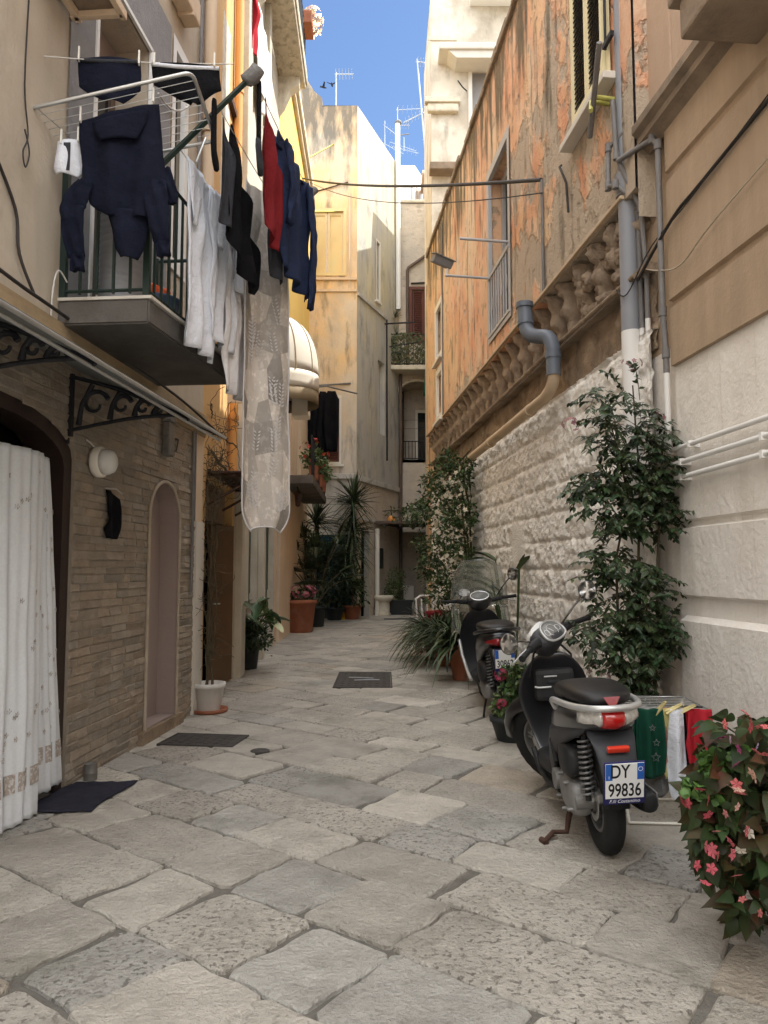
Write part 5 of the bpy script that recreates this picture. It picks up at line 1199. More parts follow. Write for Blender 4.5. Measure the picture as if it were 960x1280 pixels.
# ---------------------------------------------------------------- plants
def leaf(mb, p, d, up, L, W, col, fold=.25, droop=.2):
    d = d.normalized(); s = d.cross(up)
    if s.length < 1e-4: s = d.cross(Vector((1, 0, .3)))
    s.normalize(); n = s.cross(d).normalized()
    a = p; b = p + d * L * .45 - n * L * droop * .15; c = p + d * L - n * L * droop * .6
    l1 = p + d * L * .22 + s * W * .42 + n * W * fold * .5; l2 = p + d * L * .58 + s * W * .44 + n * W * fold * .5 - n * L * droop * .25
    r1 = l1 - s * W * .84; r2 = l2 - s * W * .88
    mb.add([a, l1, l2, c, r2, r1, b], [(0, 6, 1), (1, 6, 2), (2, 6, 3), (0, 5, 6), (5, 4, 6), (4, 3, 6)], smooth=False, col=col)
def gcol(r, lo=.6, hi=1.6, warm=.25):
    g = r.uniform(lo, hi); k = r.uniform(-warm, warm * 1.4); return (g * (1 + k), g, g * r.uniform(.7, 1.1), 1)
def rdir(r, zb=0.0):
    while True:
        v = Vector((r.uniform(-1, 1), r.uniform(-1, 1), r.uniform(-1, 1)))
        if .1 < v.length < 1: break
    v.normalize(); v.z += zb; return v.normalized()
def blade(mb, p, d, L, W, droop, r, col, n=6, fold=.12):
    d = d.normalized(); s = d.cross(Vector((0, 0, 1)))
    if s.length < .05: s = Vector((cos(r.random() * 6), sin(r.random() * 6), 0))
    s.normalize(); vs = []
    for i in range(n + 1):
        t = i / n; w = W * (1 - t) ** .55 * (.55 + .45 * min(1, t * 4)) if t < 1 else 0.0005
        c = p + d * L * t * (1 - .25 * droop * t) - Vector((0, 0, 1)) * (L * droop * t * t)
        vs += [c - s * w, c - Vector((0, 0, w * fold * 3)), c + s * w]
    mb.add(vs, [(3 * i + k, 3 * i + k + 1, 3 * i + k + 4, 3 * i + k + 3) for i in range(n) for k in (0, 1)], smooth=True, col=col)
def pot(parent, mtl, r0, r1, h, rim=.03, name='pot', soil=True):
    b = MB(); b.lathe([(r0 * .96, 0), (r0, .01), (r1 * .97, h - rim * 1.6), (r1 * 1.05, h - rim * 1.5), (r1 * 1.06, h), (r1 * .93, h), (r1 * .9, h - .04)], 28); o = b.build(name, M[mtl], parent)
    if soil:
        b = MB(); b.lathe([(.001, h - .045), (r1 * .93, h - .045)], 20); b.build('soil', M['soil'], o)
    return o
def bushy(mb, r, c, rx, ry, rz_, n, L, W, lo=.55, hi=1.6, zb=.1, hollow=.35, droop=.35):
    for _ in range(n):
        v = rdir(r); k = r.uniform(hollow, 1.0) * (1 + .22 * noise.noise(Vector((v.x * 2.2 + c[0] * 7, v.y * 2.2, v.z * 2.2))))
        p = Vector((c[0] + v.x * rx * k, c[1] + v.y * ry * k, c[2] + v.z * rz_ * k))
        d = (v + rdir(r, zb) * .9); leaf(mb, p, d, rdir(r, 1.2), L * r.uniform(.7, 1.25), W * r.uniform(.8, 1.2), gcol(r, lo, hi), droop=droop)
def blossoms(mb, r, c, rx, ry, rz_, n, sz, cols):
    for _ in range(n):
        v = rdir(r); p = Vector((c[0] + v.x * rx, c[1] + v.y * ry, c[2] + v.z * rz_)); col = r.choice(cols); a0 = r.random() * 6
        e1 = rdir(r); e2 = e1.cross(v).normalized(); e1 = v.cross(e2)
        for k in range(5):
            a = a0 + k * 1.257; d = e1 * cos(a) + e2 * sin(a); s_ = -e1 * sin(a) + e2 * cos(a)
            mb.add([p, p + d * sz * .6 + s_ * sz * .35 + v * sz * .2, p + d * sz + v * sz * .1, p + d * sz * .6 - s_ * sz * .35 + v * sz * .2], [(0, 1, 2, 3)], col=col)

# creeper in the corner beside the scooter --------------------------------------
r = random.Random(31)
cr = thing('creeper', 'tall dark green creeper climbing the corner pipes behind the dark scooter', 'climbing plant', (1.80, 5.18, 0), 0); o = cr.location.copy()
lf = MB(); st = MB(); fl = MB()
mains = [[(800, 975), (803, 850), (798, 700), (800, 600), (795, 540), (790, 470)], [(790, 970), (780, 850), (772, 760), (770, 700), (785, 620), (772, 560), (760, 520)], [(812, 970), (820, 850), (822, 700), (826, 600), (830, 530)], [(805, 960), (812, 830), (806, 720)]]
YC = 5.12; paths = []
for k, m_ in enumerate(mains):
    pts = []
    for i in range(len(m_) - 1):
        for t in range(6):
            f = t / 6; x = m_[i][0] + (m_[i + 1][0] - m_[i][0]) * f; y = m_[i][1] + (m_[i + 1][1] - m_[i][1]) * f; pts.append(at(x, y, YC + .05 * sin(i * 2 + k) - .02 * k) - o)
    pts[0].z = min(pts[0].z, 0.0); paths.append(pts); st.tube(pts, [.012 - .007 * i / len(pts) for i in range(len(pts))], 6)
clumps = [(775, 545, 42, 30), (812, 555, 26, 40), (790, 600, 50, 35), (750, 600, 34, 20), (815, 620, 38, 34), (765, 640, 34, 26), (835, 640, 22, 24), (742, 605, 20, 12), (790, 655, 28, 20), (770, 700, 32, 24), (752, 715, 20, 16), (790, 720, 22, 24), (808, 760, 34, 40), (780, 780, 40, 38), (762, 800, 26, 30), (815, 800, 24, 34), (790, 835, 40, 26), (830, 790, 12, 26), (745, 690, 14, 8), (760, 500, 30, 16), (725, 612, 12, 6), (805, 515, 12, 14), (776, 870, 34, 20), (735, 790, 12, 18)]
for (cx, cy, rx, ry) in clumps:
    nt_ = max(3, int(rx * ry / 23))
    for _ in range(nt_):
        a = r.random() * 6.283; q = sqrt(r.random()); px_ = cx + rx * q * cos(a); py_ = cy + ry * q * sin(a)
        p = at(px_, py_, YC + r.uniform(-.26, .12)) - o
        d = Vector((r.uniform(-1, 1), r.uniform(-1, .3), r.uniform(-.5, .45))).normalized(); L_ = r.uniform(.10, .20); n_ = int(L_ / .026); tw = [p]
        for i in range(n_):
            d = (d + Vector((0, 0, -.10)) + rdir(r) * .12).normalized(); p = p + d * .026; tw.append(p)
            for sg in (-1, 1):
                if r.random() < .12: continue
                s_ = d.cross(Vector((0, 0, 1))).normalized() * sg
                leaf(lf, p, s_ * .9 + d * .5 + Vector((0, 0, -.25)) + rdir(r) * .25, Vector((0, -.4, 1)) + rdir(r) * .4, r.uniform(.042, .068), r.uniform(.022, .034), gcol(r, .55, 1.5, .2), droop=.3)
        st.tube(tw, .0018, 4, cap=False)
for (a_, b_, cc) in (((785, 545), (715, 530), 1), ((790, 520), (755, 465), 0), ((800, 500), (790, 455), 1), ((770, 600), (712, 612), 0), ((760, 520), (757, 545), 0)):
    pts = [at(a_[0] + (b_[0] - a_[0]) * f, a_[1] + (b_[1] - a_[1]) * f - 14 * sin(pi * f), YC - .1) - o for f in [i / 12 for i in range(13)]]; st.tube(pts, .003, 5)
    for p in pts[2:]:
        for _ in range(3): leaf(lf, p, rdir(r, -.2), rdir(r, 1), r.uniform(.03, .05), .022, gcol(r, .6, 1.5))
    if cc: blossoms(fl, r, pts[-1], .07, .05, .04, 9, .020, [(.42, .2, .25, 1), (.32, .16, .2, 1)])
blossoms(fl, r, at(824, 522, YC - .1) - o, .05, .05, .05, 6, .018, [(.42, .2, .25, 1)]); blossoms(fl, r, at(748, 850, 5.0) - o, .08, .06, .10, 16, .022, [(.62, .35, .42, 1), (.75, .6, .6, 1)])
lf.build('foliage', M['leaf_dark'], cr, fixn=False); st.build('stem', M['stem'], cr); fl.build('blossom', M['petal'], cr, fixn=False)

# begonia pot at the right edge ------------------------------------------------------
r = random.Random(12)
bg = thing('begonia', 'large dark leaved flowering begonia spilling from its pot at the right edge of the picture', 'potted plant', (1.78, 2.92, 0), 0); o = bg.location.copy()
pot(bg, 'terracotta', .20, .27, .36)
lf = MB(); fl = MB(); st = MB(); fr = MB()
def bleaf(p, d, L, col):
    d = d.normalized(); s = (d.cross(Vector((0, -.6, 1))).normalized() + rdir(r) * .9); s = (s - d * s.dot(d)).normalized(); n = s.cross(d).normalized(); vs = [p]; cu = r.uniform(.1, .9); wv = r.uniform(-.2, .2); fd = r.uniform(.05, .4)
    prof = [(0, .10), (.06, .27), (.15, .38), (.28, .43), (.42, .41), (.56, .34), (.70, .24), (.82, .14), (.92, .055), (1, 0)]
    for (t, w) in prof:
        c = p + d * L * t - n * L * cu * t * t + s * L * wv * t * t; ww = w * L
        vs += [c + s * ww + n * ww * fd * (1 - .5 * t), c, c - s * ww * .8 + n * ww * fd]
    fs = []
    for i in range(len(prof) - 1):
        a = 1 + 3 * i; fs += [(a, a + 1, a + 4, a + 3), (a + 1, a + 2, a + 5, a + 4)]
    lf.add(vs, fs, smooth=True, col=col)
env = [(915, 930, 42, 38), (940, 990, 50, 60), (905, 1010, 45, 42), (925, 1065, 48, 45), (945, 1120, 40, 36), (885, 985, 28, 30), (900, 1055, 30, 35), (965, 1040, 40, 60), (960, 930, 36, 40), (880, 1040, 16, 30), (930, 1140, 22, 16), (870, 1000, 14, 16), (888, 1075, 10, 25)]
for (cx, cy, rx, ry) in env:
    for _ in range(max(4, int(rx * ry / 20))):
        a = r.random() * 6.283; q = sqrt(r.random()); p = at(cx + rx * q * cos(a), cy + ry * q * sin(a), 2.88 + r.uniform(-.30, .26)) - o
        out = Vector((p.x * .9, p.y - .1, .05)); d = (out.normalized() * .5 + Vector((r.uniform(-.8, .6), -.4, r.uniform(-1.2, .5))) + rdir(r) * .5).normalized()
        k = r.random(); g = r.uniform(.6, 1.5)
        col = (g, g * 1.1, g * .9, 1) if k < .6 else (g * 1.5, g * .8, g * .75, 1) if k < .8 else (g * .8, g * 1.15, g * .8, 1)
        bleaf(p, d, r.uniform(.04, .088), col)
        if r.random() < .12 and p.z > .3: st.tube([p, p * .5 + Vector((0, 0, .25))], .003, 4)
for _ in range(520):                                         # the far side of the plant, round the pot
    v = rdir(r); k_ = r.uniform(.55, 1); p = Vector((.04 + v.x * .36 * k_, v.y * .34 * k_, .48 + v.z * .34 * k_)); g = r.uniform(.6, 1.5); bleaf(p, (v + rdir(r) * .6 + Vector((0, 0, -.4))).normalized(), r.uniform(.045, .09), (g, g * 1.1, g * .9, 1) if r.random() < .65 else (g * 1.5, g * .8, g * .75, 1))
bl = MB()
for (cx, cy, rx, ry) in ((875, 985, 22, 14), (895, 960, 22, 20), (905, 990, 24, 16), (925, 950, 14, 16)):
    for _ in range(110):
        a = r.random() * 6.283; q = sqrt(r.random()); p = at(cx + rx * q * cos(a), cy + ry * q * sin(a), 2.70 + r.uniform(-.1, .1)) - o
        g = r.uniform(.9, 1.9); c0 = p; d = rdir(r, .8); e1 = d.cross(Vector((1, .2, 0))).normalized(); e2 = d.cross(e1); rr = r.uniform(.012, .024)
        bl.add([c0] + [c0 + (e1 * cos(k * .785) + e2 * sin(k * .785)) * rr + d * rr * r.uniform(.0, .8) for k in range(8)], [(0, k + 1, (k + 1) % 8 + 1) for k in range(8)], smooth=True, col=(g, g * 1.2, g * .7, 1))
bl.build('pale_leaves', M['leaf'], bg, fixn=False)
for (cx, cy, n_, cols, sz) in ((922, 905, 10, [(.50, .11, .12, 1), (.42, .08, .10, 1)], .026), (955, 925, 12, [(.55, .14, .15, 1)], .026), (908, 940, 9, [(.16, .02, .08, 1)], .024), (930, 925, 5, [(.3, .22, .34, 1)], .02), (926, 973, 12, [(.52, .12, .13, 1), (.65, .40, .33, 1)], .028), (868, 995, 10, [(.36, .06, .08, 1)], .026), (875, 1005, 8, [(.42, .07, .10, 1)], .026), (907, 1000, 5, [(.62, .36, .33, 1)], .022), (900, 1062, 12, [(.55, .13, .17, 1)], .028), (886, 1086, 7, [(.5, .09, .13, 1)], .026), (925, 1046, 3, [(.74, .72, .66, 1)], .03), (950, 1045, 6, [(.5, .12, .14, 1)], .024), (915, 1075, 6, [(.42, .12, .12, 1)], .024), (935, 1138, 5, [(.5, .15, .15, 1)], .02), (958, 985, 6, [(.7, .7, .6, 1), (.5, .15, .15, 1)], .02), (893, 1020, 4, [(.5, .2, .2, 1)], .02)):
    blossoms(fl, r, at(cx, cy, 2.52) - o, .040, .04, .045, max(2, int(n_ * .45)), sz * .8, cols)
lf.build('foliage', M['leaf_begonia'], bg, fixn=False); fl.build('blossom', M['petal'], bg, fixn=False); st.build('stem', M['stem'], bg)

# flowering bush on the far right wall ---------------------------------------------------
r = random.Random(5)
fbz = thing('flowering_bush', 'tall white flowered climber on the right wall beyond the second scooter', 'climbing plant', (1.15, 11.2, 0), 0); o = fbz.location.copy()
lf = MB(); fl = MB(); st = MB()
for (px_, py_, rr, Y) in ((560, 600, 30, 11.3), (575, 640, 24, 11), (545, 630, 26, 11.6), (565, 670, 28, 11.2), (580, 690, 14, 10.9), (545, 690, 22, 11.6), (528, 640, 16, 12), (565, 720, 24, 11.2), (578, 600, 14, 10.9), (585, 580, 10, 10.8), (512, 645, 12, 12.6), (540, 600, 14, 11.8), (590, 650, 6, 10.7), (588, 710, 8, 10.8), (560, 575, 14, 11.3), (535, 710, 18, 11.9), (550, 740, 22, 11.6), (525, 680, 12, 12.2), (578, 730, 12, 11)):
    c = at(px_, py_, Y) - o; R_ = rr / FPX * Y
    bushy(lf, r, c, R_, R_ * .9, R_ * 1.05, int(40 + rr * rr * .62), .070, .034, .5, 1.7)
for (px_, py_) in ((560, 620), (570, 600), (545, 640), (555, 655), (577, 660), (580, 640), (548, 690), (562, 700), (570, 610), (553, 606), (540, 650), (575, 690), (583, 668), (566, 585)):
    blossoms(fl, r, at(px_, py_, 10.75) - o, .10, .08, .12, 4, .042, [(.75, .70, .58, 1), (.6, .55, .44, 1)])
for k in range(5): st.tube([Vector((.15 + .06 * k, -.3 + .3 * k, 0)), Vector((.1 + .05 * k, -.2 + .2 * k, 1.2)), Vector((.0 + .08 * k, -.2 + .2 * k, 2.4)), Vector((-.15 + .1 * k, .3, 3.0))], .018, 6)
st.tube([at(590, 560, 10.9) - o, at(545, 610, 12) - o, at(505, 640, 14) - o], .016, 6)
lf.build('foliage', M['leaf'], fbz, fixn=False); fl.build('blossom', M['petal'], fbz, fixn=False); st.build('stem', M['stem'], fbz)

# strap leaved plants in tall terracotta pots ------------------------------------------
def strappy(label, p, h, r0, r1, n, L, seed, mtl='terracotta', W=.016, up=(.15, 1.1), dr=(.25, .75)):
    t = thing('potted_plant', label, 'potted plant', (p[0], p[1], 0), 0); pot(t, mtl, r0, r1, h); r = random.Random(seed); b = MB()
    for _ in range(n):
        a = r.random() * 6.283; e = r.uniform(*up); d = Vector((cos(a) * cos(e), sin(a) * cos(e), sin(e)))
        blade(b, Vector((cos(a) * r1 * .4 * r.random(), sin(a) * r1 * .4 * r.random(), h - .04)), d, L * r.uniform(.6, 1.15), W * r.uniform(.7, 1.3), r.uniform(*dr), r, gcol(r, .55, 1.7))
    b.build('foliage', M['leaf_blade'], t, fixn=False); return t
strappy('strap leaved green plant in a terracotta pot, the one touching the second scooter', gnd(577, 850), .46, .11, .17, 320, .98, 1, W=.022)
strappy('strap leaved green plant in a terracotta pot, one pot further from the second scooter', gnd(556, 832), .42, .11, .17, 320, .98, 2, W=.022)
strappy('strap leaved green plant in a terracotta pot, standing just before the white chair', (.80, 12.0), .42, .11, .17, 300, .98, 12, W=.022)
strappy('arching palm like plant behind the strap leaved pots, by the white chair', (1.15, 12.3), .5, .12, .18, 60, 1.05, 3, W=.018, up=(.5, 1.3))
t = thing('broad_leaf_plant', 'young plant with big broad leaves at the right wall behind the windscreen', 'potted plant', (1.52, 8.7, 0), 0); pot(t, 'pot_dark', .13, .17, .3)
b = MB(); st = MB(); r = random.Random(2)
for k in range(9):
    a = r.random() * 6.283; top = Vector((.16 * cos(a) - .1, .2 * sin(a), r.uniform(1.0, 1.55))); st.tube([Vector((0, 0, .28)), top * .6, top], .010, 5)
    d = Vector((cos(a) * .8 - .25, sin(a) * .8, .75)); blade(b, top, d, r.uniform(.38, .55), .075, .45, r, gcol(r, .7, 1.5), 8, .2)
b.build('foliage', M['leaf'], t, fixn=False); st.build('stem', M['leaf'], t)
# plant between the scooters
t = thing('geranium', 'small leafy plant with deep pink flowers in a dark pot between the two scooters', 'potted plant', at(640, 880, 6.35) , 0); t.location.z = 0; o = t.location.copy()
pot(t, 'pot_dark', .13, .18, .20)
b = MB(); f = MB(); r = random.Random(9)
for (px_, py_, rr) in ((648, 850, 16), (640, 868, 18), (630, 880, 12), (655, 870, 14), (640, 840, 10), (625, 885, 8)):
    c = at(px_, py_, 6.3) - o; R_ = rr / FPX * 6.3; bushy(b, r, c, R_, R_, R_, int(rr * 9), .05, .036, .7, 2.2)
blossoms(f, r, at(626, 843, 6.25) - o, .05, .04, .05, 16, .022, [(.34, .04, .09, 1)]); blossoms(f, r, at(627, 880, 6.2) - o, .04, .04, .04, 10, .022, [(.34, .04, .09, 1)])
b.build('foliage', M['leaf'], t, fixn=False); f.build('blossom', M['petal'], t, fixn=False)

# left side ------------------------------------------------------------------------------
t = thing('bare_vine', 'white pot on a brown saucer with a bare twisted vine climbing the house corner', 'potted plant', gnd(261, 890), 0); o = t.location.copy()
pot(t, 'pot_white', .105, .155, .29); b = MB(); b.lathe([(.16, 0), (.185, .01), (.19, .04), (.17, .04), (.15, .015)], 24); b.build('saucer', M['terracotta'], t)
b = MB(); r = random.Random(6)
for k in range(6):
    p = Vector((r.uniform(-.05, .05), r.uniform(-.04, .04), .25)); pts = [p.copy()]; tgt = -.10
    for i in range(26):
        p = p + Vector((r.uniform(-.022, .02), r.uniform(-.02, .03), .095)); p.x = max(-.16, min(.08, p.x)); pts.append(p.copy())
    b.tube(pts, [.011 - .00032 * i for i in range(len(pts))], 5)
    for i in range(3, 26, 1):
        q = pts[i]; d = rdir(r, .1); tw = [q]
        for s in range(r.randint(4, 9)): d = (d + rdir(r) * .55).normalized(); tw.append(tw[-1] + d * .035)
        b.tube(tw, .0028, 4, cap=False)
b.build('stem', M['stem'], t)
t = thing('bare_branches', 'tangle of bare vine branches growing across the ochre house above the iron canopy', 'climbing plant', WL2.p(.3, 3.1, .1), 0); o = t.location.copy()
b = MB(); r = random.Random(16)
for (a_, b_, rr) in (((232, 528), (302, 610), .022), ((236, 515), (296, 560), .014), ((240, 540), (262, 585), .010), ((262, 585), (256, 622), .010), ((270, 545), (300, 530), .006), ((262, 585), (285, 570), .006), ((265, 505), (262, 540), .008)):
    pts = []
    for i in range(14):
        f = i / 13; pts.append(at(a_[0] + (b_[0] - a_[0]) * f + r.uniform(-2, 2), a_[1] + (b_[1] - a_[1]) * f + r.uniform(-2, 2), 8.0 + .6 * f) - o)
    b.tube(pts, [rr * (1 - .03 * i) for i in range(14)], 5)
    for q in pts[::1]:
        d = rdir(r); tw = [q]
        for s in range(r.randint(5, 12)): d = (d + rdir(r) * .5).normalized(); tw.append(tw[-1] + d * .04)
        b.tube(tw, .0032, 4, cap=False)
cc = at(270, 590, 8.3) - o; b.tube([cc + Vector((.16 * cos(a), 0, .17 * sin(a))) for a in [k * .35 for k in range(18)]], .004, 4); b.tube([cc + Vector((.10 * cos(a), 0, .11 * sin(a))) for a in [k * .35 for k in range(14)]], .004, 4)
b.build('branch', M['stem'], t)
# dark pot with broad leaves by the brown door
t = thing('rubber_plant', 'broad leaved plant with pale leaves in a dark pot beside the brown door', 'potted plant', gnd(308, 836), 0); o = t.location.copy(); r = random.Random(3)
pot(t, 'pot_dark', .15, .19, .36); b = MB()
for (px_, py_, rr) in ((312, 795, 20), (300, 800, 16), (325, 798, 16), (315, 780, 14)):
    c = at(px_, py_, 10.4) - o; R_ = rr / FPX * 10.4; bushy(b, r, c, R_, R_, R_, int(rr * 13), .06, .036, .5, 1.5)
b.build('foliage', M['leaf_dark'], t, fixn=False)
b = MB(); st = MB(); pl = MB()
for k in range(17):
    top = at(300 + r.uniform(-8, 44), 752 + r.uniform(-8, 28), 10.2 + r.uniform(-.2, .5)) - o; st.tube([Vector((0, 0, .33)), top * .5 + Vector((0, 0, .2)), top], .008, 5)
    blade(b if r.random() > .3 else pl, top, Vector((r.uniform(-.8, .9), r.uniform(-.9, .2), r.uniform(-.5, .25))), r.uniform(.22, .34), .085, .35, r, gcol(r, .8, 1.7), 6, .2)
b.build('broad_leaf', M['leaf'], t, fixn=False); st.build('stem', M['leaf'], t); pl.build('pale_leaf', mat('leaf_pale', (.33, .36, .29), rough=.6, tint=True), t, fixn=False)
# cyclamen pot
t = thing('cyclamen_pot', 'big terracotta pot of pink cyclamen on the left side of the alley', 'potted plant', gnd(374, 790), 0); o = t.location.copy(); r = random.Random(4)
pot(t, 'terracotta', .30, .38, .74, .06); b = MB(); bushy(b, r, (0, 0, .80), .40, .38, .16, 260, .08, .06, .6, 1.6); b.build('foliage', M['leaf_dark'], t, fixn=False)
b = MB(); blossoms(b, r, (0.08, -.1, .92), .34, .30, .14, 60, .045, [(.55, .16, .26, 1), (.6, .3, .36, 1), (.45, .08, .14, 1)]); b.build('blossom', M['petal'], t, fixn=False)
# fan palm
t = thing('fan_palm', 'dark fan palm with pleated leaves rising behind the cyclamen pot', 'palm', gnd(392, 783), 0); o = t.location.copy(); r = random.Random(8)
pot(t, 'pot_dark', .25, .3, .5); b = MB(); st = MB()
for k in range(20):
    a = r.uniform(0, 6.283); e = r.uniform(.15, 1.3); d = Vector((cos(a) * cos(e), sin(a) * cos(e), sin(e))); L_ = r.uniform(.8, 1.6); base = Vector((0, 0, .85)) + Vector((d.x, d.y, d.z)) * L_; st.tube([Vector((0, 0, .46)), Vector((0, 0, .8)) + d * L_ * .5, base], .012, 5)
    s = d.cross(Vector((0, 0, 1))).normalized(); n_ = 21
    for q in range(n_):
        an = (q / (n_ - 1) - .5) * 3.3; dd = d * cos(an) + s * sin(an) + Vector((0, 0, .05)); blade(b, base, dd, r.uniform(.5, .72), .036, .22, r, gcol(r, .5, 1.5), 4)
b.build('frond', M['leaf_blade'], t, fixn=False); st.build('stem', M['stem'], t)
# beige pot
t = thing('beige_pot', 'beige glazed pot with a slim pale trunk, right of the cyclamen pot', 'potted plant', gnd(401, 773), 0); r = random.Random(5); pot(t, 'pot_beige', .20, .30, .62, .05)
b = MB(); b.tube([(0, 0, .58), (.06, 0, 1.1), (.12, .1, 1.6), (.10, .1, 2.0)], [.05, .045, .04, .03], 8); b.build('trunk', M['bark_pale'], t)
b = MB(); bushy(b, r, (.1, 0, 2.0), .5, .45, .4, 260, .12, .05, .6, 1.8); b.build('crown', M['leaf'], t, fixn=False)
# small dark plant with yellow tin
t = thing('violet_plant', 'low dark leaved plant with a small yellow tin in front, near the stone column', 'potted plant', gnd(425, 772), 0); r = random.Random(6); pot(t, 'pot_dark', .2, .28, .3)
b = MB(); bushy(b, r, (0, 0, .50), .42, .36, .36, 420, .07, .05, .35, 1.0); b.build('foliage', M['leaf_begonia'], t, fixn=False)
b = MB(); blossoms(b, r, (0, -.1, .6), .38, .3, .3, 24, .04, [(.28, .12, .2, 1), (.45, .4, .42, 1)]); b.build('blossom', M['petal'], t, fixn=False)
tt = thing('yellow_tin', 'small yellow tin on the ground before the low dark plant', 'tin', gnd(427, 774), 0); b = MB(); b.lathe([(.13, 0), (.13, .02), (.125, .24), (.135, .25), (.12, .25), (.1, .05)], 18); b.build('can', M['yellow_tin'], tt)
# yuccas
def yucca(name, label, p, trunk, heads, seed, L=.8):
    t = thing(name, label, 'yucca', (p[0], p[1], 0), 0); o = t.location.copy(); r = random.Random(seed); b = MB(); s = MB(); d_ = MB()
    for (hd, n, up0) in heads:
        h = hd - o; s.tube([Vector((0, 0, .02)), Vector((h.x * .25, h.y * .25, h.z * .45)), Vector((h.x * .8, h.y * .8, h.z * .85)), h], [.10, .08, .065, .05], 8)
        for _ in range(n):
            a = r.random() * 6.283; e = r.uniform(-.9, 1.5) if up0 is None else r.uniform(*up0); d = Vector((cos(a) * cos(e), sin(a) * cos(e), sin(e))); low = e < -.1
            q = h - Vector((0, 0, (r.random() * .35 if not low else r.random() * .9)))
            blade(b, q, d, L * r.uniform(.65, 1.1), .024, .1 if not low else .35, r, gcol(r, .45, 1.4), 4, .3)
    s.build('trunk', M['bark'], t); b.build('crown', M['leaf_blade'], t, fixn=False); return t
yucca('yucca', 'tall yucca with a shaggy crown in front of the corner house', gnd(436, 766), .1, [(at(442, 618, 21.3), 150, None), (at(440, 655, 21.2), 120, (-1.2, .6)), (at(432, 690, 21.0), 60, (-.8, .8))], 3, .98)
yucca('yucca', 'shorter yucca with upright spikes, left of the tall shaggy yucca', gnd(398, 770), .1, [(at(396, 645, 20.3), 90, (-.5, 1.5)), (at(410, 690, 20.2), 60, (-.6, 1.2))], 4, .9)
t = thing('balcony_yucca', 'small spiky yucca standing behind the leaf screened balcony', 'yucca', (.30, 25.15, 8.34), 0); r = random.Random(5); pot(t, 'terracotta', .14, .18, .3); b = MB(); s = MB(); s.tube([(0, 0, .25), (.05, 0, 1.3), (.06, 0, 1.75)], .03, 6); s.build('trunk', M['bark'], t)
for h in (1.15, 1.75):
    for _ in range(26):
        a = r.random() * 6.283; e = r.uniform(-.5, 1.4); blade(b, Vector((.05, 0, h)), Vector((cos(a) * cos(e), sin(a) * cos(e), sin(e))), r.uniform(.4, .6), .022, .15, r, gcol(r, .6, 1.6), 4)
b.build('crown', M['leaf_blade'], t, fixn=False)
# rectangular planter
t = thing('planter', 'long dark rectangular planter with a pale green bush at the end of the alley', 'planter', (.42, 23.7, 0), 0); r = random.Random(7)
b = MB(); b.loft([[Vector((x * k, y * k, z)) for x, y in ((-.48, -.17), (.48, -.17), (.48, .17), (-.48, .17))] for z, k in ((0, .9), (.40, 1.0), (.40, 1.05), (.46, 1.05))], smooth=False); b.build('trough', M['pot_dark'], t)
b = MB(); bushy(b, r, (-.05, 0, .75), .40, .25, .35, 320, .09, .04, .8, 2.2); bushy(b, r, (-.05, 0, 1.15), .36, .22, .35, 240, .09, .04, .9, 2.4); b.build('foliage', M['leaf'], t, fixn=False)
# flowers on the yellow house balcony
for k, (s, lab, red) in enumerate(((2.6, 'terracotta trough of red flowers on the yellow house balcony, nearer one', 1), (4.2, 'terracotta trough of bright green foliage on the yellow house balcony', 0), (5.3, 'terracotta trough at the far end of the yellow house balcony, foliage thickest', 0))):
    t = thing('flower_trough', lab, 'flower box', WL2.p(s + 6.0, 3.44, .56), WL2.rz, 'flower troughs on the balcony'); r = random.Random(40 + k)
    b = MB(); b.loft([[Vector((x * q, y * q, z)) for x, y in ((-.2, -.1), (.2, -.1), (.2, .1), (-.2, .1))] for z, q in ((-.05, .85), (.18, 1.0), (.22, 1.06), (.24, 1.06))], smooth=False); b.build('trough', M['terracotta'], t)
    b = MB(); bushy(b, r, (0, 0, .42), .34, .28, .28, 260, .10, .05, .9, 2.4); b.build('foliage', M['leaf'], t, fixn=False)
    if red: b = MB(); blossoms(b, r, (0, 0, .52), .42, .34, .34, 22, .05, [(.5, .05, .04, 1)]); b.build('blossom', M['petal'], t, fixn=False)
fw = thing('roof_flower_box', 'terracotta trough of pale flowers hung outside the top balcony railing against the sky', 'flower box', WL2.p(6.35, 12.25, .385), WL2.rz)
mb = MB(); mb.bbox(-.3, .2, -.26, -.06, -.22, .04, .02); mb.build('trough', M['terracotta'], fw)
b = MB(); r = random.Random(3); blossoms(b, r, (.1, -.25, .12), .3, .2, .2, 60, .06, [(.8, .72, .45, 1), (.75, .5, .5, 1), (.8, .75, .7, 1)]); bushy(b, r, (.1, -.25, .1), .28, .2, .18, 50, .1, .05, 2, 6); b.build('blossom', M['petal'], fw, fixn=False)
# vine over the porch
t = thing('porch_vine', 'leafy vine trailing over the porch roof at the end of the alley', 'climbing plant', (.55, 22.6, 2.9), 0); r = random.Random(13); b = MB()
for (x, z, n_) in ((-.2, .2, 60), (.3, .35, 90), (.75, .5, 110), (1.0, .2, 90), (.6, -.1, 60), (1.1, -.3, 60)): bushy(b, r, (x, 0, z), .38, .3, .26, n_, .09, .05, .5, 1.5)
b.build('foliage', M['leaf'], t, fixn=False); b = MB(); b.tube([(-.6, 0, .3), (.2, 0, .35), (.8, .1, .45), (1.2, .1, .2)], .02, 5); b.build('stem', M['stem'], t)
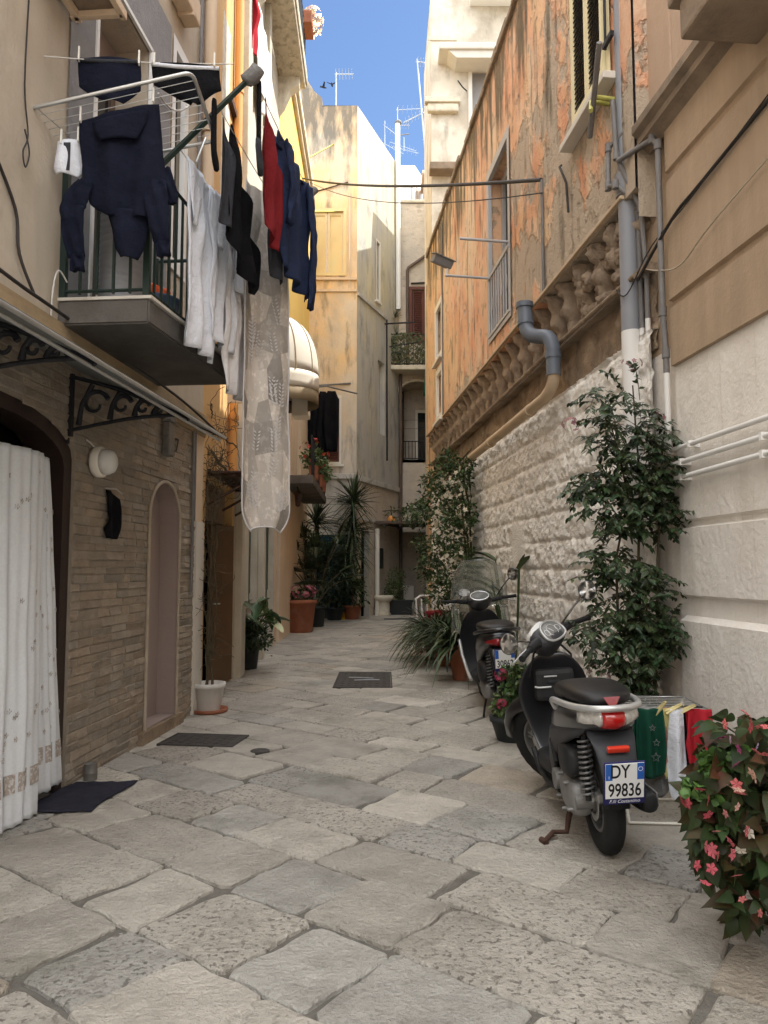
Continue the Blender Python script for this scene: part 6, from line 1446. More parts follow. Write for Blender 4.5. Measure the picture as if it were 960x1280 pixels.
# chair and crate by the pots
t = thing('white_chair', 'white plastic garden chair half hidden behind the strap leaved plants', 'chair', (.86, 13.2, 0), radians(20))
b = MB(); b.bbox(-.22, .22, -.22, .22, .42, .45, .015); b.build('seat', M['white_paint'], t)
b = MB()
for x in (-.2, -.1, 0, .1, .2): b.tube([(x, .2, .44), (x * 1.05, .27, .9)], .016, 6)
b.tube([(-.23, .27, .88), (-.12, .28, .95), (.12, .28, .95), (.23, .27, .88)], .022, 6); b.build('backrest', M['white_paint'], t)
for x in (-.2, .2):
    for y in (-.2, .2): b = MB(); b.tube([(x * 1.12, y * 1.12, 0), (x, y, .43)], .018, 6); b.build('leg', M['white_paint'], t)
t = thing('red_cushion', 'red and pink cushion lying on the white chair', 'cushion', (.92, 13.15, .46), .3); b = MB(); b.bbox(-.2, .2, -.2, .2, 0, .14, .06); b.bbox(-.18, .2, -.16, .2, .14, .24, .05); b.v = [tuple(Vector(v) + Vector((0, 0, .05 * v[0]))) for v in b.v]; b.build('cushion', M['red_cloth'], t, )
t = thing('red_plastic_stool', 'dark red plastic stool with slotted sides, at the near edge of the potted plants', 'stool', gnd(532, 815), .2)
b = MB(); b.bbox(-.14, .14, -.14, .14, .40, .43, .02); b.build('seat', M['red_plastic'], t)
for x in (-.11, .11):
    for y in (-.11, .11): b = MB(); b.loft([[Vector((x * k + q[0], y * k + q[1], z)) for q in ((-.03, -.02), (.03, -.02), (.03, .02), (-.03, .02))] for z, k in ((0, 1.15), (.40, .95))], smooth=False); b.build('leg', M['red_plastic'], t)

# darker greenery massed at the far left
for k, (lab, p_, h_, mt_, hi_) in enumerate((('dense dark shrub in a dark pot in front of the blue door', gnd(418, 775), .35, 'leaf_dark', 1.2), ('bushy mid green shrub in a terracotta pot between the palms and the corner house', gnd(440, 774), .4, 'leaf', 1.3), ('tall leafy shrub in a dark pot behind the cyclamen pot', gnd(388, 777), .4, 'leaf_dark', 1.4))):
    t = thing('potted_shrub', lab, 'potted plant', (p_.x, p_.y, 0), 0); r = random.Random(60 + k); pot(t, 'terracotta' if k == 1 else 'pot_dark', .2, .28, h_)
    b = MB(); top = (1.0, .9, 1.9)[k]
    for z in [h_ + .2 + i * .32 for i in range(int((top - h_) / .32) + 2)]: bushy(b, r, (r.uniform(-.12, .12), r.uniform(-.1, .1), z), .46, .40, .34, 170, .13, .06, .45, hi_)
    b.build('foliage', M[mt_], t, fixn=False); st = MB(); st.tube([(0, 0, h_ - .05), (.03, 0, h_ + .5), (0, .02, top)], .025, 6); st.build('stem', M['bark'], t)
# fallen leaves and petals
for k, (px_, py_, mt_, sz, lab) in enumerate(((448, 796, 'stem', .07, 'dry brown leaf lying on the paving beyond the square iron cover'), (340, 822, 'stem', .06, 'dry curled leaf on the paving right of the broad leaved plant'), (848, 1184, 'red_bright', .018, 'red petal fallen on the paving below the begonia'), (690, 1050, 'stem', .035, 'small dry leaf on the paving beside the scooter stand'), (520, 800, 'stem', .06, 'dry leaf on the paving in front of the red plastic stool'))):
    b = MB(); r = random.Random(k); p = gnd(px_, py_); leaf(b, Vector((0, 0, .006)), Vector((cos(k * 2.1), sin(k * 2.1), .15)), Vector((0, 0, 1)), sz, sz * .6, (1, 1, 1, 1), fold=.5, droop=-.3); o = b.build('fallen_leaf' if mt_ == 'stem' else 'petal', M[mt_], None, fixn=False); o.location = (p.x, p.y, .008); tag(o, lab, 'leaf' if mt_ == 'stem' else 'petal')
# ---------------------------------------------------------------- scooters
def xform(mb_, m_):
    mb_.v = [tuple(m_ @ Vector(p)) for p in mb_.v]; return mb_
def torus(mb_, c, R_, rx, ry, m_=None, n=40, k=14, tread=0.0, **kw):     # wheel in the x-z plane
    vs = []
    for i in range(n):
        a = 2 * pi * i / n
        for j in range(k):
            b = 2 * pi * j / k; q = cos(b); rr = R_ + rx * math.copysign(abs(q) ** .8, q)
            if tread and q > .55 and (i + j) % 2 == 0: rr -= tread
            v = Vector((rr * cos(a), ry * math.copysign(abs(sin(b)) ** .85, sin(b)), rr * sin(a))) + Vector(c); vs.append(m_ @ v if m_ is not None else v)
    fs = [(i * k + j, i * k + (j + 1) % k, ((i + 1) % n) * k + (j + 1) % k, ((i + 1) % n) * k + j) for i in range(n) for j in range(k)]
    mb_.add(vs, fs, smooth=True, **kw)
def wheel(parent, c, R_, w_, m_=None, spokes=5, hub=.05):
    wb = MB(); torus(wb, c, R_ - w_ * .62, w_ * .62, w_ * .52, m_, 56, 16, .004); W = wb.build('wheel', M['rubber'], parent)
    b = MB(); torus(b, c, R_ - w_ * 1.22, .012, w_ * .42, m_, 40, 8)
    for k in range(spokes):
        a = 2 * pi * k / spokes + .3
        for off in (-.16, .16):
            p0 = Vector((.04 * cos(a + off * 2), 0, .04 * sin(a + off * 2))); p1 = Vector(((R_ - w_ * 1.2) * cos(a + off * .5), 0, (R_ - w_ * 1.2) * sin(a + off * .5)))
            pts = [p0 + Vector(c), p0.lerp(p1, .5) + Vector(c) + Vector((0, .008, 0)), p1 + Vector(c)]
            b.tube([m_ @ p if m_ is not None else p for p in pts], [.013, .009, .010], 6)
    pr = [Vector(c) + Vector((0, y, 0)) for y in (-.05, .05)]
    b.tube([m_ @ p if m_ is not None else p for p in pr], hub, 16); b.build('rim', M['alloy'], W)
    b = MB(); torus(b, Vector(c) + Vector((0, .045, 0)), .085, .018, .002, m_, 28, 6); b.build('brake_disc', M['steel'], W)
    return W
def plate(parent, pos, tilt, yawm, l1, l2, dealer, mode=0):
    """plate facing backwards (-x); u to the right seen from behind = -y"""
    m_ = Matrix.Translation(pos) @ Matrix.Rotation(tilt, 4, 'Y') @ Matrix(((0, 0, -1, 0), (-1, 0, 0, 0), (0, 1, 0, 0), (0, 0, 0, 1)))
    b = MB(); b.bbox(-.094, .094, -.118, .094, -.010, -.002, .005); xform(b, m_); H = b.build('plate_holder', M['plate_holder'], parent)
    b = MB(); b.bbox(-.088, .088, -.086, .088, -.002, .0015, .004); xform(b, m_); PL = b.build('number_plate', M['plate_white'], parent)
    for x_ in (-.087, .056): b = MB(); b.box(x_, x_ + .031, .006, .0875, .0015, .0019); xform(b, m_); b.build('blue_band', M['plate_blue'], PL)
    if l1:
        t_ = text_mesh(l1, .092, .0004, M['ink'], 'registration', PL, m_ @ Matrix.Translation((-.022, .018, .0022)), sx=.72, bold=.0012)
        b = MB(); b.tube([Vector((.071 + .010 * cos(a), .058 + .010 * sin(a), .0022)) for a in [2 * pi * k / 14 for k in range(14)]], .0012, 4, closed=True); xform(b, m_); b.build('ring_mark', M['ink_white'], PL)
        text_mesh('I', .022, .0003, M['ink_white'], 'country_letter', PL, m_ @ Matrix.Translation((-.072, .014, .0022)))
    text_mesh(l2, .092, .0004, M['ink'], 'registration_number', PL, m_ @ Matrix.Translation((.0, -.074, .0022)), sx=.66, bold=.0012)
    if dealer: text_mesh(dealer, .023, .0002, M['ink_white'], 'dealer_lettering', H, m_ @ Matrix.Translation((0, -.109, -.0016)), shear=.3)
    return PL
def spring(parent, p, q, R_, turns, name='shock_absorber'):
    p = Vector(p); q = Vector(q); m_ = along(p, q); L_ = (q - p).length
    b = MB(); b.tube([m_ @ Vector((0, 0, 0)), m_ @ Vector((0, 0, L_))], R_ * .5, 10); S = b.build(name, M['scooter_plastic'], parent)
    b = MB(); n = turns * 14; b.tube([m_ @ Vector((R_ * cos(2 * pi * i / 14), R_ * sin(2 * pi * i / 14), .03 + (L_ - .06) * i / n)) for i in range(n + 1)], R_ * .22, 6); b.build('spring', M['alloy'], S)

# ---- the dark grey scooter in front
RC = Vector((1.12, 3.87, 0)); HD = atan2(1.18, .0)
S1 = thing('motor_scooter', 'dark grey motor scooter with chrome grab rail parked on its stand, seen from behind', 'scooter', RC, 0, None, (Matrix.Rotation(HD, 4, 'Z') @ Matrix.Rotation(radians(-3.5), 4, 'X')).to_euler())
S1M = Matrix.LocRotScale(S1.location, S1.rotation_euler, None); S1I = S1M.inverted()
AX0 = Vector((1.10, 0, .42)); AX1 = Vector((.88, 0, .98)); AXd = (AX1 - AX0).normalized()
ST = Matrix.Translation(AX0) @ Matrix.Rotation(radians(43), 4, AXd) @ Matrix.Translation(-AX0)
def R_(b): return xform(b, ST)
wheel(S1, (0, 0, .262), .262, .095, None, 5, .06)
fw_ = wheel(S1, (1.16, 0, .286), .286, .086, ST, 5, .04)
# fork, fender
b = MB()
for y in (-.075, .075): b.tube([(1.16, y, .286), (1.13, y, .42), (1.08, y * .8, .58)], [.02, .022, .024], 10)
b.tube([(1.08, 0, .57), (.97, 0, .88)], .03, 10); R_(b).build('fork', M['scooter_plastic'], S1)
b = MB(); rg = []
for k in range(13):
    a = radians(8 + k * 15.5); R0 = .318 + .012 * sin(k); w0 = .055 + .025 * sin(pi * k / 12); c = Vector((1.16 + R0 * cos(a), 0, .286 + R0 * sin(a))); t_ = Vector((cos(a), 0, sin(a)))
    rg.append([c + Vector((0, w0 * cos(q), 0)) + t_ * (.035 * sin(q) - .05 * abs(cos(q)) ** 3) for q in [pi * i / 8 for i in range(9)]] + [c + Vector((0, w0 * .94 * cos(q), 0)) + t_ * (.028 * sin(q) - .05 * abs(cos(q)) ** 3) for q in [pi * i / 8 for i in range(8, -1, -1)]])
b.loft(rg); R_(b).build('front_fender', M['scooter_dark'], S1)
# leg shield and floor
b = MB(); rg = []
for (z, x, w_, th) in ((.24, .84, .11, .05), (.30, .90, .125, .045), (.40, .955, .155, .04), (.52, .975, .20, .04), (.64, .97, .235, .04), (.74, .955, .215, .05), (.82, .94, .17, .06), (.88, .93, .11, .06), (.905, .93, .06, .04)):
    rg.append([Vector((x - th * .5 + .10 * (1 - abs(cos(a)) ** 1.5) * (1 if sin(a) > 0 else .15) + (.0 if sin(a) > 0 else -.015 * abs(sin(a))), w_ * math.copysign(abs(cos(a)) ** .7, cos(a)), z)) for a in [2 * pi * i / 24 for i in range(24)]])
b.loft(rg); LS = b.build('leg_shield', M['scooter_dark'], S1, sub=1)
b = MB(); b.bbox(.868, .95, -.125, .125, .60, .80, .03); b.bbox(.86, .90, -.03, .05, .71, .73, .006); b.build('glove_box', M['scooter_plastic'], LS)
b = MB(); b.tube([Vector((.865, y, .755 + .0 * y)) for y in (-.01, .02, .07)], .006, 6); b.tube([Vector((.86, .03, .69)), Vector((.86, .11, .69)), Vector((.87, .13, .695))], .007, 6); b.build('bag_hook', M['silver_paint'], LS)
b = MB(); rg = []
for (x, z, w_, h_) in ((.42, .33, .13, .09), (.52, .29, .155, .055), (.70, .27, .165, .045), (.84, .265, .16, .05), (.90, .29, .15, .06)): rg.append(ring(x, 0, z, w_, h_, 20, 3.5))
b.loft(rg); b.build('footboard', M['scooter_plastic'], S1, sub=1)
b = MB(); b.tube([(.86, .17, .33), (.80, .15, .22), (.65, .13, .17), (.40, .12, .20)], .018, 8); b.tube([(.86, -.17, .33), (.80, -.15, .22), (.65, -.13, .17), (.40, -.12, .20)], .018, 8); b.build('frame_tube', M['scooter_plastic'], S1)
# rear bodywork
b = MB(); rg = []
for (x, z, w_, h_, p_) in ((-.325, .715, .03, .020, 2.2), (-.30, .712, .095, .042, 2.4), (-.22, .70, .138, .060, 2.6), (-.10, .682, .160, .075, 2.8), (.06, .655, .172, .100, 2.8), (.20, .62, .172, .135, 2.8), (.32, .575, .160, .165, 2.8), (.43, .515, .140, .185, 2.8), (.50, .46, .125, .165, 2.8)): rg.append(ring(x, 0, z, w_, h_, 24, p_))
b.loft(rg); BD = b.build('body', M['scooter_grey'], S1, sub=1)
for sg in (-1, 1):                                           # swept side panel below the body line
    b = MB(); rg = []
    for (x, zt, zb, y_) in ((-.22, .675, .64, .120), (-.08, .66, .585, .150), (.06, .64, .53, .165), (.20, .62, .47, .170), (.32, .60, .37, .166), (.42, .57, .28, .155), (.48, .52, .25, .145)):
        rg.append([Vector((x, sg * (y_ - .02), zb)), Vector((x, sg * y_, zb + .01)), Vector((x, sg * (y_ + .012), (zt + zb) / 2)), Vector((x, sg * y_, zt)), Vector((x, sg * (y_ - .03), zt)), Vector((x, sg * (y_ - .03), zb + .02))])
    b.loft(rg); b.build('side_panel', M['scooter_panel'], S1, sub=1)
b = MB(); rg = []
for (x, z, w_, h_) in ((.44, .60, .085, .04), (.47, .60, .11, .07), (.50, .48, .115, .19), (.52, .44, .10, .20)): rg.append(ring(x, 0, z, w_, h_, 18, 3))
b.loft(rg); b.build('under_seat_panel', M['scooter_dark'], S1)
# tail: lower skirt carrying the plate
b = MB(); rg = []
for (x, z, w_, th) in ((-.20, .665, .125, .05), (-.265, .63, .110, .045), (-.305, .585, .098, .035), (-.335, .52, .088, .025), (-.365, .44, .084, .018), (-.385, .375, .074, .012)):
    rg.append([Vector((x + th * sin(a) * .9, w_ * math.copysign(abs(cos(a)) ** .6, cos(a)), z + th * sin(a) * .5)) for a in [2 * pi * i / 18 for i in range(18)]])
b.loft(rg); b.build('tail_skirt', M['scooter_panel'], S1, sub=1)
b = MB(); b.bbox(-.012, .012, -.052, .052, -.014, .014, .008); xform(b, Matrix.Translation((-.352, 0, .592)) @ Matrix.Rotation(radians(-25), 4, 'Y')); b.build('reflector', M['reflector'], S1)
plate(S1, Vector((-.412, 0, .465)), radians(-16), None, 'DY', '99836', 'F.lli Costantino')
# tail lamp
def lampring(y0, y1, grow=0.0):
    rg_ = []
    for k in range(9):
        f = k / 8; y = y0 + (y1 - y0) * f; q = abs(y) / .15
        x = -.342 + .11 * q ** 1.8 - grow; zc = .722 + .006 * q; h_ = .052 * (1 - .35 * q ** 2)
        rg_.append([Vector((x + .045 - .050 * cos(a) ** 1 * (.6 + .4 * cos(a)), y, zc + h_ * sin(a))) for a in [2 * pi * i / 14 for i in range(14)]])
    return rg_
b = MB(); b.loft(lampring(-.052, .052, .006)); TL = b.build('tail_light', M['lens_red'], S1)
for a_, b_ in ((-.142, -.053), (.053, .142)):
    b = MB(); b.loft(lampring(a_, b_)); b.build('indicator', M['lens_clear'], TL)
b = MB(); b.prism([(-.04, .035), (.04, .035), (.0, -.035)], 0, .006, m=Matrix.Translation((-.318, 0, .790)) @ Matrix.Rotation(radians(18), 4, 'Y') @ Matrix(((0, -1, 0, 0), (-1, 0, 0, 0), (0, 0, 1, 0), (0, 0, 0, 1)))); b.build('tail_emblem', M['lens_red_dark'], S1)
# seat
b = MB(); rg = []
for (x, z, w_, h_, p_) in ((-.275, .795, .04, .016, 2.2), (-.255, .80, .10, .030, 2.4), (-.18, .806, .142, .044, 2.6), (-.02, .808, .160, .052, 2.8), (.14, .800, .158, .054, 2.8), (.26, .775, .140, .052, 2.8), (.38, .757, .120, .050, 2.8), (.47, .752, .100, .046, 2.6), (.53, .735, .070, .036, 2.4), (.555, .725, .03, .02, 2.2)): rg.append(ring(x, 0, z, w_, h_, 24, p_))
b.loft(rg); b.build('seat', M['seat_vinyl'], S1, sub=1)
b = MB(); pts = [(.16, .162, .70), (.14, .186, .745), (.06, .192, .760), (-.12, .180, .768), (-.24, .150, .772), (-.325, .095, .775), (-.352, .03, .777)]
pts = pts + [(p[0], -p[1], p[2]) for p in reversed(pts)]
sm_ = []
for i in range(len(pts) - 1):
    for q in range(4): sm_.append(Vector(pts[i]).lerp(Vector(pts[i + 1]), q / 4))
sm_.append(Vector(pts[-1]))
for _ in range(2): sm_ = [sm_[0]] + [(sm_[i - 1] + sm_[i] * 2 + sm_[i + 1]) / 4 for i in range(1, len(sm_) - 1)] + [sm_[-1]]
b.tube(sm_, .0165, 10); b.build('grab_rail', M['silver_paint'], S1)
# handlebar
b = MB(); rg = []
for (x, z, w_, d_, p_) in ((.965, .885, .055, .05, 2.4), (.945, .925, .085, .065, 2.6), (.925, .965, .120, .080, 2.6), (.905, 1.00, .135, .088, 2.6), (.892, 1.03, .115, .085, 2.4), (.895, 1.05, .075, .06, 2.2)):
    rg.append([Vector((x + v.x, v.y, z + v.x * .35)) for v in ring(0, 0, 0, d_, w_, 22, p_, 'z')])
b.loft(rg); R_(b).build('handlebar_cowl', M['scooter_panel'], S1, sub=1)
mI = Matrix.Translation((.862, 0, 1.035)) @ Matrix.Rotation(radians(-52), 4, 'Y')
b = MB(); n = 26; b.loft([[mI @ Vector((.070 * (math.copysign(abs(sin(a)) ** .8, sin(a))), .095 * math.copysign(abs(cos(a)) ** .8, cos(a)) * (1 - .18 * sin(a)), z)) * 1.0 for a in [2 * pi * i / n for i in range(n)]] for z in (-.02, .012)]); b.v = b.v; R_(b); IP = b.build('instrument_panel', M['dial'], S1)
b = MB(); b.tube([ST @ (mI @ Vector((.070 * (math.copysign(abs(sin(a)) ** .8, sin(a))), .095 * math.copysign(abs(cos(a)) ** .8, cos(a)) * (1 - .18 * sin(a)), .012))) for a in [2 * pi * i / n for i in range(n)]], .008, 6, closed=True); b.build('bezel', M['silver_paint'], IP)
b = MB()
for (cy, rr) in ((.0, .042), (.055, .02), (-.055, .02)): b.tube([ST @ (mI @ Vector((rr * sin(a), cy + rr * cos(a), .0145))) for a in [2 * pi * i / 18 for i in range(18)]], .0015, 4, closed=True)
b.tube([ST @ (mI @ Vector((-.01, 0, .0145))), ST @ (mI @ Vector((.028, .02, .0145)))], .002, 4); b.build('gauge_marks', M['ink_white'], IP)
b = MB(); rg = [[ST @ (Vector((.98 + .05 * f, 0, 1.015 - .02 * f)) + Vector((0, (.085 - .02 * f) * cos(a), (.065 - .015 * f) * sin(a)))) for a in [2 * pi * i / 18 for i in range(18)]] for f in (-.6, .2, .8, 1.0)]; b.loft(rg); b.build('headlight', M['white_paint'], S1)
for sg in (1, -1):
    b = MB(); b.tube([(.90, sg * .11, 1.00), (.885, sg * .19, 1.005), (.865, sg * .24, 1.005)], [.035, .03, .024], 10); R_(b).build('switch_housing', M['scooter_plastic'], S1)
    b = MB(); b.tube([(.868, sg * .235, 1.005), (.835, sg * .36, .995)], .0175, 10); b.tube([(.835, sg * .36, .995), (.832, sg * .372, .994)], .021, 10); R_(b).build('handgrip', M['rubber'], S1)
    b = MB(); b.tube([(.915, sg * .20, .995), (.925, sg * .26, .985), (.905, sg * .38, .970)], [.010, .008, .006], 8); b.tube([(.905, sg * .38, .97), (.904, sg * .385, .97)], .009, 8); R_(b).build('brake_lever', M['silver_paint'], S1)
def mirror(S, inv, base, head, r1, r2, facing, metal='chrome'):
    bp_ = inv @ base; hp = inv @ head
    b = MB(); mid = bp_.lerp(hp, .5) + Vector((0, 0, .01)); b.tube([bp_, mid, hp], .0065, 8); MR = b.build('mirror', M[metal], S)
    f_ = (inv.to_3x3() @ facing).normalized(); m_ = Matrix.Translation(hp) @ f_.to_track_quat('Z', 'Y').to_matrix().to_4x4()
    b = MB(); b.lathe([(r1 * .3, -.030), (r1 * .85, -.018), (r1 * 1.0, -.002), (r1 * 1.0, .006), (r1 * .93, .008)], 24, m=m_ @ Matrix.Diagonal((1, r2 / r1, 1, 1))); b.build('mirror_shell', M['scooter_dark'], MR)
    b = MB(); b.lathe([(.001, .0085), (r1 * .92, .0085)], 24, m=m_ @ Matrix.Diagonal((1, r2 / r1, 1, 1))); b.build('mirror_glass', M['mirror_glass'], MR, fixn=False)
mirror(S1, S1I, S1M @ (ST @ Vector((.90, -.17, 1.03))), at(734, 738, 4.60), .055, .060, Vector((-.25, -1, .12)))
mirror(S1, S1I, S1M @ (ST @ Vector((.90, .17, 1.03))), at(636, 805, 4.45), .054, .064, Vector((-.05, -1, .05)))
b = MB(); b.tube([(.94, .03, .98), (.88, .12, .90), (.92, .15, .75)], .007, 6); b.tube([(.94, -.03, .98), (.90, -.12, .88), (.94, -.12, .78)], .007, 6); b.tube([(.40, .13, .52), (.30, .17, .50), (.22, .17, .40)], .012, 6); b.build('control_cable', M['rubber'], S1)
# engine side
b = MB(); rg = []
for (x, z, y_, w_, h_) in ((.30, .30, .085, .05, .075), (.24, .285, .10, .062, .095), (.12, .275, .105, .066, .10), (.02, .265, .105, .062, .092), (-.03, .262, .10, .05, .075)): rg.append(ring(x, y_, z, w_, h_, 18, 3))
b.loft(rg); EN = b.build('engine', M['engine'], S1, sub=1)
b = MB()
for (x, z) in ((.26, .34), (.16, .36), (.05, .34), (.0, .22), (.12, .19), (.24, .22)): b.tube([(x, .15, z), (x, .178, z)], .010, 6)
b.tube([(.28, .10, .30), (.28, .175, .30)], .055, 14); b.build('engine_cover', M['engine'], EN); b = MB(); b.tube([(.0, .0, .262), (.0, .14, .262)], .045, 14); b.build('hub_cover', M['engine'], EN)
b = MB(); rg = []
for (x, z, w_, h_) in ((.20, .455, .045, .06), (.16, .455, .06, .085), (.04, .455, .062, .09), (-.04, .45, .05, .07)): rg.append(ring(x, .115, z, w_, h_, 16, 4))
b.loft(rg); b.build('air_filter_box', M['scooter_plastic'], S1, sub=1)
spring(S1, (-.13, .100, .30), (-.115, .095, .635), .030, 11); spring(S1, (-.13, -.105, .30), (-.115, -.10, .635), .030, 11)
b = MB(); b.tube([(.0, .085, .27), (-.13, .09, .31)], .022, 8); b.bbox(-.20, .02, .03, .075, .30, .345, .01); b.tube([(-.1, .05, .32), (-.2, .0, .36), (-.3, .0, .42)], .012, 6); b.build('swing_arm', M['engine'], S1)
b = MB(); rg = []
for k in range(9):
    a = radians(60 + k * 14); R0 = .30; w0 = .062; c = Vector((R0 * cos(a), 0, .262 + R0 * sin(a))); t_ = Vector((cos(a), 0, sin(a)))
    rg.append([c + Vector((0, w0, 0)) - t_ * .03, c + Vector((0, w0 * .7, 0)) + t_ * .006, c - Vector((0, w0 * .7, 0)) + t_ * .006, c - Vector((0, w0, 0)) - t_ * .03, c - Vector((0, w0 * .6, 0)), c + Vector((0, w0 * .6, 0))])
b.loft(rg); b.build('rear_fender', M['scooter_plastic'], S1)
b = MB(); b.loft([ring(x, -.155, z, w_, h_, 16, 2.4) for x, z, w_, h_ in ((.14, .27, .03, .03), (.08, .275, .042, .05), (-.14, .30, .048, .058), (-.27, .315, .042, .052), (-.285, .317, .03, .036))]); b.build('exhaust', M['scooter_plastic'], S1, sub=1)
b = MB(); b.bbox(-.22, -.02, -.212, -.203, .28, .345, .006); b.build('heat_shield', M['engine'], S1)
fp = S1I @ gnd(682, 1055); kp = S1I @ (S1M @ Vector((.22, .11, .20)))
b = MB(); b.tube([(.22, .09, .21), (.20, .13, .12), (.19, .15, .045), (fp.x + .08, fp.y - .06, .030 + fp.z), (fp.x, fp.y, fp.z + .018)], [.016, .016, .014, .013, .013], 8)
b.tube([(fp.x - .02, fp.y, fp.z + .012), (fp.x + .03, fp.y + .015, fp.z + .014)], .016, 8); b.build('side_stand', M['rust_iron'], S1); b = MB(); b.tube([(.22, -.09, .21), (.16, -.11, .10), (.10, -.12, .05)], .014, 8); b.build('centre_stand', M['rust_iron'], S1)

# ---- the scooter behind it, with a windscreen
RC2 = Vector((1.14, 7.2, 0)); HD2 = radians(90.5)
S2 = thing('motor_scooter', 'black motor scooter with a tall clear windscreen parked behind the dark grey one', 'scooter', RC2, 0, None, (Matrix.Rotation(HD2, 4, 'Z') @ Matrix.Rotation(radians(-5), 4, 'X')).to_euler())
S2M = Matrix.LocRotScale(S2.location, S2.rotation_euler, None); S2I = S2M.inverted()
wheel(S2, (0, 0, .27), .27, .10); wheel(S2, (1.32, 0, .28), .28, .09)
b = MB(); b.loft([ring(x, 0, z, w_, h_, 22, p_) for x, z, w_, h_, p_ in ((-.33, .80, .05, .03, 2.2), (-.30, .79, .14, .07, 2.5), (-.15, .76, .18, .10, 2.8), (.05, .71, .19, .14, 2.8), (.25, .64, .18, .19, 2.8), (.45, .52, .15, .22, 2.8), (.52, .46, .12, .18, 2.8))]); b.build('body', M['scooter_dark'], S2, sub=1)
b = MB(); b.loft([ring(x, 0, z, w_, h_, 22, p_) for x, z, w_, h_, p_ in ((-.30, .875, .05, .02, 2.2), (-.27, .885, .15, .035, 2.5), (-.1, .895, .175, .05, 2.8), (.15, .885, .17, .055, 2.8), (.35, .855, .14, .055, 2.8), (.52, .84, .10, .045, 2.6), (.58, .82, .04, .02, 2.2))]); b.build('seat', M['seat_vinyl'], S2, sub=1)
b = MB(); b.tube([(.0, .20, .83), (-.2, .19, .86), (-.34, .10, .875), (-.37, 0, .88), (-.34, -.10, .875), (-.2, -.19, .86), (.0, -.20, .83)], .018, 8); b.build('grab_rail', M['scooter_dark'], S2)
for sg in (-1, 1): b = MB(); b.loft([ring(-.325 + .05 * q, sg * (.06 + .06 * q), .765, .03, .03 - .008 * q, 12) for q in (-.6, 0, .6, 1)]); b.build('tail_light', M['lens_red_dark'], S2)
b = MB(); b.loft([[Vector((x + th * sin(a), w_ * math.copysign(abs(cos(a)) ** .6, cos(a)), z)) for a in [2 * pi * i / 16 for i in range(16)]] for x, z, w_, th in ((-.24, .74, .14, .05), (-.30, .66, .12, .04), (-.36, .54, .10, .025), (-.40, .40, .085, .012))]); b.build('tail_skirt', M['scooter_dark'], S2, sub=1)
plate(S2, Vector((-.418, 0, .62)), radians(-16), None, None, '30862', None)
b = MB(); b.loft([[Vector((x - th * .5 + .11 * (1 - abs(cos(a)) ** 1.5) * (1 if sin(a) > 0 else .15), w_ * math.copysign(abs(cos(a)) ** .7, cos(a)), z)) for a in [2 * pi * i / 22 for i in range(22)]] for z, x, w_, th in ((.26, .92, .17, .05), (.34, .98, .20, .05), (.5, 1.05, .24, .05), (.68, 1.05, .25, .05), (.82, 1.03, .23, .06), (.94, 1.0, .17, .07), (1.0, .99, .10, .05))]); b.build('leg_shield', M['scooter_dark'], S2, sub=1)
b = MB(); b.loft([ring(x, 0, z, w_, h_, 18, 3.5) for x, z, w_, h_ in ((.45, .36, .14, .08), (.6, .31, .17, .05), (.8, .30, .17, .05), (.98, .31, .16, .06))]); b.build('footboard', M['scooter_plastic'], S2)
b = MB(); b.tube([(.62, .205, .30), (.80, .215, .36), (.96, .24, .52), (1.02, .25, .68)], .018, 8); b.build('side_trim', M['silver_paint'], S2)
b = MB(); rg = []
for (x, z, w_, d_) in ((1.02, .98, .07, .06), (.99, 1.04, .12, .09), (.97, 1.09, .15, .10), (.97, 1.13, .13, .09), (.98, 1.16, .09, .06)): rg.append([Vector((x + v.x, v.y, z + v.x * .3)) for v in ring(0, 0, 0, d_, w_, 20, 2.4, 'z')])
b.loft(rg); b.build('handlebar_cowl', M['scooter_dark'], S2, sub=1)
mI2 = Matrix.Translation((.90, 0, 1.135)) @ Matrix.Rotation(radians(-50), 4, 'Y'); b = MB(); b.loft([[mI2 @ Vector((.06 * sin(a), .10 * cos(a), z)) for a in [2 * pi * i / 22 for i in range(22)]] for z in (-.02, .012)]); IP2 = b.build('instrument_panel', M['dial'], S2)
b = MB(); b.tube([mI2 @ Vector((.06 * sin(a), .10 * cos(a), .013)) for a in [2 * pi * i / 22 for i in range(22)]], .006, 6, closed=True); b.build('bezel', M['chrome'], IP2)
for sg in (1, -1):
    b = MB(); b.tube([(.97, sg * .12, 1.08), (.93, sg * .24, 1.10)], .025, 10); b.build('switch_housing', M['scooter_plastic'], S2)
    b = MB(); b.tube([(.94, sg * .23, 1.10), (.89, sg * .40, 1.11)], .019, 10); b.build('handgrip', M['rubber'], S2)
    b = MB(); b.tube([(.98, sg * .21, 1.09), (.98, sg * .28, 1.08), (.94, sg * .39, 1.06)], .008, 8); b.build('brake_lever', M['silver_paint'], S2)
mirror(S2, S2I, S2M @ Vector((.97, -.20, 1.13)), at(641, 717, 8.05), .060, .070, Vector((-.2, -1, .1)), 'scooter_plastic')
mirror(S2, S2I, S2M @ Vector((.97, .20, 1.13)), at(580, 741, 7.6), .065, .045, Vector((.1, -1, .35)), 'scooter_plastic')
b = MB(); b.grid(lambda u, v: Vector((1.06 - .16 * v - .10 * (2 * u - 1) ** 2, (u - .5) * (.62 - .16 * v ** 3) , 1.02 + .52 * v - .10 * v * (2 * u - 1) ** 4)), 20, 14); b.build('windscreen', M['screen_glass'], S2, fixn=False, solid=.004)
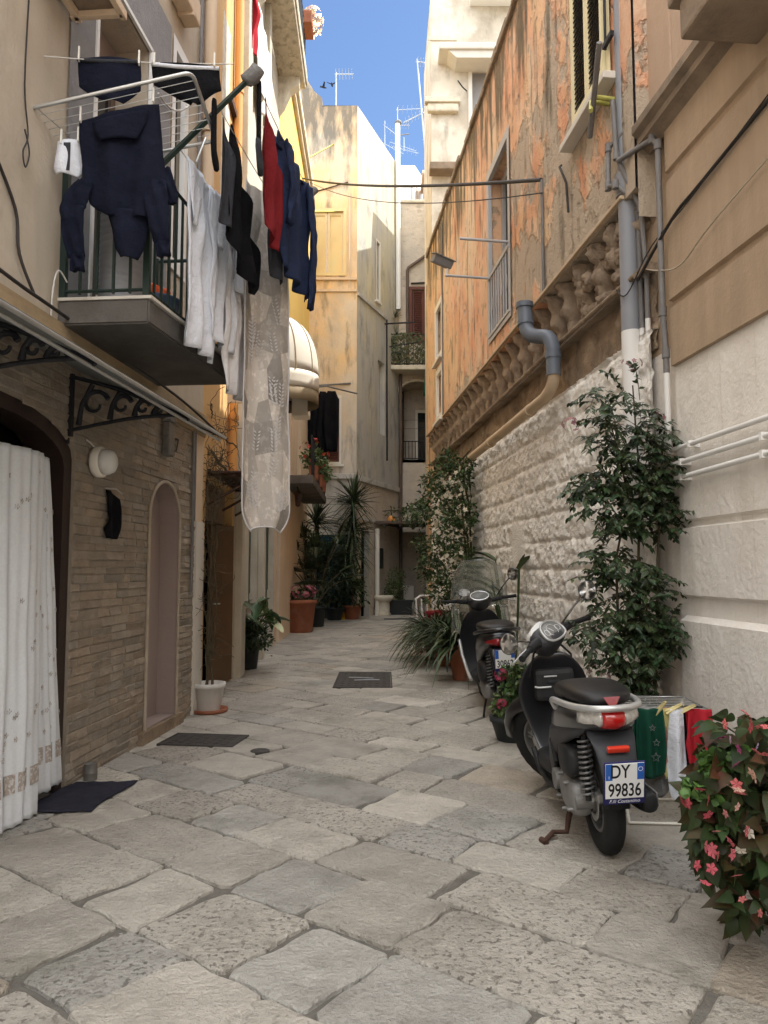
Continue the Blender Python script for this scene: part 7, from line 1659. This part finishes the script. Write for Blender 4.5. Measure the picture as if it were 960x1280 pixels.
b = MB(); b.grid(lambda u, v: Vector((1.02 - .05 * v, .24 + .09 * u - .02 * v, .74 + .26 * v + .03 * sin(pi * u))), 6, 6); b.grid(lambda u, v: Vector((1.02 - .05 * v, -.24 - .09 * u + .02 * v, .74 + .26 * v + .03 * sin(pi * u))), 6, 6); b.build('hand_deflector', M['screen_glass'], S2, fixn=False, solid=.004)
b = MB(); rg = []
for (x, z, y_, w_, h_) in ((.30, .32, .09, .055, .08), (.22, .30, .11, .065, .10), (.05, .28, .11, .065, .095), (-.03, .275, .10, .05, .075)): rg.append(ring(x, y_, z, w_, h_, 16, 3))
b.loft(rg); b.build('engine', M['engine'], S2, sub=1)
b = MB(); b.loft([ring(x, .125, z, w_, h_, 16, 4) for x, z, w_, h_ in ((.22, .46, .05, .07), (.16, .46, .07, .11), (.0, .46, .07, .11), (-.06, .45, .05, .08))]); b.build('air_filter_box', M['scooter_plastic'], S2, sub=1)
spring(S2, (-.14, .105, .31), (-.13, .10, .68), .030, 11); spring(S2, (-.14, -.105, .31), (-.13, -.10, .68), .030, 11)
b = MB()
for y in (-.08, .08): b.tube([(1.32, y, .28), (1.27, y, .45), (1.18, y * .7, .66)], .022, 8)
b.build('fork', M['scooter_plastic'], S2)
b = MB(); b.loft([[Vector((1.32 + .31 * cos(a), 0, .28 + .31 * sin(a))) + Vector((0, .07 * cos(q), 0)) + Vector((cos(a), 0, sin(a))) * .03 * sin(q) for q in [2 * pi * i / 12 for i in range(12)]] for a in [radians(10 + 14 * k) for k in range(12)]]); b.build('front_fender', M['scooter_dark'], S2)
b = MB(); b.tube([(.25, .10, .22), (.22, .14, .10), (.17, .17, .01)], .011, 8); b.build('side_stand', M['iron'], S2)
b = MB(); b.loft([ring(x, -.165, z, w_, h_, 14, 2.4) for x, z, w_, h_ in ((.1, .28, .04, .04), (-.2, .32, .06, .075), (-.4, .35, .05, .065))]); b.build('exhaust', M['scooter_plastic'], S2)
# ---------------------------------------------------------------- things on and by the left house
def wl_thing(name, label, cat, s, z, out, group=None): return thing(name, label, cat, WL.p(s, z, out), WL.rz, group)
# curtains of the arched door
def curtain(name, label, s0, s1, z0, z1, out, bot_shift, seed, motif=True, top_in=0.0):
    t = wl_thing(name, label, 'curtain', s0, z0, out, 'lace curtains in the doorway'); W_ = s1 - s0; H_ = z1 - z0
    def fn(u, v, e=0.0):
        x = u * W_; xx = x - (top_in * u * (1 - v) ** 1.0); z = H_ * (1 - v)
        w = .012 * sin(x * 38 + seed) * (.5 + .5 * v) + .016 * sin(x * 11 + seed * 2) + .006 * sin(x * 71 + seed) + .012 * noise.noise(Vector((x * 6, z * 2, seed)))
        sc_ = .012 * abs(sin(x * 40)) if v > .995 else 0
        return Vector((xx, -w - e - .03 * v, z + sc_))
    b_ = MB(); b_.grid(fn, 90, 60); b_.build('cloth', M['lace'], t, fixn=False, solid=.003)
    b_ = MB(); r_ = random.Random(seed)
    for k in range(int(26 * W_ / .4)):
        u = r_.uniform(.05, .95); v = r_.uniform(.04, .82); c = fn(u, v, .006)
        for q in range(5):
            a = q * 1.26; p_ = fn(min(1, u + .012 * cos(a) / W_), v + .012 * sin(a) / H_, .005)
            b_.add([c, p_ + Vector((.006, 0, .003)), p_ + Vector((0, 0, .010)), p_ - Vector((.006, 0, .003))], [(0, 1, 2, 3)])
    b_.build('sprig_embroidery', M['lace_band'], t, fixn=False)
    b_ = MB(); n = max(2, int(W_ / .115)); zb = .86
    for k in range(n):
        u0 = (k + .08) / n; u1 = (k + .92) / n; K = 6; vs2 = []
        for j in range(3):
            for i in range(K + 1): vs2.append(fn(u0 + (u1 - u0) * i / K, zb + .050 * j / 2, .006))
        b_.add(vs2, [(j * (K + 1) + i, j * (K + 1) + i + 1, (j + 1) * (K + 1) + i + 1, (j + 1) * (K + 1) + i) for j in range(2) for i in range(K)], smooth=True)
    b_.build('border_squares', M['lace_band'], t, fixn=False)
curtain('lace_curtain', 'white embroidered lace curtain filling the arched doorway, showing its right edge against dark wood', -.62, -.06, .06, 2.12, .0, 0, 2, top_in=.24)
curtain('lace_curtain', 'longer near lace curtain panel at the left frame edge, almost touching the ground', -1.62, -.50, .0, 2.12, .07, 0, 5)
# canopy with scroll brackets
CN = wl_thing('door_canopy', 'glazed canopy over the curtained door, carried by black iron scroll brackets', 'canopy', -.80, 2.45, 0)
CNS = -.80; CNZ = 2.45
def C(s, out, z): return Vector((s - CNS, -out, z - CNZ))
mb = MB(); mb.add([C(-2.6, .0, 2.78), C(.64, .0, 2.78), C(.64, .84, 2.42), C(-2.6, .84, 2.42)], [(0, 1, 2, 3)]); mb.build('sheet', M['canopy_sheet'], CN, solid=.012)
mb = MB(); mb.tube([C(-2.6, .84, 2.41), C(.65, .84, 2.41)], .011, 8); mb.tube([C(-2.6, .80, 2.39), C(.64, .80, 2.39)], .010, 6); mb.build('front_rail', M['steel'], CN)
mb = MB(); mb.tube([C(-2.6, .02, 2.79), C(.64, .02, 2.79)], .018, 6); mb.tube([C(.64, .02, 2.79), C(.65, .84, 2.41)], .012, 6); mb.build('wall_rail', M['iron'], CN)
def bracket(s):
    b_ = MB()
    b_.box(s - CNS - .015, s - CNS + .015, -.03, 0, 2.30 - CNZ, 2.72 - CNZ)
    b_.tube([C(s, 0, 2.29), C(s, .0, 2.25)], .014, 6)
    topb = [C(s, .02 + .80 * f, 2.70 - .30 * f + .03 * sin(pi * f)) for f in [i / 10 for i in range(11)]]
    botb = [C(s, .02 + .80 * f, 2.34 + .10 * sin(pi * f * .55) - .01 * f) for f in [i / 10 for i in range(11)]]
    b_.tube(topb, .015, 6); b_.tube(botb, .013, 6)
    for (f, rr) in ((.20, .095), (.43, .070), (.61, .050), (.75, .036), (.86, .024)):
        tz = 2.70 - .30 * f + .03 * sin(pi * f); bz = 2.34 + .10 * sin(pi * f * .55); cz = (tz + bz) / 2; out = .02 + .80 * f
        sp = [C(s, out + rr * (1 - .045 * k) * cos(.3 + k * .42), cz + rr * (1 - .045 * k) * sin(.3 + k * .42)) for k in range(15)]
        b_.tube(sp, [max(.008, .018 - .0006 * k) for k in range(15)], 6)
        b_.tube([C(s, out - rr * 1.15, bz), C(s, out - rr * .95, cz), C(s, out - rr * .2, tz - .01)], [.022, .016, .020], 6)
    b_.build('scroll_bracket', M['iron'], CN)
bracket(-.10); bracket(-1.42)
mb = MB(); mb.tube([C(-.06, .45, 2.56), C(-.05, .47, 2.50), C(-.03, .44, 2.47), C(.0, .47, 2.42)], .006, 5); mb.build('hook', M['steel'], CN)
# bulkhead lamp
lm = wl_thing('wall_lamp', 'round white bulkhead lamp on the stone wall beside the curtained door', 'lamp', .26, 2.18, .02)
RX = Matrix.Rotation(pi / 2, 4, 'X')
mb = MB(); mb.lathe([(.105, .0), (.11, .02), (.11, .05), (.10, .06)], 28, m=RX); mb.build('base', M['white_warm'], lm)
mb = MB(); mb.lathe([(.092, .06), (.092, .09), (.08, .125), (.05, .145), (.005, .15)], 28, m=RX); mb.build('glass_dome', M['pot_white'], lm)
mb = MB(); mb.tube([(-.02, -.02, .08), (-.1, -.01, .12), (-.16, -.01, .13)], .006, 5); mb.build('wire', M['cord_white'], lm)
bc = wl_thing('black_cloth', 'black cloth hanging from a nail on the rough stone wall', 'cloth', .50, 1.98, .03)
mb = MB(); cloth(mb, (0, 0, 0), (1, 0, 0), [(-.08, -.02, .02), (-.06, .12, -.03), (-.05, .14, -.12), (-.03, .15, -.2), (-.08, .13, -.26), (-.06, .10, -.33)], fold=.015, ff=6, seed=3, nu=14, nv=20, nrm=(0, -1, 0)); mb.build('cloth', M['black_cloth'], bc, solid=.01)
mb = MB(); mb.tube([(-.1, -.0, .03), (.02, -.03, .035), (.12, -.03, .01)], .006, 5); mb.build('nail_rail', M['steel'], bc)
ml = wl_thing('letter_box', 'slim grey box with a lid on the stone wall, left of the house number', 'box', 1.56, 2.58, .02)
mb = MB(); mb.bbox(-.07, .05, -.07, 0, -.16, .14, .012); mb.prism([(-.08, .14), (.06, .14), (.06, .16), (-.01, .20), (-.08, .16)], -.08, 0); mb.build('case', M['tin'], ml)
tn = thing('tin_can', 'small grey tin can on the ground at the corner of the curtained doorway', 'tin can', WL.p(.18, 0, .09), 0)
mb = MB(); mb.lathe([(.042, 0), (.044, .01), (.044, .05), (.047, .055), (.044, .06), (.044, .11), (.046, .115), (.04, .115), (.038, .02)], 20); mb.build('can', M['tin'], tn)
dm = thing('door_mat', 'crumpled dark navy cloth mat on the paving before the curtained door', 'door mat', WL.p(-.20, .008, .22), WL.rz)
mb = MB()
def matf(u, v):
    x = (u - .5) * .62; y = -(v - .5) * .40; return Vector((x + .05 * (v - .5), y + .02 * sin(u * 5), .004 + .010 * abs(noise.noise(Vector((x * 9, y * 9, 1)))) + .014 * max(0, noise.noise(Vector((x * 4, y * 14, 5))))))
mb.grid(matf, 40, 30); mb.build('cloth', M['mat_navy'], dm, fixn=False, solid=.006)
# AC unit bracket at the very top left
ac = wl_thing('air_conditioner', 'air conditioner on a bracket at the top left corner above the balcony', 'air conditioner', -.50, 5.08, .02)
mb = MB(); mb.bbox(-.30, .24, -.33, -.04, .06, .62, .02); mb.build('housing', M['moulding'], ac)
mb = MB()
for x in (-.26, .2): mb.bbox(x, x + .04, -.36, 0, .0, .045, .006)
mb.bbox(-.28, .26, -.37, -.33, .0, .06, .006); mb.bbox(-.28, .26, -.06, -.02, .0, .05, .006); mb.build('bracket', M['ochre_pale'], ac)
cable('loop of thin dark wire hanging on the beige wall left of the balcony', [WL.p(-.75, 4.9, .01), WL.p(-.76, 4.3, .01), WL.p(-.74, 4.0, .03), WL.p(-.80, 3.86, .04), WL.p(-.77, 3.78, .04), WL.p(-.72, 3.9, .03), WL.p(-.76, 4.02, .02)], .005)
cable('bundle of dark cables running under the balcony along the string course', [WL.p(-2.5, 3.15, .06), WL.p(-1.0, 3.06, .06), WL.p(-.5, 3.04, .07), WL.p(.6, 3.0, .10), WL.p(1.8, 2.97, .09), WL.p(2.9, 2.90, .06)], .012)
cable('dark wires dropping down the beige wall to the cable bundle', [WL.p(-1.05, 3.75, .01), WL.p(-.82, 3.5, .02), WL.p(-.78, 3.25, .03), WL.p(-.66, 3.05, .06)], .010)
cable('pale cord looped from the balcony corner to the wall below', [WL.p(-.40, 2.95, .02), WL.p(-.40, 3.2, .03), WL.p(-.34, 3.33, .03), WL.p(-.27, 3.28, .05)], .006, 'cord_white')
cable('white cord sagging between the upper window and the balcony', sag(WL.p(1.2, 5.55, .03), WL.p(2.15, 6.2, .05), .18, 8), .010, 'cord_white')
# street canopy over the brown door
cf = thing('iron_canopy', 'small rusty iron canopy frame over the brown door', 'canopy', WL2.p(.5, 2.35, 0), WL2.rz)
mb = MB(); mb.bbox(-.05, 1.75, -.62, 0, .12, .15, .01); mb.build('sheet', M['rust_iron'], cf)
mb = MB()
for x in (0, .85, 1.7):
    mb.tube([(x, -.60, .12), (x, 0, -.22)], .016, 6); mb.tube([(x, -.62, .11), (x, 0, .11)], .016, 6)
for y in (-.6, -.3): mb.tube([(-.05, y, .10), (1.75, y, .10)], .016, 6)
mb.build('frame', M['rust_iron'], cf)
sg_ = thing('wall_sign', 'small square board on an arm on the ochre house below the balcony', 'sign', WL2.p(1.25, 3.55, 0), WL2.rz)
mb = MB(); mb.bbox(-.015, .015, -.30, -.06, -.12, .22, .004); mb.build('board', M['ochre_pale'], sg_)
mb = MB(); mb.bbox(-.02, -.016, -.24, -.10, .04, .20, .001); mb.build('blue_panel', M['plate_holder'], sg_)
mb = MB(); mb.tube([(0, 0, .15), (0, -.3, .15)], .012, 6); mb.build('arm', M['iron'], sg_)
# lantern
la = thing('wall_lantern', 'old iron wall lantern on the ochre wall below the flower balcony', 'lantern', WL2.p(8.1, 2.95, 0), WL2.rz)
mb = MB(); mb.tube([(0, 0, .22), (0, -.2, .27), (0, -.26, .2), (0, -.26, .12)], .014, 6); mb.build('arm', M['iron'], la)
mb = MB(); mb.lathe([(.03, -.2), (.055, -.18), (.085, .06), (.10, .065), (.05, .12), (.015, .15)], 6, m=Matrix.Translation((0, -.26, 0)), smooth=False); mb.build('lamp_head', M['rust_iron'], la)
# round awnings
def dome_awning(label, s, z, w_, h_, d_):
    t = thing('dome_awning', label, 'awning', WL2.p(s, z, 0), WL2.rz, 'round awnings on the yellow house')
    n, m_ = 20, 10
    b_ = MB(); b_.grid(lambda u, v: Vector((-w_ / 2 * cos(pi * u) * (sin(pi / 2 * v) ** .8 if v < 1 else 1), -d_ * sin(pi * u) ** .8 * sin(pi / 2 * v) ** .8 * 1.0, h_ * cos(pi / 2 * v) ** .9)), 24, 14); b_.build('canopy', M['awning'], t, solid=.008)
    b_ = MB(); b_.grid(lambda u, v: Vector((-w_ / 2 * cos(pi * u) * (1.0 + .01 * v), -d_ * sin(pi * u) ** .8 * (1.0 + .01 * v), -.30 * v)), 24, 3); b_.build('valance', M['awning'], t, solid=.008)
    b_ = MB(); b_.grid(lambda u, v: Vector((-w_ / 2 * cos(pi * u) * 1.0, -d_ * sin(pi * u) ** .8 * 1.0, -.30 - .24 * v)), 24, 2); b_.build('fringe', M['awning_dark'], t, solid=.008)
    b_ = MB()
    for k in range(1, 6):
        u = k / 6; b_.tube([Vector((-w_ / 2 * cos(pi * u) * sin(pi / 2 * v) ** .8, -d_ * sin(pi * u) ** .8 * sin(pi / 2 * v) ** .8, h_ * cos(pi / 2 * v) ** .9)) * 1.006 for v in [i / 10 for i in range(11)]], .012, 5)
    b_.build('rib', M['awning_dark'], t); return t
dome_awning('cream round awning with a dark fringe, jutting out beyond the patchwork bedspread', 5.8, 4.95, 1.35, 1.12, .84)
# flower balcony things
fb = thing('meter_box', 'pale square box fixed above the flower balcony', 'box', WL2.p(6.5, 4.55, .30), WL2.rz)
mb = MB(); mb.bbox(-.2, .2, -.32, .0, -.22, .22, .02); mb.tube([(0, 0, .2), (0, .35, .35)], .02, 5); mb.tube([(0, 0, -.1), (0, .35, -.1)], .02, 5); mb.build('box', M['white_warm'], fb)
cl_ = thing('black_clothes', 'black clothes bunched on a rod in front of the dark shuttered window', 'clothes', at(404, 490, 21.1), 0)
mb = MB()
for k, (x0, x1, h_) in enumerate(((-.52, -.12, 1.5), (-.2, .18, 2.1), (.02, .46, 1.75))): cloth(mb, (0, -.06 * k, 0), (1, 0, 0), [(x0 + .12, x1 - .1, 0), (x0, x1, -.25), (x0 + .02, x1, -h_ * .7), (x0 + .1, x1 - .05, -h_)], fold=.06, ff=3, seed=k * 3, nu=16, nv=20)
mb.build('cloth', M['black_cloth'], cl_, solid=.02)
mb = MB(); mb.tube([(-1.3, -.05, .02), (.1, -.05, .16), (.95, .7, .12)], .025, 6); mb.build('rod', M['pipe_lead'], cl_)
# sign of life at the far end
ah = thing('ac_unit', 'white air conditioner unit standing on the ground at the far end of the alley', 'air conditioner', at(505, 742, 25.9), 0)
o = ah.location; o.z = 0
mb = MB(); mb.bbox(-.30, .34, 0, .36, .06, .86, .03); mb.build('case', M['white_warm'], ah)
mb = MB()
for i in range(12): mb.box(-.27, -.02, -.012, .0, .14 + i * .055, .17 + i * .055)
mb.build('grille', M['pot_dark'], ah)
cb = thing('column_stub', 'short pale stone column with a wider cap, left of the dark rectangular planter', 'column', (-.02, 23.3, 0), 0)
mb = MB(); mb.lathe([(.24, 0), (.24, .06), (.20, .09), (.19, .40), (.23, .44), (.31, .52), (.31, .60), (.28, .62), (.02, .62)], 20); mb.build('column', M['pale_stone'], cb)
for k in range(3):
    t = thing('bollard', 'small white bottle on the step beside the far air conditioner, ' + ('left one of three', 'middle one of three', 'right one of three')[k], 'bottle', (1.05 + .2 * k, 25.0 + .1 * k, 0), 0, 'white bottles on the far step')
    t.name = 'bottle' if k == 0 else 'bottle.%03d' % k
    mb = MB(); mb.lathe([(.06, 0), (.07, .02), (.07, .16), (.03, .24), (.03, .28), (.005, .28)], 12); mb.build('body', M['pot_white'], t)
al = thing('porch_lamp', 'small amber glass lamp under the porch roof at the end of the alley', 'lamp', at(489, 650, 23.4), 0)
mb = MB(); mb.lathe([(.03, -.12), (.10, -.06), (.12, .04), (.07, .12), (.02, .14)], 14); mb.build('globe', M['amber'], al)
mb = MB(); mb.tube([(0, 0, .14), (0, 0, .35), (0, .2, .38)], .015, 5); mb.build('hook', M['iron'], al)
# floodlight on a rod
fl = thing('floodlight', 'grey floodlight on an arm in front of the orange wall, tilted down', 'floodlight', at(553, 327, 10.0), radians(10))
mb = MB(); R0 = Matrix.Rotation(radians(22), 4, 'X') @ Matrix.Rotation(radians(18), 4, 'Y'); mb.bbox(-.15, .13, -.12, .10, -.06, .06, .015, m=R0); mb.bbox(-.17, .15, -.14, .12, .05, .065, .005, m=R0); mb.build('lamp_housing', M['pipe_lead'], fl)
mb = MB(); v_ = Matrix.Rotation(-radians(10), 4, 'Z') @ (WR.p(5.84, 5.37, .6) - fl.location); mb.tube([Vector((.1, .05, 0)), v_], .014, 6); mb.build('arm', M['window_grey'], fl)
gn = thing('green_net', 'green netting at the end of the screened balcony, next to the orange house edge', 'net', at(541, 470, 24.6), 0)
mb = MB(); cloth(mb, (0, 0, 0), (1, .2, 0), [(-.25, .35, 1.0), (-.15, .4, .5), (-.3, .35, -.2), (-.35, .2, -.7)], fold=.05, ff=3, seed=2, nu=14, nv=18); mb.build('net', M['green_net'], gn, solid=.01)
rc = thing('hanging_cloth', 'red and white cloths hanging high on the cream house in the sun', 'cloth', WL2.p(2.35, 9.15, .12), WL2.rz)
mb = MB(); cloth(mb, (0, 0, 0), (1, 0, 0), [(0, .25, .6), (0, .3, .2), (.05, .22, -.35)], fold=.05, ff=4, seed=2, nrm=(0, -1, 0)); mb.build('red_cloth', M['red_bright'], rc, solid=.01)
mb = MB(); cloth(mb, (.5, 0, .1), (1, 0, 0), [(0, 1.2, .6), (0, 1.2, .0), (.1, 1.1, -.75)], fold=.05, ff=2, seed=5, nrm=(0, -1, 0)); mb.build('white_cloth', M['white_warm'], rc, solid=.01)
# drying rack at right with small washing
DR = thing('floor_drying_rack', 'low folding drying rack with small clothes standing against the cream wall behind the scooter', 'drying rack', (1.585, 4.5, 0), radians(-4))
TZ = .63
mb = MB()
for x in (-.2, .22):
    mb.tube([(x, -.24, .012), (x, .12, TZ)], .008, 6); mb.tube([(x, .20, .012), (x, -.14, TZ)], .008, 6)
mb.tube([(-.2, -.24, .012), (.22, -.24, .012)], .008, 6); mb.tube([(-.2, .20, .012), (.22, .20, .012)], .008, 6); mb.build('legs', M['white_warm'], DR)
mb = MB()
mb.tube([(-.24, -.22, TZ), (.26, -.22, TZ), (.26, .22, TZ), (-.24, .22, TZ)], .006, 6, closed=True)
for i in range(1, 8): y = -.22 + i * .055; mb.tube([(-.24, y, TZ), (.26, y, TZ)], .003, 4)
mb.build('wire_top', M['steel'], DR)
DRM = Matrix.Translation(DR.location) @ Matrix.Rotation(radians(-4), 4, 'Z')
def small(name, label, cat, mtl, x0, x1, y, h_, seed, deco=None, fold=.022, spread=.0):
    t = thing(name, label, cat, DRM @ Vector((x0, y, TZ)), radians(-4), 'small washing on the low rack'); w_ = x1 - x0
    b_ = MB(); cloth(b_, (0, .05, -.01), (1, 0, 0), [(.01, w_ - .01, -.12), (.0, w_, -.0), (-.005, w_ + .005, .014), (-.0, w_, .0)], fold=.006, ff=9, seed=seed, nu=14, nv=8, nrm=(0, -1, 0))
    cloth(b_, (0, 0, 0), (1, 0, 0), [(0, w_, .008), (-.005, w_ + .005, -.05), (-.01 - spread, w_ + .012 + spread, -h_ * .6), (.004 - spread, w_ + spread, -h_ * .93), (.02, w_ - .03, -h_)], fold=fold, ff=11, seed=seed, nu=22, nv=22, nrm=(0, -1, 0)); b_.build('cloth', M[mtl], t, solid=.006)
    if deco == 'stripe':
        for x in (.012, .045):
            b_ = MB(); b_.tube([(x + .01 * sin(k), -.030 - .008 * sin(k * 1.3), -.01 - k * h_ * .09) for k in range(10)], .003, 5); b_.build('edge_stripe', M['wrap_cloth'], t)
    elif deco:
        for (cx, zz, rr) in ((.07, -.09, .018), (.09, -.17, .020), (.085, -.25, .026)):
            pl = [(cx + rr * (1 if k % 2 == 0 else .42) * sin(k * pi / 5), zz + rr * (1 if k % 2 == 0 else .42) * cos(k * pi / 5)) for k in range(11)]
            b_ = MB(); b_.tube([(p[0], -.036, p[1]) for p in pl], .0022, 4); b_.build('star_print', M[deco], t)
    return t
small('green_towel', 'green towel with pale edge stripes at the left end of the low rack', 'towel', 'green_cloth', -.27, -.14, -.21, .36, 1, 'stripe', spread=.01)
small('green_towel', 'dark green towel with white star print on the low rack', 'towel', 'green_cloth', -.14, .0, -.245, .37, 4, 'wrap_cloth')
small('pink_cloth', 'pale pink cloth between the star print towel and the long white cloth', 'cloth', 'pink_cloth', .0, .045, -.2, .30, 7)
small('yellow_cloth', 'narrow yellow cloth just left of the long white cloth on the low rack', 'cloth', 'yellow_cloth', .0, .04, -.225, .38, 9)
small('white_trousers', 'long white cloth hanging almost to the ground from the low rack', 'cloth', 'white_cloth', .04, .11, -.24, .50, 12, spread=.01)
small('grey_shirt', 'pale grey shirt hanging low behind the green towels', 'shirt', 'wrap_cloth', -.16, .03, -.15, .50, 15, spread=.03)
small('black_shirt', 'black cloth hanging between the long white cloth and the red shirt', 'shirt', 'black_cloth', .11, .25, -.14, .42, 18)
small('red_shirt', 'small red shirt at the right end of the low rack', 'shirt', 'red_bright', .14, .27, -.235, .31, 21, spread=.012)
for i, x in enumerate((-.16, -.02, .05, .12)):
    t = peg('pale yellow clothes peg on the low rack, ' + ('first', 'second', 'third', 'fourth')[i] + ' from the scooter', DRM @ Vector((x, -.235, TZ + .01)), .3 * i, 'peg_yellow', 1.4)
    t.rotation_euler = (.5 + .2 * i, .6 - .4 * (i % 2), .4 * i)
# ---------------------------------------------------------------- light
FILL_CLD = 20.0  # radiance of the added cloud that lifts the shaded ground
SUN_EL = radians(55); SUN_AZ = radians(8)        # azimuth measured from +x towards +y
w = bpy.data.worlds.new('World'); SC.world = w; w.use_nodes = True
nt = w.node_tree; bg = nt.nodes['Background']; sky = nt.nodes.new('ShaderNodeTexSky'); sky.sky_type = 'NISHITA'; sky.sun_disc = False
sky.sun_elevation = SUN_EL; sky.sun_rotation = pi / 2 - SUN_AZ; sky.air_density = 1.0; sky.dust_density = .6; sky.ozone_density = 3.0
# bright cloud added out of view to fill the alley with light, clear blue ahead
N_ = nt.nodes.new; Lk = nt.links.new
tc = N_('ShaderNodeTexCoord'); sp = N_('ShaderNodeSeparateXYZ'); Lk(tc.outputs['Generated'], sp.inputs[0])
def mr(src, a, b_, lo=0.0, hi=1.0):
    r_ = N_('ShaderNodeMapRange'); r_.interpolation_type = 'SMOOTHSTEP'; r_.inputs[1].default_value = a; r_.inputs[2].default_value = b_; r_.inputs[3].default_value = lo; r_.inputs[4].default_value = hi; Lk(src, r_.inputs[0]); return r_.outputs[0]
def mt(op, a, b_):
    m_ = N_('ShaderNodeMath'); m_.operation = op
    for k, v in enumerate((a, b_)):
        if isinstance(v, (int, float)): m_.inputs[k].default_value = v
        else: Lk(v, m_.inputs[k])
    return m_.outputs[0]
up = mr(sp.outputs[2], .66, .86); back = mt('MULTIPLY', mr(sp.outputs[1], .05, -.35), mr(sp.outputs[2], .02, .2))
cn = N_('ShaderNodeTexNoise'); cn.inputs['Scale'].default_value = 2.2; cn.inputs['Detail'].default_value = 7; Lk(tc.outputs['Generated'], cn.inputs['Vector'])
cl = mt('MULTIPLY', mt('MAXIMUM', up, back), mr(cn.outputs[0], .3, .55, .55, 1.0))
mx = N_('ShaderNodeMix'); mx.data_type = 'RGBA'; Lk(cl, mx.inputs[0]); Lk(sky.outputs[0], mx.inputs[6]); mx.inputs[7].default_value = (FILL_CLD * 1.0, FILL_CLD * .97, FILL_CLD * .93, 1)
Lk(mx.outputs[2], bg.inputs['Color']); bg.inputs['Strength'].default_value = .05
sd = bpy.data.lights.new('sun', 'SUN'); sun = bpy.data.objects.new('sun', sd); COL.objects.link(sun)
sd.energy = 2.0; sd.angle = radians(.5); sd.color = (1.0, .93, .82)
dv = Vector((cos(SUN_EL) * cos(SUN_AZ), cos(SUN_EL) * sin(SUN_AZ), sin(SUN_EL)))
sun.rotation_euler = dv.to_track_quat('Z', 'Y').to_euler()
vs_ = SC.view_settings; vs_.view_transform = 'Standard'; vs_.look = 'None'; vs_.gamma = 1; vs_.exposure = 2.12; vs_.use_curve_mapping = False
vs_.use_white_balance = True; vs_.white_balance_temperature = 6100; vs_.white_balance_tint = 9
SC.cycles.use_denoising = True; SC.cycles.max_bounces = 8; SC.cycles.diffuse_bounces = 6; SC.cycles.glossy_bounces = 3; SC.cycles.transmission_bounces = 4; SC.cycles.transparent_max_bounces = 8
SC.cycles.use_adaptive_sampling = True; SC.cycles.adaptive_threshold = .02
SC.cycles.sample_clamp_indirect = 6
